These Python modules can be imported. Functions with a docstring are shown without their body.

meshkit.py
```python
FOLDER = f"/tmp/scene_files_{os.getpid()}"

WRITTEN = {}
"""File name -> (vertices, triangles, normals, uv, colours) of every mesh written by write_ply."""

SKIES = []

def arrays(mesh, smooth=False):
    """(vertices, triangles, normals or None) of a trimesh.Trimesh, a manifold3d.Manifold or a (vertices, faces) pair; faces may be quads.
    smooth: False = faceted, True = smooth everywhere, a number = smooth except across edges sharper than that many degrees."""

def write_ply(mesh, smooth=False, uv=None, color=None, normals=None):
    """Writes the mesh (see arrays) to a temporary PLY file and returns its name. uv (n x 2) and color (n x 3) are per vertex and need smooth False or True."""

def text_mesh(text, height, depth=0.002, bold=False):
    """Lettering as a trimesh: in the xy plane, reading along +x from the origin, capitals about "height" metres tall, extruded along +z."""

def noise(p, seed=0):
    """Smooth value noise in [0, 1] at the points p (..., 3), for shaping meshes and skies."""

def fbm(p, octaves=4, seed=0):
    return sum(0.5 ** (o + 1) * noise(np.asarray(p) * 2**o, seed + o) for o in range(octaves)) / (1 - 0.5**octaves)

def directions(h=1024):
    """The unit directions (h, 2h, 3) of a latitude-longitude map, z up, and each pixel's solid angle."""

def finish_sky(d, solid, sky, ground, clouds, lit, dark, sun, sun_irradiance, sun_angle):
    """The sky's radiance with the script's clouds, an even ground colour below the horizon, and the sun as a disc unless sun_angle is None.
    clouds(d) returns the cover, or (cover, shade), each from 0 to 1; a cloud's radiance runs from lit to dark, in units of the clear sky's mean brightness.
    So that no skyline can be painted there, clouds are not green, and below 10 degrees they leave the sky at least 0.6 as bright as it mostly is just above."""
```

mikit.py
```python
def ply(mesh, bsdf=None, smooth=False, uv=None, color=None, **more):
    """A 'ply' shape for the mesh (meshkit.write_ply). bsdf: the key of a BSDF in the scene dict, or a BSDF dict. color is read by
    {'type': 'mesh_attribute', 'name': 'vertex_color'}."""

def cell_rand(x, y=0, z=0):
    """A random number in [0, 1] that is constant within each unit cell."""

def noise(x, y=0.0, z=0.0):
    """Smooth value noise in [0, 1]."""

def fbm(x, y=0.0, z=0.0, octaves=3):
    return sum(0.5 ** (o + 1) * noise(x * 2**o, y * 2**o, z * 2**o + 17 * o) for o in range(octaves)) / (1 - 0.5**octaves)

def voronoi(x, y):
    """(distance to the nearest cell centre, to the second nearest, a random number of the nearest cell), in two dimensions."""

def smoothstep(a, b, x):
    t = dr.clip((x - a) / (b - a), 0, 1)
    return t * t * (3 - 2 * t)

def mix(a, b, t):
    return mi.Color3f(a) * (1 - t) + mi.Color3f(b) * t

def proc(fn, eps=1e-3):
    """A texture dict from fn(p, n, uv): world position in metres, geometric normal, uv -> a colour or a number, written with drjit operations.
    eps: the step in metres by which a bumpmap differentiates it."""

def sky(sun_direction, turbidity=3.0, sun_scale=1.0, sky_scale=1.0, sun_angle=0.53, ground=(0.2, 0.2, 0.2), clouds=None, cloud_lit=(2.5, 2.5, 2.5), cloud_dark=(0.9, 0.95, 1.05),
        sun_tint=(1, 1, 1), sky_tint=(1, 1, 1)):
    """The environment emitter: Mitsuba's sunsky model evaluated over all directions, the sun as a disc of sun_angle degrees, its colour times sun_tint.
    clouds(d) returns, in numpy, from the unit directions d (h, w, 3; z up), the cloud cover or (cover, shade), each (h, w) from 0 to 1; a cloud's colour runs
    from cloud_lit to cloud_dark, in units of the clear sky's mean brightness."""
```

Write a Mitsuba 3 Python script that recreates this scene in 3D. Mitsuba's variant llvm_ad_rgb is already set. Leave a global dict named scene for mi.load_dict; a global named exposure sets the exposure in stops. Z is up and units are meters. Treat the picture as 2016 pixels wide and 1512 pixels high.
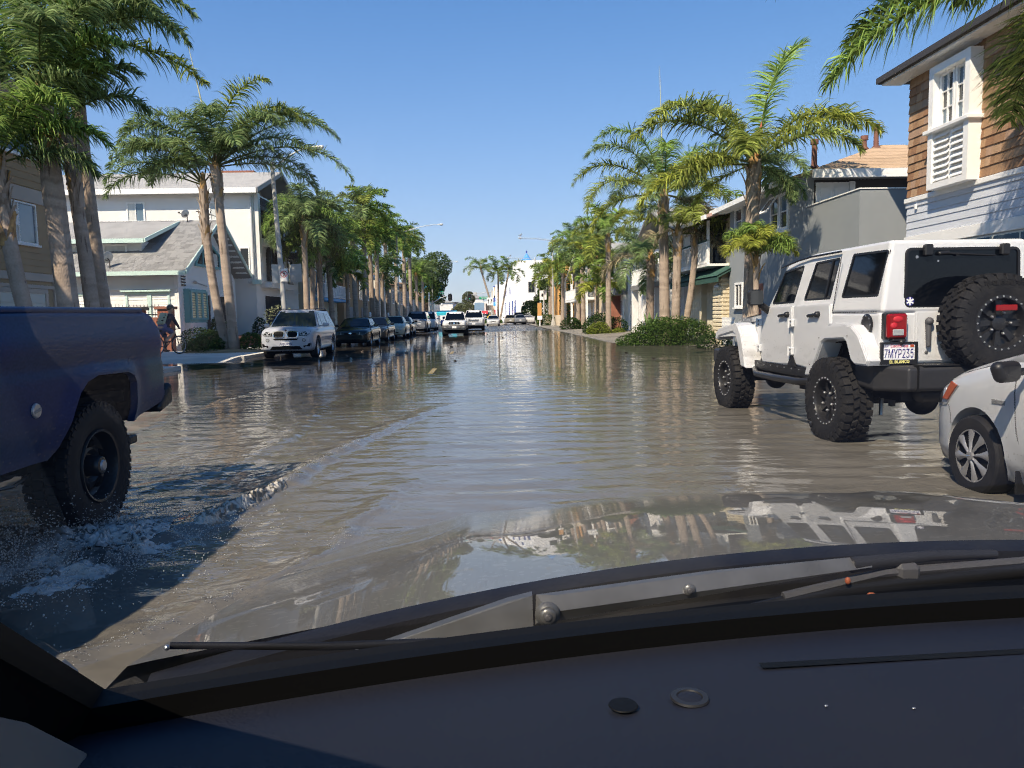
import math, random
import numpy as np, trimesh, manifold3d as m3
import mitsuba as mi, drjit as dr
import mikit, meshkit
from mikit import noise, fbm, smoothstep, mix, cell_rand
from shapely.geometry import Polygon, Point
from shapely.geometry import box as sbox

T = mi.ScalarTransform4f
S, L = {}, {}
scene, labels = S, L
rng = np.random.default_rng(7)
random.seed(7)

# ---------------------------------------------------------------- camera, sky, exposure
EYE = 1.35                       # eye height above the flood water (z = 0)
S['camera'] = {'type': 'perspective', 'fov': 67.38, 'fov_axis': 'x', 'near_clip': 0.05, 'far_clip': 6000.0,
               'to_world': T().look_at(origin=[0, 0, EYE], target=[0.026568, 0.995696, EYE - 0.088785], up=[0.020935, 0.088243, 0.995879])}
SUN = (-0.42, -0.62, 0.70)
S['sky_light'] = mikit.sky(SUN, turbidity=3.2, sun_scale=1.2, sun_tint=(0.96, 1.0, 1.06), sky_scale=0.98, sky_tint=(0.47, 0.88, 1.20),
                            clouds=lambda d: 0.86 * np.exp(-np.degrees(np.arcsin(np.clip(d[..., 2], 0, 1))) / 9.0), cloud_lit=(2.25, 2.2, 2.15))   # pale haze low all round the horizon
exposure = 2.1

# ---------------------------------------------------------------- materials
def rgb(c):
    return {'type': 'rgb', 'value': [float(x) for x in (c if np.ndim(c) else (c, c, c))]}
def mat(key, c, rough=0.6, metal=0.0, coat=0.0, spec=0.5, two=False, crough=0.03):
    b = {'type': 'principled', 'base_color': c if isinstance(c, dict) else rgb(c), 'roughness': float(rough), 'metallic': float(metal), 'specular': float(spec)}
    if coat: b = {'type': 'roughplastic', 'diffuse_reflectance': b['base_color'], 'alpha': 0.012, 'int_ior': 1.5, 'distribution': 'ggx', 'nonlinear': True}
    if 0: b['clearcoat'] = float(coat); b['clearcoat_gloss'] = 1.0 - crough
    RAW[key] = b; S[key] = {'type': 'twosided', 'bsdf': b}
    return key
RAW = {}
def vary(c, amp=0.12, sc=1.0, c2=None, oct=3, st=(1, 1, 1)):
    """base colour with soft uneven wear"""
    c = np.asarray(c, float); d = np.asarray(c2 if c2 is not None else c * 0.7, float)
    def fn(p, n, uv):
        f = fbm(p.x * sc * st[0], p.y * sc * st[1], p.z * sc * st[2], oct)
        g = noise(p.x * sc * 9 * st[0], p.y * sc * 9 * st[1], p.z * sc * 9 * st[2])
        return mix(c.tolist(), d.tolist(), dr.clip((f - 0.42) * 3.0, 0, 1) * amp * 3 + (g - 0.5) * amp * 0.7)
    return mikit.proc(fn)
def bump(key, inner, fn, scale, eps=1e-3):
    S[key] = {'type': 'bumpmap', 'arbitrary': dict(mikit.proc(fn, eps)), 'scale': float(scale), 'bsdf': RAW.get(inner, S[inner])}
    if inner in RAW: S[key] = {'type': 'twosided', 'bsdf': S[key]}
    return key

VC = {'type': 'mesh_attribute', 'name': 'vertex_color'}
mat('white_stucco', vary((0.74, 0.725, 0.70), 0.10, 0.7, c2=(0.56, 0.545, 0.51)), 0.9, spec=.2)
mat('cream_stucco', vary((0.62, 0.56, 0.42), 0.1, 0.7), 0.9, spec=.2)
mat('grey_stucco0', vary((0.25, 0.272, 0.285), 0.12, 0.6, c2=(.20, .22, .23)), 0.85, spec=.2)
bump('grey_stucco', 'grey_stucco0', lambda p, n, uv: fbm(p.x * 40, p.y * 40, p.z * 40, 2), 0.004, 4e-3)
mat('orange_stucco', vary((0.60, 0.33, 0.12), 0.1, 0.6), 0.9, spec=.2)
mat('tan_stucco', vary((0.50, 0.42, 0.31), 0.1, 0.6), 0.9, spec=.2)
mat('pale_stucco', vary((0.68, 0.65, 0.56), 0.08, 0.6), 0.9, spec=.2)
mat('shade_grey', vary((0.33, 0.32, 0.31), 0.1, 0.6), 0.9, spec=.2)
mat('mission_white', (0.80, 0.80, 0.79), 0.9, spec=.2)
mat('white_paint', vary((0.78, 0.78, 0.76), 0.05, 1.5, c2=(.62, .61, .57)), 0.55)
mat('clap_white', vary((0.72, 0.735, 0.72), 0.07, 1.0, c2=(.58, .58, .55)), 0.6)
mat('mint_trim', (0.50, 0.66, 0.61), 0.5)
mat('teal_trim', (0.13, 0.36, 0.39), 0.5)
mat('grey_trim', (0.20, 0.20, 0.20), 0.6)
mat('dark_trim', (0.05, 0.045, 0.042), 0.6)
mat('green_awning', vary((0.028, 0.075, 0.060), 0.1, 1.0), 0.7)
mat('slate_siding', vary((0.55, 0.58, 0.63), 0.06, 0.8), 0.55)
mat('tan_siding', vary((0.36, 0.25, 0.14), 0.12, 0.9), 0.75)
mat('beige_trim', vary((0.47, 0.40, 0.33), 0.1, 0.9), 0.7)
for i, c in enumerate([(0.36, 0.225, 0.13), (0.30, 0.18, 0.105), (0.40, 0.265, 0.165), (0.27, 0.15, 0.085), (0.36, 0.24, 0.165)]):
    mat('cedar%d' % i, vary(c, 0.22, 2.2, st=(3, 3, .5)), 0.8, spec=.2)
mat('roof_grey', vary((0.28, 0.28, 0.278), 0.16, 1.5), 0.95, spec=.1)
mat('roof_grey_b', vary((0.225, 0.225, 0.225), 0.16, 1.5), 0.95, spec=.1)
mat('roof_tan', vary((0.36, 0.262, 0.178), 0.25, 1.3, c2=(.25, .18, .12)), 0.95, spec=.1)
mat('roof_brown', vary((0.24, 0.17, 0.13), 0.2, 1.3), 0.95, spec=.1)
mat('roof_pink', vary((0.44, 0.30, 0.26), 0.2, 1.3), 0.95, spec=.1)
mat('dark_roof', (0.06, 0.055, 0.05), 0.9)
mat('brick', vary((0.29, 0.125, 0.085), 0.25, 3.0), 0.9, spec=.2)
mat('brick_b', vary((0.30, 0.10, 0.065), 0.25, 3.0), 0.9, spec=.2)
mat('mortar', (0.42, 0.38, 0.34), 0.95)
mat('cream_block', vary((0.66, 0.58, 0.42), 0.1, 1.2), 0.9, spec=.2)
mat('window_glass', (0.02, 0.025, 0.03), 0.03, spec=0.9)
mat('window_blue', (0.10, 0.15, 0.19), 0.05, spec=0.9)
mat('curtain', vary((0.55, 0.57, 0.55), 0.15, 3.0, st=(4, 4, .3)), 0.4)
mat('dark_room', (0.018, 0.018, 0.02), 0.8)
mat('pipe_rust', vary((0.19, 0.085, 0.06), 0.2, 4.0), 0.8)
mat('galv', (0.52, 0.53, 0.53), 0.45, 0.3)
mat('pole_grey', vary((0.42, 0.42, 0.40), 0.1, 2.0), 0.6)
mat('iron', (0.02, 0.02, 0.022), 0.5)
mat('concrete', vary((0.44, 0.42, 0.385), 0.2, 0.9, c2=(.30, .285, .26)), 0.9, spec=.2)
mat('wet_concrete', vary((0.20, 0.185, 0.16), 0.25, 0.9, c2=(.12, .11, .095)), 0.5, spec=.4)
mat('soil', vary((0.28, 0.20, 0.12), 0.2, 2.0), 0.95, spec=.1)
mat('earth_ground', vary((0.22, 0.20, 0.16), 0.2, 0.05), 0.95, spec=.1)
mat('hill_green', vary((0.09, 0.11, 0.075), 0.2, 0.02), 0.95, spec=.1)
mat('blue_cupola', (0.10, 0.30, 0.62), 0.45)
mat('blue_trim', (0.05, 0.09, 0.33), 0.5)
mat('sky_blue_paint', (0.06, 0.33, 0.62), 0.5)
mat('turquoise', (0.03, 0.40, 0.52), 0.5); mat('mural_blue', (0.17, 0.27, 0.38), 0.7)
mat('red_awning', (0.42, 0.03, 0.045), 0.6)
mat('sign_green', (0.0, 0.24, 0.13), 0.4)
mat('sign_white', (0.80, 0.80, 0.80), 0.4)
mat('sign_black', (0.012, 0.012, 0.012), 0.4)
mat('sign_red', (0.50, 0.02, 0.03), 0.4)
mat('sign_yellow', (0.80, 0.52, 0.01), 0.35)
mat('signal_green', (0.02, 0.35, 0.2), 0.3)
mat('sign_back', (0.45, 0.46, 0.46), 0.4, 0.5)
# vehicles
def dirty(c, z0, z1, mud=(0.22, 0.185, 0.14)):
    def fn(p, n, uv):
        s = smoothstep(.45, .75, fbm(p.x * 6, p.y * 6, p.z * 9, 3)) * smoothstep(z1, z0, p.z); k = smoothstep(.80, .86, noise(p.x * 55, p.y * 55, p.z * 55)) * smoothstep(z1 + .15, z0, p.z)
        return mix(mix(c, mud, s * .45 + k * .5), (np.array(c) * .93).tolist(), fbm(p.x * 2, p.y * 2, p.z * 2, 2))
    return mikit.proc(fn)
mat('jeep_white', dirty((0.83, 0.835, 0.84), .70, 1.05), 0.35, coat=1.0)
mat('hatch_silver', dirty((0.74, 0.75, 0.76), .10, .55), 0.33, coat=1.0)
mat('white_car', (0.82, 0.825, 0.83), 0.35, coat=1.0)
mat('pearl_white', (0.62, 0.64, 0.68), 0.30, coat=1.0)
mat('silver_car', (0.74, 0.75, 0.76), 0.33, 0.35, coat=1.0)
mat('silver_suv', (0.33, 0.35, 0.39), 0.33, 0.5, coat=1.0)
mat('green_car', (0.012, 0.028, 0.032), 0.3, 0.1, coat=1.0)
mat('navy_car', (0.035, 0.045, 0.06), 0.3, 0.1, coat=1.0)
mat('cream_car', (0.70, 0.68, 0.58), 0.35, coat=1.0)
mat('black_car', (0.012, 0.012, 0.014), 0.3, coat=1.0)
mat('beige_car', (0.42, 0.40, 0.35), 0.33, 0.3, coat=1.0)
mat('cladding', (0.075, 0.075, 0.08), 0.55)
mat('black_plastic', (0.011, 0.011, 0.012), 0.45)
mat('bumper_black', vary((0.026, 0.026, 0.028), 0.15, 6.0), 0.5)
mat('wheel_well', (0.008, 0.008, 0.008), 0.95, spec=.1)
mat('rubber', vary((0.011, 0.011, 0.012), 0.2, 8.0, c2=(.026, .024, .022)), 0.7, spec=.3)
mat('rim_black', (0.015, 0.015, 0.016), 0.35)
mat('rim_silver', (0.55, 0.56, 0.57), 0.35, 0.7)
mat('hubcap', (0.36, 0.36, 0.37), 0.38, 0.6)
mat('chrome', (0.75, 0.76, 0.77), 0.12, 1.0)
mat('steel', (0.50, 0.50, 0.50), 0.35, 0.9)
mat('car_glass', (0.003, 0.004, 0.006), 0.02, spec=0.36)
mat('car_glass_blue', (0.02, 0.03, 0.045), 0.02, spec=0.95)
mat('lamp_clear', (0.55, 0.57, 0.58), 0.12, 0.35, coat=1.0)
mat('lamp_dark', (0.10, 0.11, 0.12), 0.12, 0.4, coat=1.0)
mat('lamp_red', (0.42, 0.015, 0.02), 0.15, coat=1.0)
mat('lamp_orange', (0.62, 0.16, 0.05), 0.2, coat=1.0)
mat('plate_white', (0.76, 0.76, 0.77), 0.4)
mat('plate_blue', (0.03, 0.03, 0.16), 0.4)
mat('plate_script', (0.50, 0.05, 0.09), 0.4)
mat('badge_grey', (0.35, 0.36, 0.38), 0.3, 0.6)
mat('pale_yellow', (0.70, 0.64, 0.35), 0.4)
mat('lemon', (0.85, 0.80, 0.30), 0.4)
# people and such
mat('skin', (0.50, 0.29, 0.19), 0.6)
mat('navy_cloth', (0.03, 0.03, 0.055), 0.9, spec=.1)
mat('slate_cloth', (0.10, 0.10, 0.20), 0.9, spec=.1)
mat('pack_cloth', (0.40, 0.42, 0.30), 0.9, spec=.1)
mat('black_cloth', (0.015, 0.015, 0.016), 0.9, spec=.1)
mat('helmet_shell', (0.03, 0.03, 0.032), 0.3)
# vegetation
def leafmat(key, col, trans=0.35, rough=0.45, spec=.5):
    S[key] = {'type': 'principledthin', 'base_color': col if isinstance(col, dict) else rgb(col), 'roughness': rough, 'diff_trans': trans * 2, 'eta': 1.4}
leafmat('frond_leaf', VC, 0.42, 0.36)
leafmat('bush_leaf', VC, 0.25, 0.4)
def trunk_fn(p, n, uv):
    w = fbm(p.x * 5, p.y * 5, p.z * 1.5, 2)
    ring = noise(p.z * 11 + w * 2.2, p.x * .7, p.y * .7)
    fine = noise(p.x * 40, p.y * 40, p.z * 26)
    crack = smoothstep(0.80, 0.9, noise(p.x * 26, p.y * 26, p.z * 1.2))
    c = mix((0.235, 0.185, 0.145), (0.44, 0.36, 0.29), dr.clip(ring * 0.75 + fine * 0.35 - .05, 0, 1))
    return mix(c, (0.10, 0.075, 0.058), crack * 0.8)
mat('trunk0', mikit.proc(trunk_fn), 0.9, spec=.15)
bump('palm_bark', 'trunk0', lambda p, n, uv: noise(p.z * 11 + fbm(p.x * 5, p.y * 5, p.z * 1.5, 2) * 2.2, p.x * .7, p.y * .7) + .5 * noise(p.x * 40, p.y * 40, p.z * 26), 0.022, 4e-3)
mat('palm_boot', vary((0.40, 0.33, 0.265), 0.3, 4.0, c2=(.20, .145, .10), st=(4, 4, .6)), 0.9, spec=.15)
mat('palm_fibre', vary((0.46, 0.29, 0.12), 0.3, 5.0, c2=(.20, .12, .06), st=(2, 2, 1)), 0.9, spec=.15)
mat('rachis', (0.22, 0.24, 0.09), 0.5)
mat('spathe_red', (0.36, 0.10, 0.045), 0.6)
mat('spear_grey', (0.40, 0.40, 0.28), 0.7)
mat('bark', vary((0.13, 0.10, 0.08), 0.2, 3.0), 0.95, spec=.1)
leafmat('agave_leaf', (0.26, 0.40, 0.16), 0.25)

# ---------------------------------------------------------------- mesh helpers
cat = trimesh.util.concatenate
def tm(v, f):
    f = np.asarray(f)
    if f.shape[1] == 4: f = np.vstack([f[:, [0, 1, 2]], f[:, [0, 2, 3]]])
    return trimesh.Trimesh(np.asarray(v, float), f, process=False)
def fromM(m):
    q = m.to_mesh(); return trimesh.Trimesh(np.asarray(q.vert_properties)[:, :3], np.asarray(q.tri_verts), process=False)
def toM(t):
    t = trimesh.Trimesh(t.vertices, t.faces); t.merge_vertices()
    return m3.Manifold(m3.Mesh(np.asarray(t.vertices, np.float32), np.asarray(t.faces, np.uint32)))
def hull(pts):
    return m3.Manifold.hull_points(np.asarray(pts, float))
def box(x0, x1, y0, y1, z0, z1, b=0.0):
    x0, x1 = min(x0, x1), max(x0, x1); y0, y1 = min(y0, y1), max(y0, y1); z0, z1 = min(z0, z1), max(z0, z1)
    if b <= 0:
        m = trimesh.creation.box((x1 - x0, y1 - y0, z1 - z0)); m.apply_translation(((x0 + x1) / 2, (y0 + y1) / 2, (z0 + z1) / 2)); return m
    return fromM(hull(boxpts(x0, x1, y0, y1, z0, z1, b)))
def boxpts(x0, x1, y0, y1, z0, z1, b):
    P = []
    for X, sx in ((x0, 1), (x1, -1)):
        for Y, sy in ((y0, 1), (y1, -1)):
            for Z, sz in ((z0, 1), (z1, -1)):
                P += [(X + sx * b, Y + sy * b, Z), (X + sx * b, Y, Z + sz * b), (X, Y + sy * b, Z + sz * b)]
    return P
_sph = {}
def sph(r, n=2):
    if n not in _sph: _sph[n] = trimesh.creation.icosphere(n)
    m = _sph[n].copy(); m.apply_scale(r); return m
def ell(c, r, n=2):
    m = sph(1.0, n); m.apply_scale(r); m.apply_translation(c); return m
def rhull(pts, r, n=1):
    """hull of spheres: a rounded solid through the points"""
    s = sph(1.0, n).vertices; r = np.broadcast_to(np.asarray(r, float), (len(pts),))
    return hull(np.vstack([np.asarray(p) + s * q for p, q in zip(pts, r)]))
def tube(pts, r, n=8, cap=True):
    p = np.asarray(pts, float); r = np.broadcast_to(np.asarray(r, float), (len(p),))
    t = np.gradient(p, axis=0); t /= np.linalg.norm(t, axis=1, keepdims=True) + 1e-12
    up = np.array([0, 0, 1.0]) if abs(t[0, 2]) < .9 else np.array([1.0, 0, 0])
    a = np.cross(t, up); a /= np.linalg.norm(a, axis=1, keepdims=True) + 1e-12
    b = np.cross(t, a); an = np.arange(n) * 2 * np.pi / n
    v = p[:, None] + r[:, None, None] * (np.cos(an)[None, :, None] * a[:, None] + np.sin(an)[None, :, None] * b[:, None])
    m = len(p); i, j = np.meshgrid(np.arange(m - 1), np.arange(n), indexing='ij')
    q = np.stack([i * n + j, i * n + (j + 1) % n, (i + 1) * n + (j + 1) % n, (i + 1) * n + j], -1).reshape(-1, 4)
    V = v.reshape(-1, 3); F = np.vstack([q[:, [0, 1, 2]], q[:, [0, 2, 3]]])
    if cap:
        V = np.vstack([V, p[:1], p[-1:]]); k = np.arange(n); o = m * n
        F = np.vstack([F, np.stack([k * 0 + o, (k + 1) % n, k], 1), np.stack([k * 0 + o + 1, (m - 1) * n + k, (m - 1) * n + (k + 1) % n], 1)])
    return tm(V, F)
def lathe(prof, n=24, axis='z'):
    prof = np.asarray(prof, float); an = np.arange(n) * 2 * np.pi / n
    v = np.stack([prof[:, None, 0] * np.cos(an), prof[:, None, 0] * np.sin(an), np.repeat(prof[:, 1:2], n, 1)], -1)
    m = len(prof); i, j = np.meshgrid(np.arange(m - 1), np.arange(n), indexing='ij')
    q = np.stack([i * n + j, i * n + (j + 1) % n, (i + 1) * n + (j + 1) % n, (i + 1) * n + j], -1).reshape(-1, 4)
    t = tm(v.reshape(-1, 3), q)
    if axis == 'x': t.vertices = t.vertices[:, [2, 0, 1]]
    if axis == 'y': t.vertices = t.vertices[:, [1, 2, 0]]
    return t
def prism(poly, d0, d1, plane='yz'):
    """shapely polygon extruded: plane 'yz' along x, 'xz' along y, 'xy' along z"""
    if not hasattr(poly, 'exterior'): poly = Polygon(poly)
    m = trimesh.creation.extrude_polygon(poly, abs(d1 - d0), engine='earcut'); m.apply_translation((0, 0, min(d0, d1)))
    if plane == 'yz': m.vertices = m.vertices[:, [2, 0, 1]]
    if plane == 'xz': m.vertices = m.vertices[:, [0, 2, 1]]; m.invert()
    return m
def slab(pts, th=0.01, rnd=0.0, inset=0.0, lift=0.0, hole=None):
    """flat panel through planar 3-D points; its normal is the right-hand side of the loop; 'th' thick towards the normal, starting at 'lift'"""
    p = np.asarray(pts, float); o = p.mean(0)
    nrm = sum(np.cross(p[i] - o, p[(i + 1) % len(p)] - o) for i in range(len(p))); nrm /= np.linalg.norm(nrm)
    a = p[1] - p[0]; a -= nrm * (a @ nrm); a /= np.linalg.norm(a); b = np.cross(nrm, a)
    g = Polygon([((q - o) @ a, (q - o) @ b) for q in p])
    if inset: g = g.buffer(-inset, join_style=2)
    if rnd: g = g.buffer(-rnd).buffer(rnd, quad_segs=4)
    if hole: g = g.difference(g.buffer(-hole, join_style=2 if not rnd else 1, quad_segs=4))
    m = trimesh.creation.extrude_polygon(g, th, engine='earcut')
    m.vertices = o + m.vertices[:, :1] * a + m.vertices[:, 1:2] * b + (m.vertices[:, 2:3] + lift) * nrm
    return m
def text(s, h, o, ax, up, depth=0.004, bold=False, center=True, maxw=None):
    m = meshkit.text_mesh(s, h, depth, bold); ax = np.asarray(ax, float); up = np.asarray(up, float)
    ax = ax / np.linalg.norm(ax); up = up / np.linalg.norm(up)
    if maxw and np.ptp(m.bounds[:, 0]) > maxw: m.vertices[:, 0] *= maxw / np.ptp(m.bounds[:, 0])
    if center: m.apply_translation((-m.bounds[:, 0].mean(), 0, 0))
    m.vertices = np.asarray(o) + m.vertices[:, :1] * ax + m.vertices[:, 1:2] * up + m.vertices[:, 2:3] * np.cross(ax, up)
    return m
def mv(m, x=0, y=0, z=0, rz=0.0, s=1.0):
    m = m.copy()
    if s != 1.0: m.apply_scale(s)
    if rz: m.apply_transform(trimesh.transformations.rotation_matrix(rz, (0, 0, 1)))
    m.apply_translation((x, y, z)); return m
def mirx(m):
    m = m.copy(); m.vertices[:, 0] *= -1; m.invert(); return m

# ---------------------------------------------------------------- things and parts
def P(mesh, m, smooth=False, **k):
    return mikit.ply(mesh, m, smooth, **k)
def key_for(k):
    if k not in S and k not in L and k not in USED: USED.add(k); return k
    i = NEXT.get(k, 1)
    while '%s_%03d' % (k, i) in USED: i += 1
    NEXT[k] = i + 1
    k = '%s_%03d' % (k, i); USED.add(k); return k
USED, NEXT = set(), {}
class Part:
    def __init__(s, key, M): s.key, s.M = key, M
    def add(s, name, mesh, m=None, smooth=False, M=None, label=None, kind=None, **k):
        key = key_for(s.key + '__' + name)
        d = dict(mesh) if isinstance(mesh, dict) else P(mesh, m, smooth, **k)
        X = s.M if M is None else (M if s.M is None else s.M @ M)
        if X is not None: d['to_world'] = X
        S[key] = d
        e = {}
        if label: e['label'] = label
        if kind: e['kind'] = kind
        if e: L[key] = e
        return Part(key, s.M)
    def group(s, name, label=None):
        """a part that is only the holder of its own pieces"""
        return Part(key_for(s.key + '__' + name), s.M)
class Thing(Part):
    def __init__(s, name, label, category, M=None, group=None, kind=None):
        super().__init__(key_for(name), M)
        e = {'label': label}
        if category: e['category'] = category
        if group: e['group'] = group
        if kind: e['kind'] = kind
        L[s.key] = e
def solo(name, mesh, m, label, category=None, smooth=False, kind=None, group=None, **k):
    key = key_for(name); S[key] = P(mesh, m, smooth, **k); e = {'label': label}
    if category: e['category'] = category
    if kind: e['kind'] = kind
    if group: e['group'] = group
    L[key] = e; return Part(key, None)
def at(x, y, z=0, rz=0.0, s=1.0):
    return T().translate([float(x), float(y), float(z)]).rotate([0, 0, 1], math.degrees(rz)).scale(float(s))
# ---------------------------------------------------------------- ground, road, flood water
def nz(x, y, s=1.0, o=3, seed=0):
    return meshkit.fbm(np.stack([np.asarray(x, float) * s, np.asarray(y, float) * s, np.zeros(np.shape(x)) + 3.3], -1), o, seed)
def gridmesh(xs, ys, zf):
    X, Y = np.meshgrid(xs, ys); Z = zf(X, Y); n, m = X.shape
    i, j = np.meshgrid(np.arange(n - 1), np.arange(m - 1), indexing='ij')
    q = np.stack([i * m + j, i * m + j + 1, (i + 1) * m + j + 1, (i + 1) * m + j], -1).reshape(-1, 4)
    return tm(np.stack([X, Y, Z], -1).reshape(-1, 3), q)
def sst(a, b, x):
    t = np.clip((x - a) / (b - a), 0, 1); return t * t * (3 - 2 * t)

g = tm([(-4000, -400, -.35), (4000, -400, -.35), (4000, 5000, -.35), (-4000, 5000, -.35)], [[0, 1, 2, 3]])
solo('ground', g, 'earth_ground', 'bare earth and lots behind the houses', kind='structure')

def road_z(X, Y):
    n = nz(X, Y * .35, .5, 3, 4) - .5
    z = -.06 + .066 * sst(40, 74, Y) + .05 * n * sst(36, 60, Y) + .012 * sst(60, 100, Y)
    left = sst(-3.0, -6.5, X) * sst(20, 27, Y)
    return z + left * (.052 + .05 * n) * (1 - sst(40, 74, Y)) - .30 * sst(5.5, 5.7, X)
def road_fn(p, n, uv):
    f = fbm(p.x * 1.3, p.y * .35, 0, 3); g = noise(p.x * 40, p.y * 40)
    wet = smoothstep(.38, .62, fbm(p.x * .6 + 9, p.y * .22, 0, 3))
    c = mix((0.075, 0.072, 0.07), (0.035, 0.034, 0.034), wet) * (0.75 + 0.5 * g)
    return mix(c, (0.12, 0.105, 0.085), smoothstep(.55, .75, f) * .5)
S['road_surface0'] = {'type': 'roughplastic', 'diffuse_reflectance': mikit.proc(road_fn), 'alpha': 0.07, 'int_ior': 1.33, 'distribution': 'ggx'}
bump('road_surface', 'road_surface0', lambda p, n, uv: fbm(p.x * 2.2, p.y * .9, 0, 2) + .12 * noise(p.x * 30, p.y * 30), 0.006, 6e-3)
rx = np.concatenate([np.linspace(-48, -9, 40), np.arange(-8.8, 5.9, .25)])
ry = np.concatenate([np.arange(-30, 18, 2.0), np.arange(18, 100, .4), np.linspace(100, 420, 60)])
solo('road', gridmesh(rx, ry, road_z), 'road_surface', 'wet dark asphalt of the wide residential street', smooth=True, kind='structure')
road = Part('road', None)
mat('yellow_paint', (0.24, 0.165, 0.03), 0.35)
for y0 in (18.3, 28.0, 37.5, 47.0, 57, 67, 77, 87):
    zz = .0045 if y0 < 45 else float(road_z(np.array([-1.45]), np.array([y0 + 1]))[0] + .012)
    road.add('lane_marking', tm([(-1.52, y0, zz), (-1.40, y0, zz), (-1.42, y0 + 1.9, zz), (-1.54, y0 + 1.9, zz)], [[0, 1, 2, 3]]), 'yellow_paint')

# flood water: muddy where it is deep, a clear dark film where it is thin
WAKES = [(np.array([(-2.35, 4.15), (-1.98, 4.7), (-1.80, 5.5), (-1.70, 6.4), (-1.62, 7.4), (-1.38, 8.7), (-1.05, 10.2), (-.6, 12)]), .060, .085),
         (np.array([(-1.95, 2.6), (-1.46, 3.35), (-1.07, 4.0), (-.93, 4.7), (-.83, 5.5), (-.70, 6.4)]), .042, .060),
         (np.array([(-2.7, 6.3), (-2.35, 7.2), (-2.3, 9), (-2.6, 12), (-2.2, 16)]), .025, .10),
         (np.array([(-3.9, 6.3), (-4.4, 9), (-4.6, 13), (-4.2, 18)]), .018, .12)]
def polydist(X, Y, pl):
    best = np.full(X.shape, 9e9); side = np.zeros(X.shape); arc = np.zeros(X.shape); acc = 0.0; tot = np.linalg.norm(np.diff(pl, axis=0), axis=1).sum()
    for a, b in zip(pl[:-1], pl[1:]):
        d = b - a; l = np.linalg.norm(d); t = np.clip(((X - a[0]) * d[0] + (Y - a[1]) * d[1]) / l**2, 0, 1)
        ex, ey = X - a[0] - t * d[0], Y - a[1] - t * d[1]; q = np.hypot(ex, ey); m = q < best
        best = np.where(m, q, best); side = np.where(m, np.sign(d[0] * ey - d[1] * ex), side); arc = np.where(m, (acc + t * l) / tot, arc); acc += l
    return best * side, arc
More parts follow.
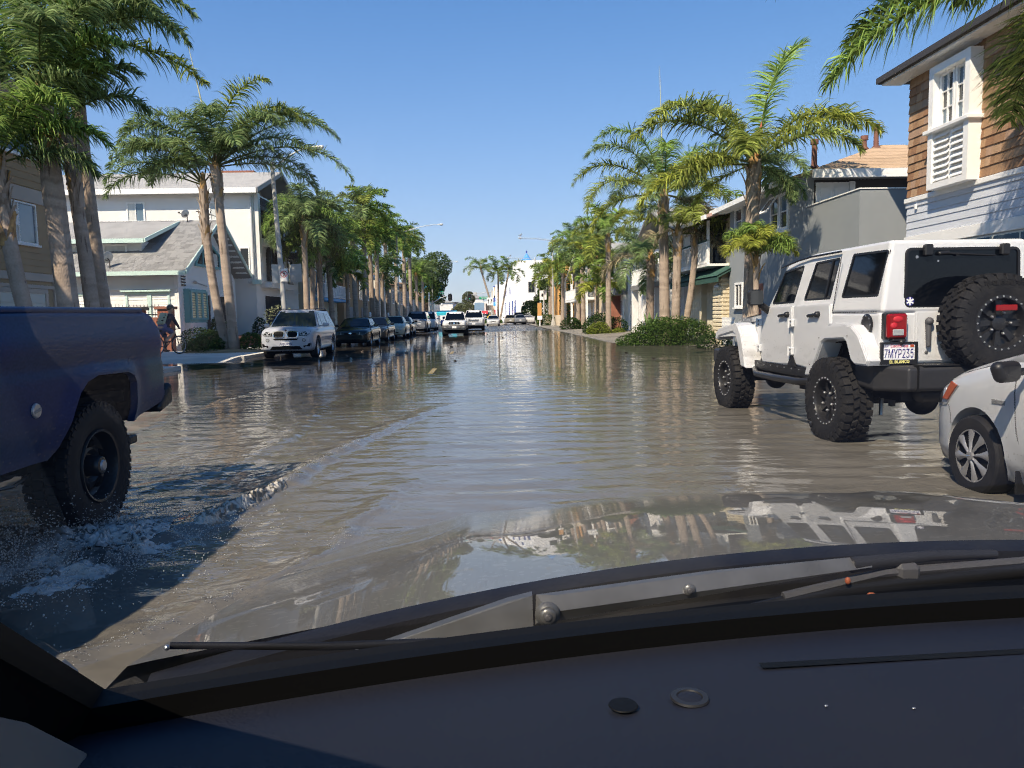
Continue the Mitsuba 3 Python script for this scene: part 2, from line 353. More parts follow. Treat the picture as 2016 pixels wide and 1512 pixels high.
def wake_h(X, Y):
    h = np.zeros(X.shape)
    for k, (pl, A, w) in enumerate(WAKES):
        n = nz(X, Y, 9, 3, 20 + k) - .5; n2 = nz(X, Y, 2.2, 2, 40 + k)
        d, arc = polydist(X + .16 * (nz(X, Y, 3, 3, 60 + k) - .5), Y, pl)   # negative side = towards the kerb of our lane (front of the crest)
        fall = np.where(d > 0, np.exp(-(d / (w * 2.6))**2), np.exp(-(d / (w * .75))**2))
        h += A * fall * (1 - arc)**.6 * sst(0, .08, arc + .04) * (.35 + 1.1 * n2 + 1.3 * n)
    return h
def water_z(X, Y):
    fade = 1 - sst(13, 24, Y)
    u = Y + .35 * (nz(X, Y, .55, 2, 5) - .5) + .05 * X
    right = .45 + .55 * sst(-1.5, 1.5, X)
    r = np.sin(u * 17 + 6 * nz(X, Y, .8, 2, 6)) * .0026 + np.sin(u * 11.5 - .9 * X + 7 * nz(X, Y, .6, 2, 8)) * .0030
    r += (nz(X * .45, Y, 3.6, 3, 9) - .5) * .020 + (nz(X * .7, Y, 9, 2, 11) - .5) * .007
    turb = sst(-.9, -1.6, X - .10 * (Y - 4)) * (nz(X, Y, 7.5, 3, 13) - .5) * .024 * (1 - sst(6, 14, Y))
    return (r * right * (.55 + .9 * nz(X, Y, .5, 2, 14)) + turb) * fade + wake_h(X, Y)
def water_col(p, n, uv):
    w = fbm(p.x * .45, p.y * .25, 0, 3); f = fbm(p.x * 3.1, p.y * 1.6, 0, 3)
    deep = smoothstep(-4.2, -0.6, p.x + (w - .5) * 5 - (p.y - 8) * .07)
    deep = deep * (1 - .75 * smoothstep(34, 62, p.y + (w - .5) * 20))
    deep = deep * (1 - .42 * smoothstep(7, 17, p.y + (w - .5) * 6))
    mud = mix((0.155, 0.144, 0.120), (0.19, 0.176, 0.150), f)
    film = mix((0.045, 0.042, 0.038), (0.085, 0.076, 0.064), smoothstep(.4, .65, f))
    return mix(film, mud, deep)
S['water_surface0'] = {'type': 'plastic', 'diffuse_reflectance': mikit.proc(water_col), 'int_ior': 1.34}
def water_bump(p, n, uv):
    wx = p.x + .5 * noise(p.x * .8, p.y * .8); far = smoothstep(9, 22, p.y)
    near = noise(wx * 4.5, p.y * 13, 1) * .5 + noise(wx * 13, p.y * 30, 2) * .22 + noise(p.x * 42, p.y * 60, 3) * .09
    mid = noise(wx * .9, p.y * 2.6, 4) * 1.5 + noise(wx * 2.4, p.y * 7, 5) * .8 + noise(wx * 6, p.y * 16, 7) * .25
    calm = .16 + .84 * smoothstep(-2.6, 2.8, p.x + 3 * (noise(p.x * .3, p.y * .18, 6) - .5))
    calm = calm * (1 - .6 * smoothstep(38, 75, p.y))
    return (near * (1 - .6 * far) + mid * far) * dr.lerp(1.0, calm, far)
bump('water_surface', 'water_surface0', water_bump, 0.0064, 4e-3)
def steps(a, b, s0, k):
    o = [a]
    while o[-1] < b: o.append(o[-1] + s0 + k * (o[-1] - a))
    return np.array(o)
wx = np.concatenate([-5.6 - steps(0, 24, .10, .12)[::-1], np.arange(-5.5, 5.2, .042), 5.2 + steps(0, 4.3, .06, .06)])
wy = np.concatenate([np.arange(-12, 1.6, .8), steps(1.6, 14, .026, .0042), 14 + steps(.09, 96, .1, .035)])
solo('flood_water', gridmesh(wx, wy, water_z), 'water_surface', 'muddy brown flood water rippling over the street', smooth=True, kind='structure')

# splash and foam that the truck wheel throws up
S['foam_water'] = {'type': 'roughplastic', 'diffuse_reflectance': rgb((0.45, 0.45, 0.43)), 'alpha': 0.08, 'int_ior': 1.34}
def splash_patch():
    X, Y = np.meshgrid(np.arange(-4.1, -1.7, .014), np.arange(3.1, 5.9, .014)); n, m = X.shape
    ang = np.hypot((X + 2.72) / .8, (Y - 4.62) / .75)
    env = np.exp(-(ang / .78)**2.4) * .15 + .07 * np.exp(-((X + 2.15 - .12 * (Y - 4.7)) / .20)**2) * sst(3.4, 4.1, Y) * sst(5.7, 4.9, Y)
    env += .07 * np.exp(-((X + 3.4) / .55)**2) * np.exp(-((Y - 4.0) / .6)**2)
    r1 = 1 - np.abs(2 * nz(X, Y, 6, 4, 71) - 1); r2 = 1 - np.abs(2 * nz(X, Y, 16, 4, 72) - 1); r3 = 1 - np.abs(2 * nz(X, Y, 34, 3, 73) - 1)
    Z = env * (r1**3 * .55 + r2**3 * .50 + r3**3 * .22) - .026 - .02 * nz(X, Y, 4, 2, 75)
    X2 = X + (nz(X, Y, 8, 2, 76) - .5) * env * 1.6; Y2 = Y + (nz(X, Y, 8, 2, 77) - .5) * env * 1.6
    i, j = np.meshgrid(np.arange(n - 1), np.arange(m - 1), indexing='ij')
    q = np.stack([i * m + j, i * m + j + 1, (i + 1) * m + j + 1, (i + 1) * m + j], -1).reshape(-1, 4)
    keep = Z.reshape(-1)[q].max(1) > -.02
    t = tm(np.stack([X2, Y2, Z], -1).reshape(-1, 3), q[keep]); t.remove_unreferenced_vertices(); return t
sp = Thing('splash', 'churned white splash thrown up round the rear wheel of the blue pickup', None, kind='stuff')
S['churned_water'] = {'type': 'roughplastic', 'diffuse_reflectance': mikit.proc(lambda p, n, uv: mix((0.11, 0.105, 0.095), (0.52, 0.52, 0.50), smoothstep(.54, .78, 1 - dr.abs(2 * fbm(p.x * 13, p.y * 13, p.z * 13, 3) - 1)) * smoothstep(.3, .6, noise(p.x * 4, p.y * 4, 1)))), 'alpha': 0.16, 'int_ior': 1.34}
sp.add('crest', splash_patch(), 'churned_water', True)
def crest_patch():
    pl = WAKES[0][0]; seg = np.r_[0, np.cumsum(np.linalg.norm(np.diff(pl, axis=0), axis=1))]; s = np.arange(.55, 4.6, .010); d = np.arange(-.16, .16, .008)
    cx, cy = np.interp(s, seg, pl[:, 0]), np.interp(s, seg, pl[:, 1]); tx, ty = np.gradient(cx), np.gradient(cy); l = np.hypot(tx, ty); tx, ty = tx / l, ty / l
    wob = .07 * (nz(cx, cy, 3, 3, 81) - .5); D = d[None] + wob[:, None]; X = cx[:, None] + ty[:, None] * D; Y = cy[:, None] - tx[:, None] * D
    a = (s / s[-1])[:, None]; amp = (.25 + 1.2 * sst(.42, .68, nz(X, Y, 2.1, 2, 82))) * (1 - a)**.5; n1 = 1 - np.abs(2 * nz(X, Y, 9, 3, 83) - 1); n2 = 1 - np.abs(2 * nz(X, Y, 32, 4, 84) - 1)
    Z = amp * np.exp(-(d[None] / .075)**2) * (.012 + .026 * n1**2 + .040 * n2**3) - .022 + wake_h(X, Y) * .8; q_ = nz(X, Y, 15, 2, 85) - .5; X = X + q_ * .05 * amp; Y = Y + q_ * .04 * amp
    n, m = X.shape; i, j = np.meshgrid(np.arange(n - 1), np.arange(m - 1), indexing='ij'); q = np.stack([i * m + j, i * m + j + 1, (i + 1) * m + j + 1, (i + 1) * m + j], -1).reshape(-1, 4)
    return tm(np.stack([X, Y, Z], -1).reshape(-1, 3), q[:, ::-1])
S['crest_water'] = {'type': 'twosided', 'bsdf': {'type': 'roughplastic', 'diffuse_reflectance': mikit.proc(lambda p, n, uv: mix((0.17, 0.152, 0.122), (0.50, 0.48, 0.43), smoothstep(.72, .92, 1 - dr.abs(2 * fbm(p.x * 16, p.y * 16, p.z * 16, 3) - 1)) * smoothstep(.01, .045, p.z))), 'alpha': 0.14, 'int_ior': 1.34}}
sp.add('wake_crest', crest_patch(), 'crest_water', True)
def drops(P0, r):
    b = trimesh.creation.icosahedron(); k = len(P0)
    s = np.asarray(r)[:, None, None] * (.7 + .6 * rng.random((k, 1, 3)))
    return tm((b.vertices[None] * s + np.asarray(P0)[:, None]).reshape(-1, 3), (b.faces[None] + (np.arange(k) * len(b.vertices))[:, None, None]).reshape(-1, 3))
k = 26000
a = rng.normal(0, 1, (k, 2)); px, py = -2.62 + a[:, 0] * .42, 4.5 + a[:, 1] * .48
lace = 1 - np.abs(2 * nz(px, py, 5.5, 4, 78) - 1); ok = lace + .12 * rng.random(k) > .90; px, py = px[ok], py[ok]; k = len(px)
pz = rng.exponential(.055, k) * np.exp(-((px + 2.7)**2 + (py - 4.6)**2) * .7) + .03
dr1 = drops(np.stack([px, py, pz], 1), rng.uniform(.0014, .0038, k) * rng.choice([1, 1, 1.5], k))
fo = []
for pl, A, w in WAKES[:2]:
    s = np.linspace(0, 1, 2600 if A > .05 else 1100); seg = np.r_[0, np.cumsum(np.linalg.norm(np.diff(pl, axis=0), axis=1))]; seg /= seg[-1]
    x = np.interp(s, seg, pl[:, 0]) + rng.normal(0, .035, len(s)); y = np.interp(s, seg, pl[:, 1]) + rng.normal(0, .03, len(s))
    dd = nz(x, y, 2.6, 2, 90); ok = (dd > .55) & (s < .6); x, y = x[ok], y[ok]
    z = np.maximum(water_z(x[:, None], y[:, None])[:, 0], 0) + rng.exponential(.007, len(x))
    fo.append(drops(np.stack([x, y, z], 1), rng.uniform(.0010, .0030, len(x))))
sp.add('droplets', cat([dr1] + fo), 'foam_water', True)

# floating scraps: leaves and litter on the water and the wet road
def quads(C, size, tilt=.1):
    k = len(C); an = rng.random(k) * 6.28; u = np.stack([np.cos(an), np.sin(an), rng.normal(0, tilt, k)], 1); v = np.stack([-np.sin(an), np.cos(an), rng.normal(0, tilt, k)], 1)
    s = np.asarray(size)[:, None]; a = np.asarray(C); V = np.stack([a - u * s, a - v * s * .5, a + u * s, a + v * s * .5], 1).reshape(-1, 3)
    return tm(V, np.arange(4 * k).reshape(-1, 4))
k = 420; x = rng.uniform(-6.5, 5, k); y = 20 + 75 * rng.random(k)**.8
z = np.maximum(road_z(x[:, None], y[:, None])[:, 0], 0) + .022
lit = solo('litter', quads(np.stack([x, y, z], 1), rng.uniform(.03, .12, k), .25), 'bark', 'dark scraps of leaves lying on the wet road', kind='stuff')
k = 40; x = rng.uniform(-2.5, 4, k); y = 4 + 20 * rng.random(k)
lit.add('pale_scrap', quads(np.stack([x, y, x * 0 + .02], 1), rng.uniform(.008, .02, k), .2), 'palm_boot', kind='stuff')

# pavements
def curbed(x0, x1, prof):
    return prism(Polygon(prof), x0, x1, 'yz')
pl = Part('pavement_left', None)
solo('pavement_left', cat([curbed(-70, -8.72, [(24.6, -.035), (26.7, .10), (150, .12), (150, -.3), (24.6, -.3)])]), 'concrete', 'pale concrete pavement and apron on the left of the street', kind='structure')
pl.add('kerb', curbed(-8.88, -8.60, [(27.0, .115), (150, .135), (150, -.3), (27.0, -.3)]), 'concrete')
solo('pavement_near', box(-70, -8.72, -30, 21.8, -.3, .11), 'concrete', 'concrete pavement behind the blue pickup', kind='structure')
def pav_r(X, Y):
    return np.maximum(-.055 + .115 * sst(31, 38, Y) + .028 * np.clip(X - 5.6, 0, 4), -.3) - .25 * sst(5.72, 5.6, X) - .02
solo('pavement_right', gridmesh(np.concatenate([[5.58, 5.62, 5.74, 5.9], np.linspace(6.4, 10, 10), [40, 80]]), np.concatenate([np.arange(-30, 24, 4.), np.arange(24, 60, .8), np.linspace(60, 150, 20)]), pav_r),
     'wet_concrete', 'concrete pavement on the right, half under the flood', smooth=20, kind='structure')
isl = Polygon([(-2.0, 112), (-1.2, 110.6), (1.6, 110.6), (2.0, 112), (2.0, 124), (-2.0, 124)]).buffer(.5)
solo('traffic_island', prism(isl, -.2, .22, 'xy'), 'concrete', 'kerbed island in the middle of the far road', kind='structure')

# far hills
def ridge(x0, x1, y, h, seed):
    xs = np.linspace(x0, x1, 90); e = np.sin(np.linspace(0, np.pi, 90))**.6
    z = h * e * (.55 + .8 * nz(xs, xs * 0, .02, 4, seed))
    V = [(x, y - 60, -3) for x in xs] + [(x, y, q) for x, q in zip(xs, z)] + [(x, y + 120, -3) for x in xs]
    i = np.arange(89); return tm(V, np.vstack([np.stack([i, i + 1, i + 91, i + 90], 1), np.stack([i + 90, i + 91, i + 181, i + 180], 1)]))
solo('hills', cat([ridge(-120, 20, 900, 19, 3), ridge(-300, 300, 1300, 14, 5)]), 'hill_green', 'low wooded hills at the far end of the street', smooth=True, kind='structure')
# ---------------------------------------------------------------- buildings: helpers
def fp(face, a0, a1, z0, z1, d=0.0):
    """corner points of a rectangle on a face, 'd' metres proud of it; faces: x- (looks to -x), x+, y- (looks at the camera)"""
    k, c = face
    if k == 'x-': return [(c - d, a1, z0), (c - d, a0, z0), (c - d, a0, z1), (c - d, a1, z1)]
    if k == 'x+': return [(c + d, a0, z0), (c + d, a1, z0), (c + d, a1, z1), (c + d, a0, z1)]
    return [(a0, c - d, z0), (a1, c - d, z0), (a1, c - d, z1), (a0, c - d, z1)]
def pt(face, a, z, d=0.0):
    k, c = face
    return (c - d, a, z) if k == 'x-' else (c + d, a, z) if k == 'x+' else (a, c - d, z)
def fbox(face, a0, a1, z0, z1, d0, d1, b=0.0):
    k, c = face
    if k == 'x-': return box(c - d1, c - d0, a0, a1, z0, z1, b)
    if k == 'x+': return box(c + d0, c + d1, a0, a1, z0, z1, b)
    return box(a0, a1, c - d1, c - d0, z0, z1, b)
def window(t, face, a0, a1, z0, z1, nx=2, ny=1, fm='white_paint', gm='window_glass', fw=.08, dep=.06, sill=True, mw=.03, name='window', back=None):
    fr = [slab(fp(face, a0, a1, z0, z1), dep, hole=fw)]
    w, h = (a1 - a0 - 2 * fw), (z1 - z0 - 2 * fw)
    for i in range(1, nx): fr.append(fbox(face, a0 + fw + w * i / nx - mw / 2, a0 + fw + w * i / nx + mw / 2, z0 + fw, z1 - fw, .015, dep * .8))
    for j in range(1, ny): fr.append(fbox(face, a0 + fw, a1 - fw, z0 + fw + h * j / ny - mw / 2, z0 + fw + h * j / ny + mw / 2, .013, dep * .72))
    W = t.add(name, cat(fr), fm)
    for i in range(nx):
        for j in range(ny):
            x0, x1 = a0 + fw + w * i / nx, a0 + fw + w * (i + 1) / nx; y0, y1 = z0 + fw + h * j / ny, z0 + fw + h * (j + 1) / ny
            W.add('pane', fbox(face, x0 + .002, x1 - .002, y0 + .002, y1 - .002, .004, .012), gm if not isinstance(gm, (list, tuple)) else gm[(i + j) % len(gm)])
    if sill: W.add('sill', fbox(face, a0 - .06, a1 + .06, z0 - .06, z0 - .003, .0, dep + .06), fm)
    return W
def board(face, a0, a1, z0, z1, db=.024, dt=.006):
    A = [pt(face, a, z, d) for a in (a0, a1) for z, d in ((z0, 0), (z0, db), (z1, dt), (z1, 0))]
    f = [[0, 1, 2, 3], [7, 6, 5, 4], [0, 4, 5, 1], [1, 5, 6, 2], [2, 6, 7, 3]]
    m = tm(A, f)
    o = np.array(pt(face, 0, 0, 1)) - np.array(pt(face, 0, 0, 0))
    if m.face_normals[3] @ o < 0: m.invert()
    return m
def clap(t, face, a0, a1, z0, z1, h, m, name='siding_board'):
    n = max(1, round((z1 - z0) / h)); h = (z1 - z0) / n
    for i in range(n): t.add(name, board(face, a0, a1, z0 + i * h, z0 + (i + 1) * h - .002), m)
def roofslab(pts, th=.12):
    """a sloped roof plane (upward normal) with thickness below it"""
    return slab(pts, th, lift=-th)
def railing(t, p0, p1, z0, z1, m='white_paint', gap=.14, name='railing', bal='baluster', r=.018, deep=False):
    p0, p1 = np.array(p0, float), np.array(p1, float); l = np.linalg.norm(p1 - p0); u = (p1 - p0) / l
    n = np.array([-u[1], u[0]])
    def bar(a, b, za, zb, w):
        q = [p0 + u * a + n * w, p0 + u * b + n * w, p0 + u * b - n * w, p0 + u * a - n * w]
        return prism(Polygon(q), za, zb, 'xy')
    R = t.add(name, cat([bar(0, l, z1 - .06, z1, .045), bar(0, l, z0, z0 + .06, .035)]), m)
    k = int(l / gap)
    for i in range(1, k): R.add(bal, bar(i * l / k - r, i * l / k + r, z0 + .06, z1 - .06, r), m)
    return R
def gable_roof(x0, x1, y0, y1, ze, zr, axis='x', over=.4, th=.14):
    """two slopes as separate meshes; ridge along x or y"""
    if axis == 'x':
        ym = (y0 + y1) / 2; k = (zr - ze) / (ym - y0); e = ze - over * k
        return [roofslab([(x0 - over, y0 - over, e), (x1 + over, y0 - over, e), (x1 + over, ym, zr), (x0 - over, ym, zr)], th),
                roofslab([(x1 + over, y1 + over, e), (x0 - over, y1 + over, e), (x0 - over, ym, zr), (x1 + over, ym, zr)], th)]
    xm = (x0 + x1) / 2; k = (zr - ze) / (xm - x0); e = ze - over * k
    return [roofslab([(x0 - over, y1 + over, e), (x0 - over, y0 - over, e), (xm, y0 - over, zr), (xm, y1 + over, zr)], th),
            roofslab([(x1 + over, y0 - over, e), (x1 + over, y1 + over, e), (xm, y1 + over, zr), (xm, y0 - over, zr)], th)]
def hip_roof(x0, x1, y0, y1, ze, zr, over=.5, th=.12, run=None):
    x0 -= over; x1 += over; y0 -= over; y1 += over; r = run or min(x1 - x0, y1 - y0) / 2 - .01
    A, B, C, D = (x0, y0, ze), (x1, y0, ze), (x1, y1, ze), (x0, y1, ze)
    if x1 - x0 > y1 - y0: E, F = (x0 + r, (y0 + y1) / 2, zr), (x1 - r, (y0 + y1) / 2, zr); q = [[A, B, F, E], [B, C, F], [C, D, E, F], [D, A, E]]
    else: E, F = ((x0 + x1) / 2, y0 + r, zr), ((x0 + x1) / 2, y1 - r, zr); q = [[A, B, E], [B, C, F, E], [C, D, F], [D, A, E, F]]
    V, Fc = [], []
    for f in q:
        o = len(V); V += f; Fc += [[o, o + i, o + i + 1] for i in range(1, len(f) - 1)]
    Vb = [(x, y, z - th) for x, y, z in (A, B, C, D)]; o = len(V); V += [A, B, C, D] + Vb
    for i in range(4): j = (i + 1) % 4; Fc += [[o + i, o + 4 + i, o + 4 + j], [o + i, o + 4 + j, o + j]]
    Fc += [[o + 4, o + 6, o + 5], [o + 4, o + 7, o + 6]]
    return tm(V, Fc)
def garage(t, face, a0, a1, z0, z1, nx, ny, m, name='garage_door', fm=None, gm=None):
    """sectional door with proud panels; the top row may be glazed"""
    D = t.add(name, fbox(face, a0, a1, z0, z1, .004, .03), m)
    w, h = (a1 - a0) / nx, (z1 - z0) / ny
    for i in range(nx):
        for j in range(ny):
            g = gm if (gm and j == ny - 1) else m
            D.add('panel' if g == m else 'pane', fbox(face, a0 + w * i + .035, a0 + w * (i + 1) - .035, z0 + h * j + .035, z0 + h * (j + 1) - .035, .03, .048, .008 if g == m else 0), g)
    return D
def wall_lamp(t, p, m='iron'):
    x, y, z = p; t.add('lantern', cat([box(x - .07, x + .07, y - .07, y + .07, z, z + .22, .01), box(x - .09, x + .09, y - .09, y + .09, z + .22, z + .26), box(x - .02, x + .02, y - .02, y + .02, z + .26, z + .34)]), m)

# ---------------------------------------------------------------- right side: shingled house over a garage
t = Thing('shingle_house', 'brown cedar shingle house above grey blue boards, with a white louvred bay window', 'house')
F = ('x-', 9.5)
t.add('wall', box(9.5, 19, 4, 17.4, -.2, 6.42), 'slate_siding')
rows = 14; zz0, zz1 = 3.83, 6.40; hh = (zz1 - zz0) / rows; shing = [[], [], [], [], []]; far_sh = []
w0 = t.add('shingle_wall', fbox(F, 4, 17.39, zz0, zz1, .0, .004), 'cedar3')
for j in range(rows):
    a = 17.42
    while a > 11.2:
        w = rng.uniform(.12, .30); b = a - w; zb = zz0 + j * hh + rng.uniform(-.006, .004)
        if not (b > 14.80 and a < 16.22):
            m = board(F, b + .003, a - .003, zb, zb + hh + .03, .034 + rng.uniform(0, .006), .008)
            if b > 13.4: w0.add('shingle', m, 'cedar%d' % rng.choice(5, p=[.3, .25, .2, .1, .15]))
            else: far_sh.append(m)
        a = b
w0.add('shingle_field', cat(far_sh), 'cedar1', kind='stuff')
t.add('trim_board', fbox(F, 4, 17.45, 3.70, 3.80, .0, .075, .008), 'white_paint')
t.add('trim_board', fbox(F, 4, 17.44, 3.60, 3.70, .0, .035), 'slate_siding')
clap(t, F, 4, 17.42, 2.96, 3.60, .16, 'slate_siding')
t.add('corner_board', box(9.44, 9.5, 17.30, 17.43, -.1, 2.95), 'white_paint')
t.add('socket_box', fbox(F, 16.95, 17.02, 3.52, 3.64, .036, .075, .01), 'white_paint')
t.add('garage_trim', fbox(F, 6, 17.42, 2.72, 2.95, .0, .06, .006), 'white_paint')
garage(t, F, 10.6, 16.6, .05, 2.70, 8, 5, 'pale_stucco', gm='window_blue')
bay = t.add('bay_window', cat([box(9.22, 9.5, 14.82, 14.98, 3.80, 6.28), box(9.22, 9.5, 16.04, 16.20, 3.80, 6.28), box(9.22, 9.5, 14.98, 16.04, 6.13, 6.28), box(9.22, 9.5, 14.98, 16.04, 3.80, 3.92),
                               box(9.30, 9.5, 15.46, 15.56, 3.92, 4.96)]), 'white_paint')
bay.add('sill', box(9.15, 9.5, 14.74, 16.28, 4.94, 5.02, .01), 'white_paint')
for y0 in (14.98, 15.56):
    for i in range(8):
        z = 3.95 + i * .124
        bay.add('slat', tm([(9.36, y0, z + .115), (9.25, y0, z), (9.25, y0, z + .02), (9.36, y0, z + .135), (9.36, y0 + .48, z + .115), (9.25, y0 + .48, z), (9.25, y0 + .48, z + .02), (9.36, y0 + .48, z + .135)],
                           [[0, 1, 2, 3], [7, 6, 5, 4], [0, 4, 5, 1], [1, 5, 6, 2], [2, 6, 7, 3], [3, 7, 4, 0]]), 'white_paint')
bay.add('louvre_back', box(9.38, 9.5, 14.98, 16.04, 3.92, 4.94), 'white_paint')
G = ('x-', 9.42)
for y0 in (15.0, 15.53):
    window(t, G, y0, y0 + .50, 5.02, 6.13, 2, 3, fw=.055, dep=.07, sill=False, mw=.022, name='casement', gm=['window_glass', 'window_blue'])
t.add('roof', cat([hip_roof(9.5, 19, 4, 17.4, 6.56, 9.4, .5, .10)]), 'dark_roof', label='dark brown hipped roof with wide eaves')
t.add('soffit', box(9.06, 9.5, 3.6, 17.84, 6.42, 6.46), 'white_paint')
t.add('gutter', box(8.96, 9.04, 3.5, 17.92, 6.47, 6.60), 'dark_trim')

# ---------------------------------------------------------------- right side: dark grey stucco house
t = Thing('grey_house', 'dark grey stucco house with a brown hipped roof and walled roof deck', 'house')
t.add('wall', cat([box(9.5, 18, 23.05, 30.4, -.2, 5.42)]), 'grey_stucco')
t.add('deck_wall', cat([box(9.5, 9.7, 19.7, 23.06, -.2, 4.40), box(9.7, 18, 19.7, 19.9, -.2, 4.40), box(9.7, 18, 19.9, 23.0, 3.2, 3.3)]), 'grey_stucco')
t.add('coping', cat([box(9.47, 9.73, 19.67, 23.04, 4.40, 4.43), box(9.73, 18, 19.67, 19.93, 4.40, 4.43)]), 'white_paint')
R = t.add('roof', hip_roof(9.6, 18, 22.6, 30.2, 5.42, 6.9, .15, .05), 'roof_tan', label='brown shingle roof')
R.add('roof_course', cat([hip_roof(9.6 + d, 18 - d, 22.6 + d, 30.2 - d, 5.43 + d * .375, 5.44 + d * .375 + .012, .15, .02) for d in (.5, 1.0, 1.5, 2.0, 2.6, 3.2)]), 'roof_tan', kind='stuff')
t.add('fascia', cat([box(9.42, 18, 22.36, 22.45, 5.16, 5.40)]), 'white_paint', label='bright white fascia over the roof deck')
t.add('eave', roofslab([(8.85, 30.9, 5.30), (8.85, 23.9, 5.30), (9.9, 23.9, 5.62), (9.9, 30.9, 5.62)], .06), 'roof_tan')
t.add('eave_fascia', box(8.82, 8.9, 23.9, 30.9, 5.16, 5.33), 'white_paint')
t.add('soffit', box(8.9, 9.5, 23.9, 30.9, 5.22, 5.25), 'white_paint')
for x, y, z, h in ((9.95, 23.6, 5.75, .85), (12.6, 25.9, 6.75, .45), (13.05, 26, 6.8, .75)):
    v = t.add('roof_vent', lathe([(0, 0), (.17, 0), (.085, .1), (.075, h - .14), (.12, h - .14), (.12, h), (0, h)], 14), 'pipe_rust', True if False else 40, M=at(x, y, z - .1))
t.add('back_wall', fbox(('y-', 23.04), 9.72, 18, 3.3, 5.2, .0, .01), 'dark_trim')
D = t.add('door', fbox(('y-', 23.03), 9.76, 10.75, 3.3, 5.12, .012, .05), 'white_paint')
for i in range(2):
    for j in range(3): D.add('panel', fbox(('y-', 23.03), 9.88 + i * .42, 10.22 + i * .42, 3.42 + j * .56, 3.88 + j * .56, .05, .068, .008), 'white_paint')
D.add('frame', fbox(('y-', 23.03), 10.76, 10.92, 3.3, 5.14, .0, .09), 'white_paint')
for x in (12.6, 14.2): t.add('deck_post', box(x, x + .1, 22.9, 23.02, 3.3, 5.2), 'white_paint')
window(t, F, 24.32, 25.06, 3.92, 5.10, 1, 2, fw=.09, dep=.07, sill=False, gm=['window_glass', 'window_blue'])
window(t, F, 25.10, 25.86, 3.92, 5.10, 1, 2, fw=.09, dep=.07, sill=False, gm=['window_glass', 'window_blue'])
t.add('window_sill', fbox(F, 24.24, 25.94, 3.82, 3.91, .0, .14, .01), 'white_paint')
sash = t.add('open_sash', slab([(9.40, 25.84, 5.08), (9.02, 25.84, 4.56), (9.02, 25.12, 4.56), (9.40, 25.12, 5.08)][::-1], .04, hole=.075), 'white_paint', label='small white sash propped open')
sash.add('pane', slab([(9.40, 25.84, 5.08), (9.02, 25.84, 4.56), (9.02, 25.12, 4.56), (9.40, 25.12, 5.08)][::-1], .008, inset=.07, lift=.016), 'window_glass')
window(t, F, 28.75, 29.65, 4.26, 5.24, 1, 2, fw=.08, gm=['window_blue', 'window_glass'])
window(t, F, 28.70, 29.60, 1.50, 2.44, 2, 1, fw=.08)
t.add('entry_door', fbox(F, 26.6, 27.5, .1, 2.3, .0, .03), 'brick')

# ---------------------------------------------------------------- right side: cream house with the green awning
t = Thing('cream_house', 'cream house with a green shingled awning above its garage doors', 'house')
t.add('wall', cat([box(9.9, 18, 30.6, 38.0, -.2, 5.2)]), 'cream_stucco')
t.add('brick_pier', cat([box(9.30, 9.95, 30.7, 31.9, -.1, 2.72)]), 'cream_block')
pier = Part(t.key + '__brick_pier', None)
for j in range(17):
    for i in range(3):
        a = 30.68 + i * .42 + (j % 2) * .0; z = -.05 + j * .163
        pier.add('brick', box(9.245 + .012 * ((i * 7 + j * 3) % 3), 9.31, a, a + .38, z, z + .125, .012), 'cream_block')
    pier.add('brick', box(9.3, 9.62, 30.652, 30.71, -.05 + j * .163, .075 + j * .163, .01), 'cream_block')
t.add('block_wall', box(9.62, 9.9, 29.9, 30.7, -.1, 2.6), 'cream_block')
garage(t, ('x-', 9.9), 32.1, 34.9, .02, 2.4, 6, 5, 'cream_stucco')
garage(t, ('x-', 9.9), 35.2, 37.8, .02, 2.4, 6, 5, 'cream_stucco')
t.add('pillar', box(9.62, 9.9, 34.9, 35.2, .0, 2.7), 'cream_stucco')
aw = t.add('awning', cat([roofslab([(8.95, 38.1, 2.72), (8.95, 30.2, 2.72), (9.9, 30.2, 3.22), (9.9, 38.1, 3.22)], .05), box(8.94, 9.0, 30.2, 38.1, 2.52, 2.70)]), 'green_awning')
for i in range(5):
    z = 2.75 + i * .09; x = 8.93 + i * .171
    aw.add('shingle_course', slab([(x, 38.1, z), (x, 30.2, z), (x + .19, 30.2, z + .1), (x + .19, 38.1, z + .1)], .018, lift=.004 + .0015 * (i % 2)), 'green_awning')
t.add('balcony_floor', box(9.0, 9.9, 31.8, 37.9, 3.24, 3.34), 'white_paint')
railing(t, (9.05, 31.9), (9.05, 37.8), 3.36, 4.25, 'white_paint', .17, r=.03)
t.add('handrail', box(9.0, 9.1, 31.85, 37.85, 4.26, 4.33), 'green_awning')
t.add('balcony_post', cat([box(9.02, 9.12, y, y + .1, 3.34, 5.1) for y in (31.85, 34.6, 37.7)]), 'white_paint')
window(t, ('x-', 9.9), 32.2, 33.9, 3.4, 5.0, 2, 1, sill=False, fm='dark_trim')
window(t, ('x-', 9.9), 34.9, 36.9, 3.4, 5.0, 2, 1, sill=False, fm='dark_trim')
t.add('roof', cat([roofslab([(8.6, 38.4, 5.18), (8.6, 30.5, 5.18), (13, 30.5, 6.5), (13, 38.4, 6.5)], .12)]), 'roof_pink')
t.add('fascia', box(8.52, 8.6, 30.5, 38.4, 5.0, 5.17), 'white_paint')
t.add('security_light', cat([ell((9.2, 30.9, 2.36), (.09, .09, .09), 1), ell((9.2, 31.15, 2.36), (.09, .09, .09), 1), box(9.16, 9.3, 30.95, 31.1, 2.4, 2.5)]), 'galv')
t.add('address_board', fbox(('x-', 9.9), 38.02 - .3, 38.0, .6, 1.9, .05, .07), 'white_paint')
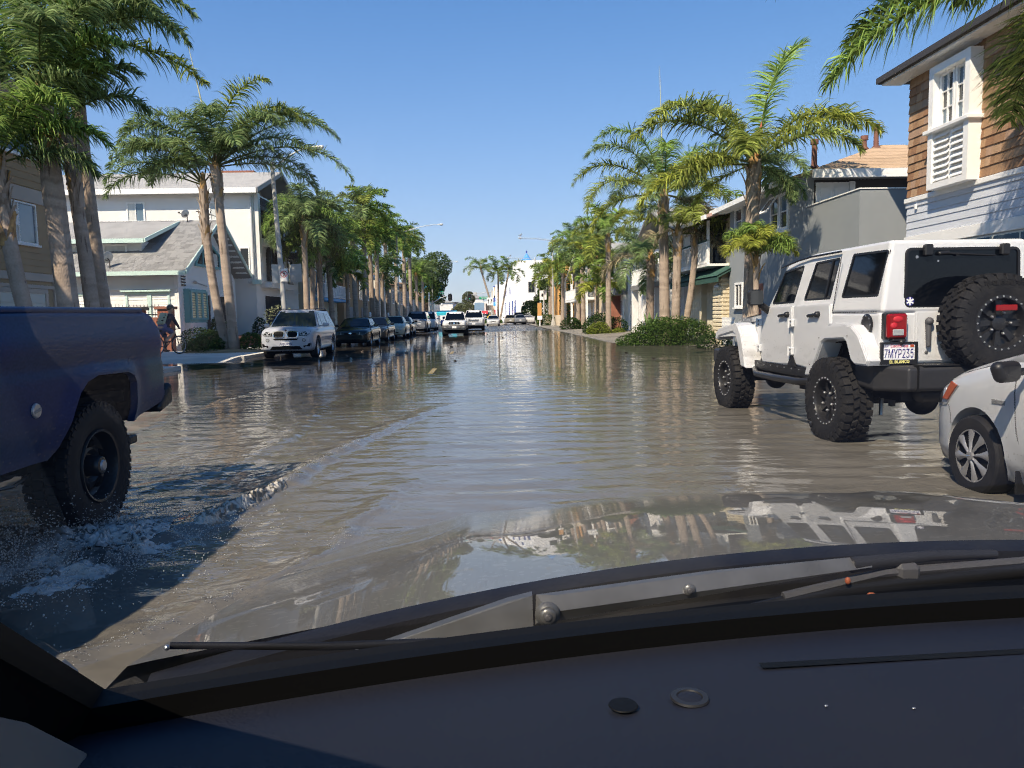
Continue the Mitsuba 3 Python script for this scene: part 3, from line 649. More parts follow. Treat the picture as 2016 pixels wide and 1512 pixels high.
solo('fence', cat([box(8.9, 8.93, 27.9 + i * .09, 27.95 + i * .09, .1, 1.1) for i in range(17)] + [box(8.9, 8.93, 27.9, 29.4, .1 + j * .14, .15 + j * .14) for j in range(8)]), 'white_paint', 'white lattice fence panel beside the grey house', 'fence')

# ---------------------------------------------------------------- right side: houses further along
t = Thing('white_house', 'white two storey house with a white balustrade balcony over a grey garage', 'house')
t.add('wall', box(10.0, 18, 38.3, 49.0, -.1, 5.6), 'white_stucco')
t.add('balcony_floor', box(8.9, 10, 38.6, 48.6, 2.75, 3.02), 'grey_trim')
railing(t, (8.95, 38.7), (8.95, 48.5), 3.04, 3.95, 'white_paint', .2, r=.03)
for y in (38.5, 41.9, 45.2, 48.4): t.add('pier', box(9.0, 9.35, y, y + .42, .0, 2.74), 'white_stucco')
for a in (39.2, 42.6): garage(t, ('x-', 9.7), a, a + 2.6, .05, 2.4, 5, 4, 'slate_siding')
t.add('soffit_wall', box(9.72, 10, 38.5, 48.6, .0, 2.74), 'slate_siding')
for a in (39.4, 42.0, 45.4): window(t, ('x-', 10.0), a, a + 1.7, 3.2, 5.0, 2, 1, sill=False)
t.add('roof', cat(gable_roof(9.6, 18, 38.5, 49, 5.5, 7.2, 'x', .5)), 'roof_grey')
t.add('parapet', box(9.8, 10.0, 38.3, 49, 5.2, 5.65), 'white_stucco')
t.add('address_sign', fbox(('x-', 9.0), 38.55, 38.85, 1.3, 2.0, .0, .03), 'sign_white')
t.add('door', fbox(('x-', 9.7), 46.0, 46.9, .05, 2.2, .0, .04), 'slate_siding')

t = Thing('bay_house', 'pale house with a grey shingled balcony box and brick garage piers', 'house')
t.add('wall', box(9.9, 18, 50, 62, -.1, 5.7), 'white_stucco')
bx = t.add('balcony', box(9.0, 9.9, 55.2, 61.5, 2.7, 4.0), 'roof_grey_b')
for i in range(6): bx.add('shingle_course', board(('x-', 9.0), 55.2, 61.5, 2.7 + i * .215, 2.91 + i * .215, .03, .006), 'roof_grey_b'); bx.add('shingle_course', board(('y-', 55.2), 9.0, 9.9, 2.7 + i * .215, 2.91 + i * .215, .03, .006), 'roof_grey_b')
for y in (55.2, 58.2, 61.2): t.add('brick_pier', box(9.2 if y == 58.2 else 9.6, 9.9, y, y + .5, 0, 2.7), 'brick' if y == 58.2 else 'white_stucco')
garage(t, ('x-', 9.9), 56, 58, .05, 2.3, 4, 4, 'shade_grey'); garage(t, ('x-', 9.9), 59, 61, .05, 2.3, 4, 4, 'white_paint')
for a in (50.6, 52.6, 56.2, 59): window(t, ('x-', 9.9), a, a + 1.4, 3.9 if a > 55 else 3.3, 5.2, 2, 1)
D = t.add('door', fbox(('x-', 9.9), 51.0, 51.9, .05, 2.2, .0, .04), 'galv'); t.add('door', fbox(('x-', 9.9), 53.0, 53.9, .05, 2.2, .0, .04), 'shade_grey')
t.add('roof', hip_roof(9.9, 18, 50, 62, 5.72, 7.4), 'roof_grey')

t = Thing('gable_house', 'tan shingled house with white gable trim and tall glazed balcony doors', 'house')
t.add('wall', box(9.4, 18, 64, 86, -.1, 5.6), 'tan_stucco')
t.add('roof', cat(gable_roof(9.4, 18, 64, 86, 5.4, 8.2, 'x', .7)), 'roof_grey')
t.add('gable_trim', cat([slab([(8.66, 63.2, 5.2), (8.66, 75, 8.05), (8.66, 75, 8.30), (8.66, 63.2, 5.45)][::-1], .06), slab([(8.66, 75, 8.05), (8.66, 86.8, 5.2), (8.66, 86.8, 5.45), (8.66, 75, 8.3)][::-1], .06)]), 'white_paint')
t.add('balcony_floor', box(8.2, 9.4, 66, 85, 2.6, 2.8), 'white_paint')
railing(t, (8.25, 66.2), (8.25, 84.8), 2.82, 3.8, 'white_paint', .5, r=.05)
for y in (66, 72, 78, 84.6): t.add('post', box(8.2, 8.4, y, y + .25, 0, 5.4), 'white_paint')
for a in (66.6, 70.2, 74, 78, 81.4): window(t, ('x-', 9.4), a, a + 2.4, 2.85, 5.0, 2, 1, fm='white_paint', sill=False)
for a in (67, 71.5, 79): garage(t, ('x-', 9.4), a, a + 3, .05, 2.4, 4, 4, 'white_paint')
t.add('brick_wall', box(9.2, 9.4, 74.8, 78.6, 0, 2.6), 'brick')

t = Thing('orange_house', 'orange stucco house with a tall dark cypress at its corner', 'house')
t.add('wall', box(9.2, 18, 92, 112, 0, 8.2), 'orange_stucco')
window(t, ('x-', 9.2), 100, 103, 5.4, 7.2, 2, 2, fm='teal_trim'); window(t, ('x-', 9.2), 106, 109, 5.4, 7.2, 2, 2, fm='teal_trim'); window(t, ('y-', 92), 9.8, 11, 5.6, 7.0, 2, 2, fm='teal_trim')
t.add('roof', hip_roof(9.2, 18, 92, 112, 8.2, 9.6, .3), 'roof_brown')
t.add('garden_wall', box(7.9, 8.1, 84, 112, 0, 1.3), 'tan_stucco')
t.add('gate_pier', box(7.3, 7.9, 118, 118.6, 0, 3.2), 'orange_stucco')

t = Thing('mission_building', 'bright white mission style building with a small blue pointed cupola', 'building')
t.add('wall', cat([prism(Polygon([(5.0, 138), (16, 138), (16, 190), (2.9, 190)]), 0, 9.0, 'xy'), prism(Polygon([(5.0, 138), (10.6, 138), (10.6, 150), (4.5, 150)]), 9.0, 11.1, 'xy'), prism(Polygon([(4.5, 150), (7, 150), (7, 156), (4.25, 156)]), 9.0, 9.9, 'xy')]), 'mission_white')
t.add('cupola', cat([lathe([(1.05, 0), (1.05, .25), (.55, .8), (.12, 1.5), (0, 1.6)], 12)]), 'blue_cupola', 30, M=at(6.9, 142, 11.1))
t.add('finial', ell((6.9, 142, 12.9), (.14, .14, .28), 1), 'blue_trim')
MF = ('y-', 138)
window(t, MF, 6.9, 8.1, 5.4, 7.3, 2, 2, fm='grey_trim', sill=False); window(t, MF, 10.2, 11.2, 6.2, 7.6, 2, 2, fm='grey_trim', sill=False); window(t, MF, 7.2, 8.0, .2, 2.1, 1, 2, fm='grey_trim', sill=False)
def mside(y): return 5.0 - (y - 138) * (2.1 / 52)
for y, z0, z1 in ((143, 1.0, 4.2), (150, 1.0, 4.2), (160, 1.0, 4.2), (172, 1, 4.2), (157, 5.6, 7.2), (170, 5.6, 7.2)):
    q = [(mside(y + 2), y + 2, z0), (mside(y), y, z0), (mside(y), y, z1), (mside(y + 2), y + 2, z1)]
    W = t.add('window', slab(q, .08, hole=.18), 'blue_trim'); W.add('pane', slab(q, .02, inset=.17, lift=.01), 'window_glass')
for i in range(3):
    for j in range(2): t.add('wall_tile', box(mside(141 + 4 * i) - .05, mside(141 + 4 * i), 141 + 4 * i, 141.5 + 4 * i, 6.6 + .9 * j + .4 * i, 7.0 + .9 * j + .4 * i), 'grey_trim')
t.add('door', slab([(mside(146.6), 146.6, .1), (mside(145), 145, .1), (mside(145), 145, 3), (mside(146.6), 146.6, 3)], .06), 'blue_trim')
ps = t.add('balcony', cat([box(.9, 2.7, 200, 203, 5.0, 6.0), box(.9, 2.8, 200, 203, 8.8, 9.0)]), 'blue_trim'); ps.add('post', cat([box(.9, 1.05, 200, 200.2, 6, 8.8), box(2.5, 2.7, 200, 200.2, 6, 8.8)]), 'white_paint')
ps.add('sign', box(.9, 2.5, 199.9, 199.95, 3.9, 4.9), 'sky_blue_paint')
t.add('annexe', box(1.5, 10, 190, 204, 0, 9.0), 'mission_white')

t = Thing('cream_block', 'cream building behind the island palms with a red awning', 'building')
t.add('wall', box(.4, 6, 206, 226, 0, 8.0), 'pale_stucco'); t.add('upper_storey', box(1.2, 6, 207, 226, 8.0, 9.3), 'tan_stucco')
window(t, ('y-', 206), .9, 1.6, 5.4, 6.8, 1, 1, sill=False); t.add('awning', roofslab([(1.0, 203.6, 1.9), (3.4, 203.6, 1.9), (3.4, 206, 2.9), (1.0, 206, 2.9)], .1), 'red_awning')
t.add('shopfront', fbox(('y-', 206), .6, 4, .2, 1.9, .01, .06), 'window_glass')
t = Thing('mural_shop', 'low white shop with a blue painted wall and small red striped awnings', 'shop')
t.add('wall', box(-4.2, 0.3, 214, 228, 0, 5.3), 'white_stucco'); t.add('mural_wall', box(-4.3, -1.6, 213.9, 214, 1, 5.1), 'mural_blue')
t.add('shopfront', fbox(('y-', 214), -1.4, .2, .2, 2.4, .01, .06), 'window_glass')
aw = t.add('awning', roofslab([(-2.6, 211.4, 2.0), (-.6, 211.4, 2.0), (-.6, 213.9, 2.8), (-2.6, 213.9, 2.8)], .1), 'red_awning')
for i in range(2): aw.add('stripe', slab([(-2.2 + i * .8, 211.38, 1.95), (-1.9 + i * .8, 211.38, 1.95), (-1.9 + i * .8, 211.38, 2.2), (-2.2 + i * .8, 211.38, 2.2)], .03), 'sign_white')
t.add('roof_sign', box(-1.2, .2, 213.8, 213.95, 3.0, 4.8), 'dark_trim')
# ---------------------------------------------------------------- left side: brown clapboard building
X = ('x+', -14.0)
t = Thing('brown_building', 'tan clapboard apartment building with beige bands at the far left behind the palms', 'building')
t.add('wall', box(-24, -14, -4, 25.3, -.1, 8.6), 'tan_siding')
def pp(z0, z1, h): clap(t, X, 12, 25.28, z0, z1, h, 'tan_siding')
pp(2.95, 3.74, .2); pp(5.52, 6.38, .215)
for z0, z1 in ((2.68, 2.92), (5.06, 5.48), (2.45, 2.56)): t.add('trim_band', fbox(X, 0, 25.34, z0, z1, .0, .05, .006), 'beige_trim')
t.add('corner_board', box(-14.1, -13.94, 25.20, 25.38, 0, 8.6), 'beige_trim')
for a, b in ((21.0, 22.6), (22.7, 24.5), (18.6, 20.4)):
    window(t, X, a, b, 3.78, 5.02, 2, 1, fm='white_paint', gm=['curtain', 'window_blue'], fw=.05)
    window(t, X, a, b, 6.42, 7.7, 2, 1, fm='white_paint', gm='window_blue', fw=.05)
window(t, X, 23.0, 23.5, 4.3, 4.75, 1, 1, fm='white_paint', name='vent_window', dep=.09, sill=False)
for a in (22.4, 19.0):
    t.add('garage_frame', cat([fbox(X, a - .14, a, 0, 2.44, 0, .06), fbox(X, a + 2.3, a + 2.44, 0, 2.44, 0, .06), fbox(X, a - .14, a + 2.44, 2.30, 2.44, 0, .055)]), 'beige_trim')
    garage(t, X, a, a + 2.3, 0, 2.30, 1, 7, 'pale_stucco')

# ---------------------------------------------------------------- left side: white cottage with mint trim
t = Thing('cottage', 'white clapboard cottage with mint green trim and a grey shingle gable roof', 'house')
Y = ('y-', 35.0)
t.add('wall', cat([box(-30, -14, 35.0, 43.0, 0, 3.55), prism(Polygon([(35.0, 3.55), (43.0, 3.55), (39.3, 6.2)]), -20, -14.0, 'yz')]), 'clap_white')
clap(t, Y, -19.5, -14.0, .4, 2.85, .16, 'clap_white'); clap(t, ('x+', -14.0), 35.0, 43.0, .3, 3.5, .165, 'clap_white')
t.add('frieze', fbox(Y, -20, -13.98, 2.86, 3.5, .0, .035), 'clap_white')
t.add('corner_board', box(-14.06, -13.94, 34.93, 35.06, .2, 3.5), 'white_paint')
roofA = [(-30, 34.35, 3.55), (-13.3, 34.35, 3.55), (-13.3, 39.2, 6.35), (-30, 39.2, 6.35)]
R = t.add('roof', cat([roofslab(roofA, .08), roofslab([(-13.3, 43.9, 3.6), (-30, 43.9, 3.6), (-30, 39.2, 6.35), (-13.3, 39.2, 6.35)], .08)]), 'roof_grey', label='grey shingle roof')
# shingle tabs in courses: too fine to pick apart, so one mesh
tabs, tabs2 = [], []
n = 24; u = np.array([0, 4.85, 2.80]); ul = np.linalg.norm(u); u /= ul; nn = np.array([0, -u[2], u[1]])
for j in range(n):
    x = -20.5 + rng.random() * .3
    while x < -13.35:
        w = rng.choice([.16, .22, .3]); o = np.array([x, 34.33, 3.545]) + u * (j * ul / n) + nn * (.004 + .014 * rng.random()); x1 = min(x + w - .012, -13.3)
        q = [o, o + [x1 - x, 0, 0], o + [x1 - x, 0, 0] + u * (ul / n + .02) - nn * .004, o + u * (ul / n + .02) - nn * .004]
        if x1 > x: (tabs if rng.random() < .6 else tabs2).append(np.array(q + [p - nn * .016 for p in q[:2]]))
        x += w
def tabmesh(T_): return tm(np.vstack(T_), np.vstack([np.array([[0, 1, 2, 3], [4, 5, 1, 0]]) + 6 * i for i in range(len(T_))]))
R.add('roof_shingles', tabmesh(tabs), 'roof_grey', kind='stuff'); R.add('roof_shingles', tabmesh(tabs2), 'roof_grey_b', kind='stuff')
t.add('eave_board', box(-30, -13.3, 34.24, 34.36, 3.40, 3.58), 'mint_trim')
for a, b in (((34.3, 3.42), (39.2, 6.28)), ((44.0, 3.47), (39.2, 6.28))):
    q = [(-13.28, a[0], a[1]), (-13.28, b[0], b[1]), (-13.28, b[0], b[1] + .22), (-13.28, a[0], a[1] + .22)]
    t.add('barge_board', slab(q if a[0] < b[0] else q[::-1], .05), 'mint_trim')
for i in range(8):
    y = 36.2 + i * .42; t.add('rafter', box(-13.95, -13.35, y, y + .09, 3.55 + (y - 34.35) * .577 - .19, 3.55 + (y - 34.35) * .577 - .10), 'white_paint')
for i in range(8):
    y = 39.9 + i * .45; t.add('rafter', box(-13.95, -13.35, y, y + .09, 6.35 - (y - 39.2) * .585 - .19, 6.35 - (y - 39.2) * .585 - .10), 'white_paint')
# dormer
t.add('dormer_wall', box(-20, -15.95, 36.2, 39.0, 3.9, 5.1), 'clap_white')
dr_ = t.add('dormer_roof', roofslab([(-24, 35.7, 5.12), (-15.6, 35.7, 5.12), (-15.3, 38.9, 6.26), (-24, 38.9, 6.26)], .1), 'roof_grey')
dr_.add('eave_board', box(-24, -15.6, 35.62, 35.71, 4.95, 5.14), 'mint_trim')
dr_.add('barge_board', slab([(-15.58, 35.65, 4.97), (-15.28, 38.95, 6.14), (-15.28, 38.95, 6.30), (-15.58, 35.65, 5.15)], .05), 'mint_trim')
DF = ('y-', 36.2)
window(t, DF, -19.2, -18.2, 4.1, 4.95, 1, 1, fm='white_paint', gm='curtain'); window(t, DF, -17.7, -16.6, 4.1, 4.95, 1, 1, fm='white_paint', gm='curtain')
# front windows with slatted blinds
def blind(t, face, a0, a1, z0, z1, m, fm, n):
    W = t.add('window', slab(fp(face, a0, a1, z0, z1), .07, hole=.09), fm)
    W.add('pane', fbox(face, a0 + .08, a1 - .08, z0 + .08, z1 - .08, .003, .008), 'window_blue')
    for i in range(n):
        z = z0 + .10 + i * (z1 - z0 - .2) / n; W.add('slat', board(face, a0 + .09, a1 - .09, z, z + (z1 - z0 - .2) / n * .7, .035, .015), m)
    return W
blind(t, Y, -16.25, -15.2, 1.35, 2.68, 'clap_white', 'mint_trim', 10); blind(t, Y, -15.2, -14.3, 1.35, 2.68, 'clap_white', 'mint_trim', 10)
blind(t, Y, -19.4, -18.0, 1.35, 2.68, 'clap_white', 'mint_trim', 9)
t.add('window_hood', fbox(Y, -16.4, -14.2, 2.70, 2.78, .0, .22, .01), 'mint_trim')
t.add('ledge', fbox(Y, -20, -13.9, 2.80, 2.87, .0, .12), 'clap_white')
# bay window, gable window, porch openings on the street side
XF = ('x+', -14.0)
for a in (35.75, 36.45, 37.15): blind(t, ('x+', -13.72), a, a + .68, 1.42, 2.78, 'pale_yellow', 'teal_trim', 10)
t.add('bay_box', cat([box(-14, -13.73, 35.72, 37.86, 1.3, 2.85)]), 'teal_trim'); t.add('bay_apron', box(-14, -13.74, 35.74, 37.84, .2, 1.29), 'clap_white')
W = t.add('gable_window', slab([(-13.97, 37.2, 3.98), (-13.97, 40.6, 3.98), (-13.97, 40.6, 4.7), (-13.97, 39.6, 5.15), (-13.97, 38.3, 5.1), (-13.97, 37.4, 4.3)], .07, hole=.12), 'teal_trim')
W.add('pane', slab([(-13.97, 37.2, 3.98), (-13.97, 40.6, 3.98), (-13.97, 40.6, 4.7), (-13.97, 39.6, 5.15), (-13.97, 38.3, 5.1), (-13.97, 37.4, 4.3)], .012, inset=.1, lift=.004), 'window_glass')
W.add('mullion', cat([fbox(('x+', -13.97), a, a + .1, 4.05, 5.05, .0, .06) for a in (38.2, 39.2)]), 'teal_trim'); W.add('curtain', fbox(('x+', -13.97), 39.5, 40.3, 4.1, 4.75, .012, .02), 'curtain')
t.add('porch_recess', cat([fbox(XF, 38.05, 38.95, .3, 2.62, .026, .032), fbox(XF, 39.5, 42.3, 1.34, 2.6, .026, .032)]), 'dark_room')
W = t.add('porch_frame', cat([slab(fp(XF, 38.0, 39.0, .25, 2.7, .02), .06, hole=.07), slab(fp(XF, 39.42, 42.4, 1.26, 2.68, .02), .06, hole=.08)]), 'white_paint')
W.add('chair_back', fbox(XF, 39.9, 40.3, 1.42, 2.1, .034, .05), 'roof_tan')
t.add('oar', cat([tube([(-13.93, 37.3, 3.18), (-13.93, 38.6, 3.06)], .02, 6), ell((-13.93, 37.05, 3.2), (.02, .26, .08), 1)]), 'badge_grey', label='grey oar hung on the wall')
t.add('house_sign', cat([fbox(XF, 35.5, 36.0, 2.98 + .13 * i, 3.05 + .13 * i, .03, .045) for i in range(4)]), 'dark_trim')
t.add('downpipe', tube([(-13.9, 34.95, 3.4), (-13.9, 34.95, .3)], .04, 8), 'white_paint')
# satellite dishes
def dish(name, p, label, s=1.0):
    d = Thing(name, label, 'satellite dish'); x, y, z = p
    prof = [(0, .0), (.15, .01), (.28, .045), (.36, .085), (.36, .095), (.27, .06), (.14, .025), (0, .015)]
    m = lathe([(r * s, h * s) for r, h in prof], 18); m.apply_transform(trimesh.transformations.rotation_matrix(math.radians(-62), (0.55, .85, 0))); m.apply_translation((x, y, z + .55 * s))
    d.add('reflector', m, 'galv', 30); d.add('mast', tube([(x + .05, y + .05, z - .05), (x + .05, y + .05, z + .4 * s), (x, y, z + .55 * s)], .025, 8), 'dark_trim')
    d.add('feed_arm', cat([tube([(x, y, z + .4 * s), (x - .45 * s, y - .2 * s, z + .62 * s)], .015, 6), ell((x - .46 * s, y - .2 * s, z + .65 * s), (.05, .05, .05), 1)]), 'dark_trim')
dish('satellite_dish', (-16.75, 34.6, 3.75), 'dark satellite dish low on the grey cottage roof beside a palm trunk', .8)
dish('satellite_dish', (-14.9, 38.9, 6.3), 'satellite dish on the cottage ridge in front of the white apartment window', .6)
dish('satellite_dish', (-20.3, 48, 9.9), 'satellite dish standing on the ridge of the white apartment building', .9)
solo('antenna', cat([tube([(-14.0, 39.2, 6.3), (-13.75, 39.2, 6.85)], .02, 6), tube([(-14.5, 39.2, 6.8), (-13.2, 39.2, 6.45)], .018, 6)] + [tube([(-14.4 + i * .28, 39.0, 6.78 - i * .08), (-14.3 + i * .28, 39.4, 6.80 - i * .08)], .01, 5) for i in range(4)]), 'dark_trim', 'bare broken aerial lying along the cottage ridge', 'antenna')

# garden wall, fence, brick planter in front of the cottage
t = Thing('brick_wall', 'low red brick planter wall in front of the cottage porch', 'wall')
t.add('core', box(-13.2, -11.7, 34.62, 44, 0, .50), 'mortar')
for j in range(4):
    for i in range(5):
        x = -13.24 + i * .31 + (j % 2) * .12; t.add('brick', box(x, x + .29, 34.55, 34.64, .05 + j * .12, .155 + j * .12, .008), 'brick' if (i + j) % 3 else 'brick_b')
    st = []
    for i in range(30):
        y = 34.66 + i * .31 + (j % 2) * .14; t.add('brick', box(-11.70, -11.62, y, y + .29, .05 + j * .12, .155 + j * .12, .008), 'brick' if (i * 5 + j) % 4 else 'brick_b')
t.add('cap', box(-13.28, -11.58, 34.5, 44, .51, .59, .012), 'brick')
t = Thing('garden_fence', 'black iron railing on a low brick wall in front of the cottage', 'fence')
t.add('base', box(-20, -13.7, 33.0, 33.3, 0, 1.55), 'brick')
t.add('rail', cat([box(-20, -13.8, 33.12, 33.16, 1.66, 1.70), box(-20, -13.8, 33.12, 33.16, 1.98, 2.02)]), 'iron')
for i in range(40): t.add('picket', tube([(-19.9 + i * .15, 33.14, 1.55), (-19.9 + i * .15, 33.14, 2.08), (-19.9 + i * .15, 33.14, 2.14)], [.012, .012, .001], 5), 'iron')
for n_, x, z in (('brick_pier', -16.6, 2.02), ('brick_pier', -14.95, 1.98), ('brick_pier', -13.75, 2.0)):
    p = Thing('gate_pier', {-16.6: 'brick pier with a dark cap carrying the iron lantern', -14.95: 'brick pier with a dark cap in the middle of the cottage fence', -13.75: 'red brick pier at the end of the cottage fence beside the cyclist'}[x], 'pier')
    p.add('shaft', box(x - .25, x + .25, 32.9, 33.4, 0, z - .12), 'brick')
    p.add('cap', box(x - .36, x + .36, 32.8, 33.5, z - .12, z, .02), 'dark_trim' if x < -14 else 'brick')
    for j in range(6): p.add('brick_course', box(x - .262, x + .262, 32.888, 33.41, 1.0 + j * .145, 1.125 + j * .145, .006), 'brick_b' if j % 2 else 'brick')
ln = Thing('lantern', 'old fashioned iron lantern on a gate pier in front of the cottage', 'lamp')
ln.add('post', lathe([(.14, 0), (.14, .04), (.05, .08), (.035, .2), (.07, .24), (0, .26)], 12), 'iron', 30, M=at(-16.6, 33.1, 2.02))
lg = ln.add('glass', lathe([(.07, 0), (.15, .30), (0, .30)], 6), 'curtain', M=at(-16.6, 33.1, 2.28)); ln.add('cage', cat([lathe([(.17, .30), (.19, .34), (.06, .48), (.03, .58), (0, .62)], 12)] + [tube([(.075 * math.cos(a), .075 * math.sin(a), 0), (.16 * math.cos(a), .16 * math.sin(a), .31)], .012, 5) for a in np.arange(6) * math.pi / 3]), 'iron', M=at(-16.6, 33.1, 2.28))

# ---------------------------------------------------------------- left side: white apartment building
t = Thing('apartment_building', 'big white stucco apartment building with a grey pitched roof and arched windows', 'building')
t.add('wall', cat([box(-30, -13.02, 43.6, 53, 0, 8.45)]), 'white_stucco')
t.add('gable', prism(Polygon([(44.0, 8.42), (53, 8.42), (48.6, 10.2)]), -14.6, -14.5, 'yz'), 'shade_grey')
R = t.add('roof', cat([roofslab([(-30, 43.0, 8.55), (-12.6, 43.0, 8.55), (-12.6, 48.3, 10.35), (-30, 48.3, 10.35)], .1), roofslab([(-12.6, 53.6, 8.55), (-30, 53.6, 8.55), (-30, 48.3, 10.35), (-12.6, 48.3, 10.35)], .1)]), 'roof_grey')
t.add('fascia', box(-30, -12.6, 42.9, 43.0, 8.28, 8.56), 'white_paint'); t.add('barge_board', cat([slab([(-12.6, 42.95, 8.3), (-12.6, 48.3, 10.12), (-12.6, 48.3, 10.36), (-12.6, 42.95, 8.56)], .08), slab([(-12.6, 48.3, 10.12), (-12.6, 53.6, 8.3), (-12.6, 53.6, 8.56), (-12.6, 48.3, 10.36)], .08)]), 'grey_trim')
t.add('chimney', box(-17, -14.6, 49.5, 50.5, 9.6, 10.7), 'brick')
AY, AX = ('y-', 43.6), ('x+', -13.0)
window(t, AY, -19.9, -18.9, 6.85, 7.95, 2, 1, gm=['curtain', 'window_blue']); window(t, AY, -15.4, -14.9, 6.85, 7.9, 1, 1, gm='curtain')
window(t, AY, -13.85, -13.30, 4.0, 5.4, 1, 1, gm=['window_glass'], fw=.06)
t.add('wall_lamp', box(-13.4, -13.2, 43.4, 43.6, 3.4, 3.5), 'galv')
# street side: recessed loggia, arched windows, planter, garage
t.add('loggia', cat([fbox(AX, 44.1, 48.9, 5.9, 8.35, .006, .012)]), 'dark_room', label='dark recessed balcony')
t.add('loggia_frame', cat([fbox(AX, 43.7, 44.12, 3.4, 8.4, 0, .25), fbox(AX, 48.8, 49.2, 5.8, 8.4, 0, .25), fbox(AX, 44.12, 48.8, 5.60, 5.95, 0, .30)]), 'white_stucco')
t.add('balcony_beam', fbox(AX, 44.1, 48.8, 7.55, 7.8, .02, .2), 'dark_trim')
railing(t, (-12.78, 44.15), (-12.78, 48.8), 6.0, 6.95, 'dark_trim', .15, r=.022)
for a in (45.7, 47.6):
    q = [(a, 3.65), (a + 1.35, 3.65)] + [(a + .675 + .675 * math.cos(s), 5.0 + .7 * math.sin(s)) for s in np.linspace(0, math.pi, 13)]
    g0 = Polygon(q); f = ('x+', -13.0)
    W = t.add('arched_window', prism(g0.difference(g0.buffer(-.13)), -12.99, -12.85, 'yz'), 'dark_trim'); W.add('pane', prism(g0.buffer(-.11), -12.985, -12.96, 'yz'), 'window_blue')
    W.add('bar', cat([box(-12.96, -12.92, a + .64, a + .71, 3.75, 5.55), box(-12.96, -12.93, a + .1, a + 1.25, 4.25, 4.31)]), 'dark_trim')
t.add('planter', fbox(AX, 44.4, 50.2, 3.2, 3.52, .0, .6, .01), 'white_stucco')
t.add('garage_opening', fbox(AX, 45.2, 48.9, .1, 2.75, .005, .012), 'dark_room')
window(t, AX, 50.2, 51.6, 5.9, 8.0, 1, 2, fm='grey_trim', gm='window_blue'); window(t, AX, 50.4, 51.4, 3.7, 5.2, 1, 2, fm='grey_trim')
pg = t.add('pergola', cat([fbox(AX, 50.0, 53.4, 5.3, 5.5, 0, .9)] + [fbox(AX, 50 + i * .55, 50.14 + i * .55, 5.5, 5.62, 0, 1.3) for i in range(7)]), 'dark_trim')
t.add('drainpipe', tube([(-13.1, 43.55, 8.2), (-13.1, 43.55, 3.5)], .05, 8), 'galv'); t.add('side_awning', box(-13.1, -12.7, 43.2, 43.6, 3.35, 3.6), 'mint_trim')

# ---------------------------------------------------------------- left side: houses behind the palm row
t = Thing('cream_balcony_house', 'cream house with a white balustrade and a blue band behind the left palm row', 'house')
t.add('wall', box(-24, -13, 55, 66, 0, 5.8), 'cream_stucco'); t.add('balcony_floor', box(-13, -11.9, 56, 66, 2.7, 2.9), 'sky_blue_paint'); railing(t, (-11.95, 56.1), (-11.95, 65.9), 2.95, 3.95, 'white_paint', .28, r=.05)
t.add('upper_storey', box(-24, -13.6, 55, 66, 5.8, 6.4), 'tan_siding'); t.add('roof', cat(gable_roof(-24, -12.2, 55, 66, 6.2, 7.6, 'y', .4)), 'roof_tan')
for a in (57, 60, 63): window(t, ('x+', -13.0), a, a + 1.6, 3.1, 5.0, 2, 1, sill=False); t.add('door', fbox(('x+', -13.0), a, a + 1.1, .1, 2.2, 0, .05), 'dark_trim')
window(t, ('y-', 55), -14.4, -13.5, 3.2, 4.6, 1, 1); window(t, ('y-', 55), -15.8, -14.8, 3.2, 4.6, 1, 1)
t = Thing('tile_roof_house', 'brown house with a pinkish tile roof half hidden by palm trunks', 'house')
t.add('wall', box(-24, -12.8, 68, 84, 0, 6.0), 'tan_siding'); t.add('roof', cat(gable_roof(-24, -12.6, 68, 84, 5.9, 7.9, 'y', .5)), 'roof_pink'); t.add('fascia', box(-12.1, -12.0, 67.5, 84.5, 5.55, 5.8), 'white_paint')
for a in (69, 72.5, 76, 80): window(t, ('x+', -12.8), a, a + 1.8, 3.2, 5.0, 2, 1); 
for a in (70, 77): garage(t, ('x+', -12.8), a, a + 2.8, .1, 2.4, 4, 4, 'shade_grey')
for k, (y0, y1, h, wm, lab) in enumerate(((86, 97, 6.2, 'pale_stucco', 'pale stucco house deep in the shade of the left palm row'), (99, 112, 5.6, 'tan_stucco', 'tan stucco house at the far end of the left palm row'), (128, 150, 7.0, 'shade_grey', 'grey corner building beyond the left traffic signal'))):
    t = Thing('stucco_house', lab, 'house'); t.add('wall', box(-26, -12.6 + (k == 2) * -2, y0, y1, 0, h), wm); t.add('roof', hip_roof(-26, -12.6 + (k == 2) * -2, y0, y1, h, h + 1.5), 'roof_brown')
    for a in np.arange(y0 + 1, y1 - 2, 3.2): window(t, ('x+', -12.6 + (k == 2) * -2), a, a + 1.6, 3.2, 4.9, 2, 1)
t = Thing('blue_sign_shop', 'low shop with a pale blue sign board near the left street lamp', 'shop')
t.add('wall', box(-19, -11, 152, 170, 0, 5.2), 'pale_stucco'); sg = t.add('sign_board', box(-13.2, -9.2, 149.6, 149.9, 4.8, 7.4), 'sky_blue_paint')
for i in range(3): sg.add('lettering', box(-12.6 + i * 1.1, -12.0 + i * 1.1, 149.55, 149.6, 5.5, 6.7), 'sign_white')
t.add('roof', hip_roof(-19, -11, 152, 170, 5.2, 6.6), 'roof_pink')
solo('shade_canopy', cat([roofslab([(-10.5, 150, 2.1), (-6.6, 150, 2.1), (-6.6, 154, 2.6), (-10.5, 154, 2.6)], .1), box(-10.5, -6.6, 149.9, 150, 1.6, 2.1)] + [box(x, x + .1, 150.1, 150.2, 0, 2.0) for x in (-10.3, -6.9)]), 'turquoise', 'bright turquoise canopy beyond the parked cars', 'canopy')
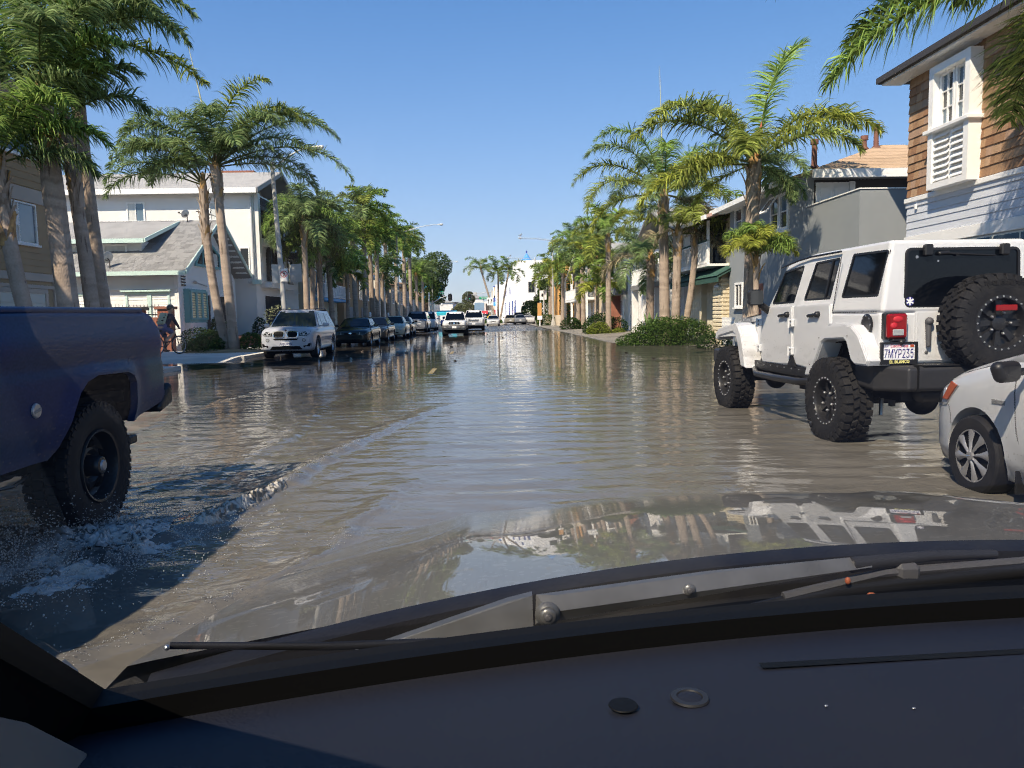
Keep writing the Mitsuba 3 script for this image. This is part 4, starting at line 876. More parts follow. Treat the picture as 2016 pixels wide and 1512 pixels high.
for k, (x0, x1, y0, y1, h, wm) in enumerate(((-46, -30, 240, 280, 7, 'pale_stucco'), (-24, -12, 250, 290, 6, 'white_stucco'), (-9, -3, 330, 360, 9, 'white_stucco'), (10, 30, 240, 300, 8, 'tan_stucco'))):
    t = Thing('far_building', ['pale low building far off on the left', 'white low building far off behind the left signal', 'white building at the very end of the street', 'tan building far off on the right'][k], 'building')
    t.add('wall', box(x0, x1, y0, y1, 0, h), wm); t.add('roof', hip_roof(x0, x1, y0, y1, h, h + 1.5), 'roof_grey'); window(t, ('y-', y0), x0 + 1, x0 + 3, 2, 4); window(t, ('y-', y0), x0 + 3.6, x0 + 5.6, 2, 4)
# ---------------------------------------------------------------- palms
def frond_mesh(Lf, el, droop, n, seed, col, nseg=3, leaf=.62, wid=.032, curl=1.85, sag=1.0, bare=.14):
    """one feathery queen palm frond growing along +x from the origin: (mesh, colours)"""
    r = np.random.default_rng(seed)
    m = 26; tt = np.linspace(0, 1, m); ang = np.radians(el) - np.radians(droop) * tt**curl
    x = np.concatenate([[0], np.cumsum(np.cos(ang[:-1]) * Lf / (m - 1))]); z = np.concatenate([[0], np.cumsum(np.sin(ang[:-1]) * Lf / (m - 1))])
    sway = r.normal(0, .10) * Lf * tt**2
    C = np.stack([x, sway, z], 1)
    V, F, K = [], [], []
    rach = tube(C, np.linspace(.030, .005, m) * (Lf / 3.6)**.5, 4, False)
    V.append(rach.vertices); F.append(rach.faces); K.append(np.tile(np.array([.17, .19, .06]) * .9, (len(rach.vertices), 1)))
    k = n * 2; t = np.sort(bare + (1 - bare) * r.random(k)**.92); side = np.where(np.arange(k) % 2, 1.0, -1.0)
    base = np.stack([np.interp(t, tt, C[:, i]) for i in range(3)], 1)
    ta = np.interp(t, tt, ang); T_ = np.stack([np.cos(ta), 0 * ta, np.sin(ta)], 1); N_ = np.stack([-np.sin(ta), 0 * ta, np.cos(ta)], 1); B_ = np.tile([0, 1.0, 0], (k, 1))
    s = (t - bare) / (1 - bare)
    ln = leaf * np.clip(.50 + 1.5 * s, 0, 1) * np.clip(1.28 - 1.0 * s**2.2, .25, 1) * r.uniform(.75, 1.1, k)
    fwd = .22 + .50 * s + r.normal(0, .16, k); upv = r.choice([-.20, .10, .45, .75], k, p=[.22, .30, .28, .20]) + r.normal(0, .26, k)
    d = B_ * side[:, None] + T_ * fwd[:, None] + N_ * upv[:, None]; d /= np.linalg.norm(d, axis=1, keepdims=True)
    pos = base.copy(); g = np.array([0, 0, -1.0]); rows = []
    w0 = wid * (leaf / .62) * r.uniform(.75, 1.2, k)
    prof = [.75, 1.0, .72, .06] if nseg == 3 else [.9, .95, .06] if nseg == 2 else [1.0, .1]
    hint = N_ + r.normal(0, .55, (k, 3))
    for q in range(nseg + 1):
        wv = np.cross(d, hint); wv /= np.linalg.norm(wv, axis=1, keepdims=True) + 1e-9
        rows.append((pos - wv * (w0 * prof[q] / 2)[:, None], pos + wv * (w0 * prof[q] / 2)[:, None]))
        pos = pos + d * (ln / nseg)[:, None]
        d = d + g * (sag * (.29 + .48 * q) * 3 / nseg * (.55 + .9 * r.random(k)))[:, None]; d /= np.linalg.norm(d, axis=1, keepdims=True)
    R = np.stack([np.stack(a, 1) for a in rows], 1).reshape(k, -1, 3); nv = R.shape[1]
    o = len(rach.vertices); V.append(R.reshape(-1, 3)); f = []
    for q in range(nseg): f += [[2 * q, 2 * q + 1, 2 * q + 3], [2 * q, 2 * q + 3, 2 * q + 2]]
    F.append((np.array(f)[None] + (np.arange(k) * nv)[:, None, None]).reshape(-1, 3) + o)
    c = np.asarray(col[0])[None] * (1 - r.random(k)[:, None]) + np.asarray(col[1])[None] * r.random(k)[:, None]
    c = c * r.uniform(.75, 1.25, (k, 1)); c = np.repeat(c[:, None], nv, 1); c[:, -2:] = c[:, -2:] * .8 + np.array([.10, .085, .03]) * .5
    K.append(c.reshape(-1, 3))
    return tm(np.vstack(V), np.vstack(F)), np.vstack(K)
GREEN = ((.14, .21, .085), (.29, .38, .16)); LUSH = ((.17, .28, .065), (.32, .44, .12)); OLIVE = ((.19, .25, .06), (.36, .40, .10)); DRY = ((.36, .31, .18), (.48, .43, .29)); YEL = ((.28, .34, .06), (.46, .47, .10))
_fr = {}
def frond(Lf, el, droop, col, hi=True, v=0, sag=1.0):
    key = (round(Lf, 1), round(el / 10), round(droop / 12), id(col), hi, v, sag)
    if key not in _fr:
        n = 250 if hi == 3 else 165 if hi == 2 else 125 if hi else 60
        m, c = frond_mesh(round(Lf, 1), round(el / 10) * 10, round(droop / 12) * 12, n, hash((round(el / 10), round(droop / 12), v)) % 9999 + 11, col, 3 if hi else 2, (.84 if Lf > 2 else .5) if hi else .78, (.019 if hi == 3 else .028 if hi == 2 else .031) if hi else .055, sag=sag)
        _fr[key] = P(m, 'frond_leaf', color=c)
    return _fr[key]
def trunk_curve(b, top, lean=(0, 0)):
    b, top = np.array(b, float), np.array(top, float); s = np.linspace(0, 1, 30)[:, None]
    mid = (b + top) / 2 + [lean[0], lean[1], 0]
    return (1 - s)**2 * b + 2 * s * (1 - s) * (2 * mid - (b + top) / 2) + s**2 * top
def blade(C, az, r0, z0, h, out, w):
    """an old leaf base hugging the trunk: a tapering strip that flares outwards"""
    s = np.linspace(0, 1, 6); u = np.array([math.cos(az), math.sin(az), 0]); v = np.array([-u[1], u[0], 0])
    pos = C + u * (r0 + .006 + out * s[:, None]**2.2) + np.stack([0 * s, 0 * s, z0 + h * s], 1); ww = w * (1 - s * .72)[:, None]
    q = np.stack([pos - v * ww - u * .03 * (1 - s[:, None]), pos + u * .015, pos + v * ww - u * .03 * (1 - s[:, None]), pos - u * .02], 1).reshape(-1, 3)
    f = []
    for i in range(5):
        for j in range(4): k = (j + 1) % 4; f += [[4 * i + j, 4 * i + k, 4 * i + 4 + k, 4 * i + 4 + j]]
    return tm(q, f)
def palm(label, b, top, r0, fronds, group=None, boots=1, lean=(0, 0), bulge=0, hi=True, spear=None, seed=0, spathe=False, name='palm_tree', rtop=None, booth=.9):
    r = np.random.default_rng(seed + 100); t = Thing(name, label, 'palm tree', group=group)
    C = trunk_curve(b, top, lean); s = np.linspace(0, 1, len(C)); rt = rtop or r0 * .82
    rad = r0 * (1 + .28 * np.exp(-s * 14)) * (1 - s) + rt * s
    if bulge: rad = rad * (1 + bulge * np.exp(-((s - .93) / .055)**2))
    rad = rad * (1 + .018 * np.sin(s * 90) + r.normal(0, .012, len(s)))
    t.add('trunk', tube(C, rad, 14 if hi else 9), 'palm_bark' if hi else 'trunk0', True)
    ct = np.array(top, float)
    if boots:
        bl, fb = [], []
        k = int((20 if hi else 8) * boots)
        for i in range(k):
            z = -booth + booth * .95 * i / k; az = i * 2.4 + r.normal(0, .2); c = C[-1] + (C[-1] - C[-4]) / (C[-1][2] - C[-4][2]) * z; c[2] = ct[2]
            rr = np.interp(ct[2] + z, C[:, 2], rad)
            m = blade(c, az, rr * .92, z - .05, r.uniform(.35, .65) * (1 if hi else 1.1), r.uniform(.0, .16), r0 * r.uniform(.55, .85))
            (bl if r.random() < .72 else fb).append(m)
        B = t.add('leaf_base', cat(bl), 'palm_boot', 35, label='old grey leaf bases peeling below the crown')
        if fb: t.add('crown_fibre', cat(fb), 'palm_fibre', 35)
    t.add('crownshaft', tube([ct - [0, 0, .15], ct + [0, 0, .25], ct + [0, 0, .7]], [rt, rt * .85, rt * .25], 10), 'palm_fibre', True)
    for i, f in enumerate(fronds):
        az, el, dp, Lf, col = f[:5]; sag = f[5] if len(f) > 5 else 1.0
        d = frond(Lf, el, dp, col, hi, i % 5, sag)
        o = ct + [math.cos(math.radians(az)) * rt * .55, math.sin(math.radians(az)) * rt * .55, .12 + .35 * max(0, el) / 90]
        t.add('frond', d, M=T().translate(o.tolist()).rotate([0, 0, 1], float(az)))
    if spear is not None:
        sx, sz = spear; t.add('spear_leaf', tube([ct + [0, 0, .4], ct + [sx * .5, 0, .4 + sz * .5], ct + [sx, 0, .4 + sz]], [.045, .03, .006], 6), 'spear_grey', True)
    if spathe: t.add('spathe', tube([ct + [.05, -.15, .35], ct + [.09, -.2, .8], ct + [.13, -.22, 1.25]], [.05, .09, .01], 8), 'spathe_red', True)
    return t
def crown(r, n, Lf, cols=(GREEN, GREEN, LUSH), up=1.0, wind=0):
    out = []; a0 = r.random() * 360
    for i in range(n):
        q = i / n; el = 78 * up * (1 - q)**.8 - 12 * q + r.normal(0, 6); dp = 72 + 60 * q + r.normal(0, 9) + max(0, el) * .35
        out.append((a0 + i * 137.5 + r.normal(0, 9), el, dp, Lf * (r.uniform(.86, 1.08)), cols[r.integers(len(cols))]))
    return out
R_ = np.random.default_rng
# hero palms on the right: az 0 points right, 90 away, 180 left, 270 towards us
palm('tallest palm on the right, in front of the grey house, with one frond standing upright', (7.45, 22.0, -.1), (7.55, 22.0, 5.35), .215,
     [(20, 76, 62, 4.0, LUSH, .5), (150, 72, 95, 2.6, YEL, .9), (182, 38, 92, 3.9, OLIVE), (205, 46, 108, 3.7, OLIVE), (-8, 42, 96, 3.7, YEL), (12, 50, 112, 3.6, OLIVE), (-28, 30, 100, 3.0, OLIVE), (188, 2, 58, 3.6, YEL),
      (200, 12, 84, 2.9, OLIVE), (30, -10, 70, 1.9, GREEN), (-10, -18, 62, 1.7, GREEN), (60, 20, 90, 3.0, GREEN), (120, 25, 95, 3.0, GREEN), (250, 30, 110, 2.3, OLIVE), (300, 10, 90, 1.9, GREEN), (170, -25, 50, 2.0, YEL), (-40, -30, 50, 1.6, GREEN)],
     hi=2, bulge=.12, seed=1, spathe=True, booth=1.1)
palm('palm on the right with a bare spear leaf rising high above its crown', (7.75, 34.0, -.1), (7.72, 34.2, 6.4), .235,
     [(165, 78, 130, 4.6, LUSH), (185, 58, 118, 4.4, GREEN), (178, 40, 112, 4.5, OLIVE), (200, 22, 105, 4.6, OLIVE), (15, 60, 110, 4.3, LUSH), (-5, 42, 112, 4.3, OLIVE), (20, 18, 100, 4.2, OLIVE), (90, 60, 110, 4, GREEN),
      (270, 55, 120, 3.6, LUSH), (250, 25, 105, 3.4, GREEN), (300, 20, 100, 3.4, OLIVE), (120, 30, 100, 4, GREEN), (182, 0, 85, 3.8, YEL), (0, -10, 75, 3.4, DRY), (-20, -22, 62, 3.2, DRY)], hi=2, bulge=.18, seed=2, spear=(-.15, 5.2), booth=1.2)
palm('stout palm trunk close behind the spear palm, crown lower and yellowing', (8.0, 33.2, -.1), (8.15, 33.3, 4.6), .20, [(0, 30, 105, 3.6, YEL), (30, 10, 95, 3.4, DRY), (-30, 20, 105, 3.2, OLIVE), (-15, -5, 80, 3.2, DRY), (180, 30, 110, 3, OLIVE), (120, 50, 110, 3.4, GREEN), (60, 55, 115, 3.4, OLIVE), (270, 40, 120, 2.6, OLIVE), (10, 60, 125, 3.6, LUSH)], bulge=.35, seed=3)
palm('slender leaning palm in front of the cream house', (8.35, 33.6, -.1), (8.95, 33.4, 4.5), .15, [(0, 42, 112, 2.4, YEL), (25, 20, 105, 2.3, OLIVE), (-30, 15, 100, 2.2, YEL), (200, 45, 115, 2.0, OLIVE), (170, 20, 105, 2.0, DRY), (-60, -10, 70, 1.9, DRY), (90, 50, 110, 2, GREEN), (-10, -25, 50, 1.8, DRY)], seed=4, lean=(.12, 0), boots=.6)
palm('dark short palm trunk between the white house and the big hedge', (8.5, 41.0, 0), (8.6, 41, 4.1), .24, crown(R_(5), 11, 3.0, (GREEN, DRY, GREEN), .7), seed=5, hi=True)
palm('small bright palm whose fronds arch low beside the grey house wall', (7.3, 21.0, -.1), (7.3, 21.0, 2.55), .09, [(180, 66, 132, 1.1, LUSH), (215, 58, 128, 1.0, YEL), (0, 64, 128, 1.1, YEL), (-35, 54, 128, 1.2, LUSH), (270, 72, 138, 1.2, YEL), (250, 48, 125, 1.1, YEL), (300, 44, 122, 1.1, LUSH), (90, 66, 120, 1.2, LUSH), (195, 42, 120, 1.2, YEL), (-15, 38, 120, 1.2, YEL), (235, 80, 140, 1.2, LUSH)], hi=True, seed=6, boots=.3, booth=.3)
palm('palm leaning in from the upper right corner of the view, over the shingled house', (7.55, 9.0, -.1), (7.7, 9.2, 5.25), .22,
     [(174, 15, 62, 4.2, OLIVE, 1.15), (167, 4, 56, 3.7, LUSH, 1.1), (180, 28, 78, 3.9, LUSH, 1.1), (158, 14, 64, 3.2, OLIVE, 1.1), (80, -4, 66, 3.0, DRY), (72, 8, 80, 3.0, OLIVE), (180, 62, 90, 3.3, GREEN), (158, 55, 92, 3.1, LUSH), (205, 40, 95, 2.6, LUSH), (92, -8, 62, 2.7, OLIVE), (100, 35, 100, 3, GREEN), (60, 40, 100, 3, GREEN), (0, 40, 100, 3, GREEN), (300, 45, 105, 3, GREEN), (90, 70, 90, 3.0, LUSH)], hi=3, seed=7)
# right row, further off
RR = [(7.75, 50.3, 6.3, .23, 'slim tall palm rising beside the yellow green shrub', 3.4), (8.3, 60, 5.2, .26, 'palm with a thick shaggy neck behind the yellow green shrub', 3.5), (8.0, 66, 6.6, .24, 'right palm of the close pair near the gabled house', 3.6),
      (7.9, 69, 6.9, .26, 'left palm of the close pair near the gabled house', 3.6), (7.9, 84, 6.2, .26, 'palm in front of the gable house, its crown hanging low', 3.6), (7.8, 96, 6.6, .27, 'palm beside the far street lamp on the right', 3.6), (8.1, 104, 6.4, .27, 'farthest palm of the right row, before the orange house', 3.6)]
for i, (x, y, h, rr, lab, Lf) in enumerate(RR):
    rr *= .82; Lf *= .88
    palm(lab, (x, y, -.05), (x + .1 * math.sin(i * 2.1), y, h), rr, crown(R_(20 + i), 17, Lf, (LUSH, OLIVE, GREEN, YEL), .85), hi=False, seed=20 + i, booth=1.2, bulge=.25)
palm('little palm with yellow fronds under the shingled balcony', (7.4, 53, 0), (7.4, 53, 3.0), .10, crown(R_(40), 9, 2.0, (YEL, LUSH), .8), hi=False, seed=40, boots=.4)
# left foreground cluster
palm('leftmost pale palm with a bulging husky neck, against the brown building', (-10.25, 17.9, .1), (-11.15, 18.2, 4.85), .19,
     [(10, 42, 100, 2.6, LUSH), (-20, 60, 108, 2.6, LUSH), (170, 45, 100, 2.6, GREEN), (190, 22, 88, 2.4, GREEN), (150, 66, 102, 2.7, LUSH), (60, 62, 105, 2.6, GREEN), (270, 66, 115, 2.1, LUSH), (250, 40, 105, 2.0, GREEN), (300, 45, 108, 2.0, LUSH), (0, 74, 85, 2.8, GREEN), (210, 50, 100, 2.2, LUSH), (15, 18, 80, 2.2, GREEN)],
     hi=2, seed=50, lean=(-.12, 0), bulge=.0, boots=1.8, booth=1.75, rtop=.15, spear=(-.5, 3.0))
palm('thickest palm of the left cluster, its trunk split by a long crack', (-10.05, 18.9, .1), (-10.5, 19.0, 6.55), .24,
     [(0, 60, 100, 2.3, LUSH), (-15, 72, 92, 2.9, GREEN), (180, 60, 98, 3.2, LUSH), (200, 72, 95, 3.2, GREEN), (165, 45, 92, 2.8, GREEN), (270, 78, 100, 2.8, LUSH), (300, 62, 105, 2.6, GREEN), (90, 70, 95, 3, GREEN), (140, 80, 70, 3.6, GREEN), (10, 84, 60, 3.6, LUSH), (100, 50, 95, 2.8, GREEN)],
     hi=True, seed=51, boots=1.3, booth=1.3, rtop=.24)
palm('grey palm trunk half hidden behind the thickest left palm', (-9.85, 19.6, .1), (-10.5, 19.9, 6.2), .19, [(0, 62, 102, 2.3, GREEN), (25, 45, 95, 2.1, GREEN), (-30, 55, 100, 2.1, LUSH), (90, 60, 100, 2.4, GREEN), (180, 62, 98, 2.2, GREEN), (5, 78, 85, 2.6, GREEN)], hi=True, seed=52, boots=1.5, booth=1.9, lean=(.05, 0), rtop=.14)
palm('tallest smooth palm at the right of the left cluster', (-10.2, 21.0, .1), (-10.75, 21.1, 8.7), .20,
     [(-6, -6, 40, 3.9, OLIVE), (8, 45, 92, 3.4, GREEN), (15, 70, 70, 3.6, GREEN), (-20, 30, 84, 2.9, GREEN), (0, 22, 88, 3.3, GREEN), (180, 45, 90, 3.2, GREEN), (195, 65, 90, 3.3, GREEN), (160, 20, 80, 2.9, GREEN), (270, 60, 105, 2.7, LUSH), (250, 38, 100, 2.6, GREEN), (300, 42, 100, 2.6, OLIVE), (90, 50, 95, 3.2, GREEN), (40, 35, 88, 3.0, GREEN), (330, 55, 100, 3.0, LUSH), (20, 64, 105, 3.4, GREEN)],
     hi=True, seed=53, boots=0, lean=(-.1, 0), rtop=.17)
# the pair beside the lamp post
palm('left leaning palm of the pair by the lamp post, its neck bare and husky', (-10.65, 31.4, .1), (-11.35, 31.6, 6.6), .18, [(182, 72, 120, 4.2, GREEN), (150, 35, 100, 4.0, GREEN), (210, 50, 118, 3.9, GREEN), (180, 52, 112, 4.2, GREEN), (195, 34, 98, 4.0, GREEN), (165, 62, 118, 4.2, GREEN), (90, 55, 110, 4, GREEN), (0, 50, 110, 3.8, GREEN), (270, 60, 115, 2.8, GREEN), (185, 18, 84, 4.2, GREEN)], hi=True, seed=60, lean=(-.18, 0), boots=1.6, booth=2.2, rtop=.15)
palm('right palm of the pair by the lamp post, with a golden swollen neck', (-10.3, 31.2, .1), (-10.72, 31.3, 7.25), .195,
     [(5, 48, 105, 5.3, GREEN), (-10, 62, 120, 4.6, OLIVE), (30, 40, 100, 4.5, GREEN), (190, 64, 120, 4.3, GREEN), (0, 36, 92, 5.6, GREEN), (-4, 24, 84, 5.9, GREEN), (10, 62, 118, 4.6, GREEN), (-14, 78, 112, 4.4, OLIVE), (20, 25, 100, 4.4, GREEN), (180, 50, 118, 4.4, GREEN), (172, 28, 100, 4.6, GREEN), (90, 50, 100, 4.2, GREEN), (280, 66, 118, 3.2, GREEN), (310, 45, 108, 3.0, GREEN), (-25, 52, 112, 4.2, GREEN), (255, 55, 112, 3.0, GREEN), (160, 20, 88, 3.8, GREEN), (12, 12, 74, 4.2, GREEN)],
     hi=2, seed=61, bulge=.42, boots=1.2, booth=1.2, spear=(-.9, 4.9))
# the long left row
LW = ['first palm of the left row beyond the lamp post', 'second palm of the left row, close behind the first', 'slim palm third in the left row', 'stout palm of the left row in front of the cream wall', 'short bright palm low beside the white balustrade', 'tallest palm in the middle of the left row', 'palm with a ragged collar just right of the tallest left palm',
      'thin trunk in the middle of the left row', 'palm above the cream coloured parked car', 'low leafy palm in the middle of the left row', 'palm above the dark parked car', 'palm behind the silver sport utility vehicle', 'far palm of the left row above the street lamp arm', 'last tall palm of the left row', 'short palm at the far end of the left row', 'slim far palm beside the ficus tree']
LR = [(609, -10.3, 6.6, .22), (619, -10.6, 6.4, .2), (637, -10.2, 5.6, .24), (658, -10.4, 5.2, .24), (687, -9.9, 4.4, .18), (722, -10.2, 10.0, .26), (736, -10.5, 9.4, .30), (704, -10.8, 7.6, .28), (745, -10.0, 8.0, .26), (755, -10.4, 5.6, .26), (767, -10.1, 9.6, .28), (784, -10.3, 9.4, .28), (798, -10.0, 10.0, .3), (811, -10.2, 10.2, .3), (824, -10.4, 7.4, .3), (850, -10.2, 8.0, .3)]
for i, ((px, x, h, rr), lab) in enumerate(zip(LR, LW)):
    rr *= .80
    y = -x * 1512 / (965 - px) if px < 840 else 118
    palm(lab, (x, y, .1), (x + .15 * math.sin(i * 1.7), y, h), rr, crown(R_(70 + i), 20 if h > 5 else 12, 2.8 if h > 5 else 1.9, (LUSH, GREEN, LUSH, OLIVE) if i % 3 else (LUSH, GREEN, GREEN), .9), hi=i < 3, seed=70 + i, booth=1.2, bulge=.2)
# three palms on the traffic island
for i, (x, y, tx, h, lab) in enumerate(((1.0, 116, -1.6, 8.3, 'left leaning king palm on the traffic island'), (1.2, 118, 1.4, 7.6, 'middle palm on the traffic island'), (1.4, 117, 3.1, 8.0, 'right leaning king palm on the traffic island'))):
    palm(lab, (x, y, .2), (x + (tx - 1.2) * .8, y, h), .16, crown(R_(95 + i), 10, 3.2, (GREEN, LUSH, OLIVE), .75), hi=False, seed=95 + i, boots=0, group=None)

# ---------------------------------------------------------------- shrubs and broad trees
def leaves(P0, size, cols, r, up=.35):
    k = len(P0); d = r.normal(0, 1, (k, 3)); d[:, 2] = np.abs(d[:, 2]) + up; d /= np.linalg.norm(d, axis=1, keepdims=True)
    a = np.cross(d, r.normal(0, 1, (k, 3))); a /= np.linalg.norm(a, axis=1, keepdims=True); b = np.cross(d, a); s = (size * r.uniform(.6, 1.25, k))[:, None]
    V = np.stack([P0 - a * s, P0 - b * s * .45 + d * s * .12, P0 + a * s, P0 + b * s * .45 + d * s * .12], 1).reshape(-1, 3)
    f = np.array([[0, 1, 2], [0, 2, 3]]); F = (f[None] + (np.arange(k) * 4)[:, None, None]).reshape(-1, 3)
    c = np.asarray(cols[0])[None] + (np.asarray(cols[1]) - np.asarray(cols[0]))[None] * r.random((k, 1)); return tm(V, F), np.repeat(c * r.uniform(.7, 1.3, (k, 1)), 4, 0)
def clumps(lobes, n, r, thick=.32, rough=.16):
    """points in a shell of several ellipsoid lobes, uneven"""
    out = []; vol = np.array([a[3] * a[4] * a[5] for a in lobes])**.67
    for q, (cx, cy, cz, rx, ry, rz) in zip(vol / vol.sum(), lobes):
        k = int(n * q); d = r.normal(0, 1, (k, 3)); d /= np.linalg.norm(d, axis=1, keepdims=True); bumpy = 1 + rough * 2 * (meshkit.fbm(d * 2.4 + [cx, cy, cz], 3, 5) - .5)
        rad = (1 - thick * r.random(k)**1.6) * bumpy; p = np.array([cx, cy, cz]) + d * rad[:, None] * [rx, ry, rz]; out.append(p)
    return np.vstack(out)
def shrub(name, label, category, lobes, n, size, cols, seed, stems=True, zmin=.0, up=.35, bark='bark', part='foliage'):
    r = R_(seed); p = clumps(lobes, n, r); p = p[p[:, 2] > zmin]; t = Thing(name, label, category)
    m, c = leaves(p, size, cols, r, up); t.add(part, m, 'bush_leaf', color=c)
    if stems:
        L0 = lobes[0]; t.add('stem', cat([tube([(L0[0] + r.normal(0, .05), L0[1] + r.normal(0, .05), zmin - .1), (L[0] + r.normal(0, .1), L[1] + r.normal(0, .1), L[2])], [.035, .012], 5) for L in lobes]), bark)
    return t
BUSH = ((.035, .075, .018), (.09, .14, .035)); BUSHY = ((.10, .15, .025), (.24, .27, .05)); BUSHD = ((.02, .045, .012), (.05, .085, .025)); FIC = ((.045, .08, .025), (.10, .14, .045)); OLV = ((.09, .10, .05), (.15, .16, .08))
shrub('hedge', 'large rounded green hedge standing in the flood on the right', 'hedge', [(7.0, 32.3, .25, 1.15, .9, .75), (7.9, 32.2, .35, 1.2, 1.0, .85), (8.5, 32.0, .3, 1.0, .9, .78), (6.2, 32.5, .12, .95, .8, .42), (7.4, 33.2, .3, 1.4, .9, .9), (5.9, 32.6, .02, .5, .5, .28)], 15000, .055, BUSH, 201, zmin=-.02)
shrub('bush', 'dark green bush beside the slim right palm', 'bush', [(6.95, 50.8, .4, .9, .7, .85), (8.5, 51.5, .4, .75, .7, .75), (7.4, 51.8, .5, 1.1, .8, .95)], 5200, .07, BUSHD, 202, zmin=0)
shrub('shrub', 'yellow green shrub in front of the dark bush on the right', 'shrub', [(7.0, 49.6, .3, .8, .5, .55), (6.6, 49.5, .15, .4, .4, .3)], 2600, .06, BUSHY, 203, zmin=0)
shrub('shrub', 'tiny bright shrub at the foot of the slim right palm', 'shrub', [(8.35, 50.0, .12, .45, .3, .32)], 700, .06, BUSHY, 204, zmin=0)
shrub('bush', 'low dark bush standing alone by the far right kerb', 'bush', [(6.9, 66, .35, .95, .7, .75), (7.5, 66.5, .3, .6, .6, .6)], 2400, .08, BUSHD, 205, zmin=0)
shrub('bush', 'bright round bush behind the far right lamp post', 'bush', [(6.9, 94, .5, 1.3, 1.0, .95)], 1900, .11, BUSH, 206, zmin=0)
shrub('bush', 'low planting around the jeep side of the cream house', 'bush', [(8.3, 28.3, .15, .7, .5, .4)], 1500, .05, BUSHD, 207, zmin=0)
shrub('bush', 'leafy bush at the foot of the palm pair on the left', 'bush', [(-11.35, 31.0, .35, .75, .5, .5), (-11.9, 31.2, .25, .5, .4, .35), (-11.0, 31.7, .5, .6, .5, .5)], 3000, .06, BUSH, 208, zmin=.1)
shrub('bush', 'small bush between the palm pair and the white car', 'bush', [(-9.7, 31.4, .4, .45, .5, .5)], 1200, .06, BUSH, 209, zmin=.1)
shrub('hedge', 'dark clipped hedge beside the cyclist on the left', 'hedge', [(-12.75, 33.9, .55, .8, .5, .55), (-12.3, 34.0, .5, .6, .5, .5)], 4200, .045, BUSHD, 210, zmin=.1)
shrub('shrub', 'leggy shrub left of the cottage porch door', 'shrub', [(-13.4, 38.0, .95, .25, .3, .6)], 700, .06, BUSH, 211, zmin=.3); shrub('shrub', 'leggy shrub right of the cottage porch door', 'shrub', [(-13.4, 40.0, .95, .25, .35, .5)], 700, .06, BUSH, 212, zmin=.3)
shrub('shrub', 'pale straggly shrub behind the roof of the white car', 'shrub', [(-10.6, 39, 1.5, .8, .4, .6), (-10.0, 39, 1.3, .6, .4, .5)], 380, .07, ((.30, .34, .18), (.42, .44, .26)), 213, zmin=.2)
shrub('shrub', 'dark shrub in the shade of the apartment wall', 'shrub', [(-12.3, 41.5, .8, .4, .4, .7)], 800, .07, BUSHD, 214, zmin=.1)
shrub('ficus_tree', 'dense dark ficus tree beside the left traffic signal', 'tree', [(-10.4, 132, 8.2, 3.6, 3.2, 3.0), (-9.0, 131, 9.9, 2.8, 2.8, 2.4), (-11.0, 130, 6.0, 2.8, 2.6, 2.2), (-9.2, 133, 6.2, 1.6, 2.2, 1.4), (-12.6, 133, 9, 3, 3, 2.6), (-8.8, 131, 4.4, 1.3, 1.6, 1.0)], 14000, .20, FIC, 215, zmin=2.5, stems=False).add('trunk', cat([tube([(-11, 131.5, 0), (-10.8, 131.5, 3), (-10.5, 131.5, 6)], [.5, .4, .25], 10), tube([(-10.8, 131.5, 3), (-9.4, 131, 6), (-8.9, 131, 8)], [.25, .18, .1], 8)]), 'bark', True)
shrub('round_tree', 'rounded olive green tree far off in the middle of the street', 'tree', [(-7.6, 235, 2.8, 3.6, 3, 3.0), (-9.6, 236, 2.2, 2.8, 3, 2.4), (-5.8, 236, 2.4, 2.6, 3, 2.6)], 5200, .26, OLV, 216, zmin=0)
shrub('tall_tree', 'small dark tree rising behind the far traffic signal', 'tree', [(-8.2, 300, 8.4, 2.6, 2.5, 2.6)], 1500, .34, OLV, 217, zmin=2)
shrub('bougainvillea', 'dark climbing shrub with red flowers by the orange gate pier', 'shrub', [(8.4, 122, 2.4, 2.0, 1.6, 2.4), (9.2, 123, 5.2, 1.6, 1.5, 1.9), (6.4, 124, 2.2, 1.4, 1.4, 1.5)], 7000, .20, FIC, 218, zmin=0)
shrub('cypress', 'narrow cypress against the orange house', 'tree', [(8.9, 90.5, 3.2, .75, .75, 3.4)], 2200, .13, BUSHD, 219, zmin=0)
r = R_(220); m, c = leaves(np.stack([r.uniform(-1.7, 1.8, 1500), r.uniform(111.5, 124, 1500), .22 + r.random(1500) * .5], 1), .12, BUSH, r)
solo('ground_cover', m, 'bush_leaf', 'low green planting on the traffic island', kind='stuff', color=c)
ag = Thing('agave', 'pale green agave with broad pointed leaves behind the hedge', 'plant')
for i in range(9):
    az = i * .7 + .2; u = np.array([math.cos(az), math.sin(az), 0]); v = np.array([-u[1], u[0], 0]); s = np.linspace(0, 1, 6)[:, None]
    cl = np.array([7.05, 33.8, .35]) + u * s * (.35 + .22 * (i % 3)) + np.array([0, 0, 1]) * (s * 1.05 - .28 * s**2 * (i % 3)); w = .10 * (1 - s**2.5) * (.55 + s)
    V = np.stack([cl - v * w, cl - np.array([0, 0, .03]), cl + v * w], 1).reshape(-1, 3); f = []
    for k in range(5): f += [[3 * k, 3 * k + 1, 3 * k + 4, 3 * k + 3], [3 * k + 1, 3 * k + 2, 3 * k + 5, 3 * k + 4]]
    ag.add('leaf', tm(V, f), 'agave_leaf', True)
solo('soil_bed', ell((-10.6, 31.2, .1), (1.7, .8, .12), 2), 'soil', 'bare sandy soil round the feet of the palm pair', kind='structure', smooth=True)
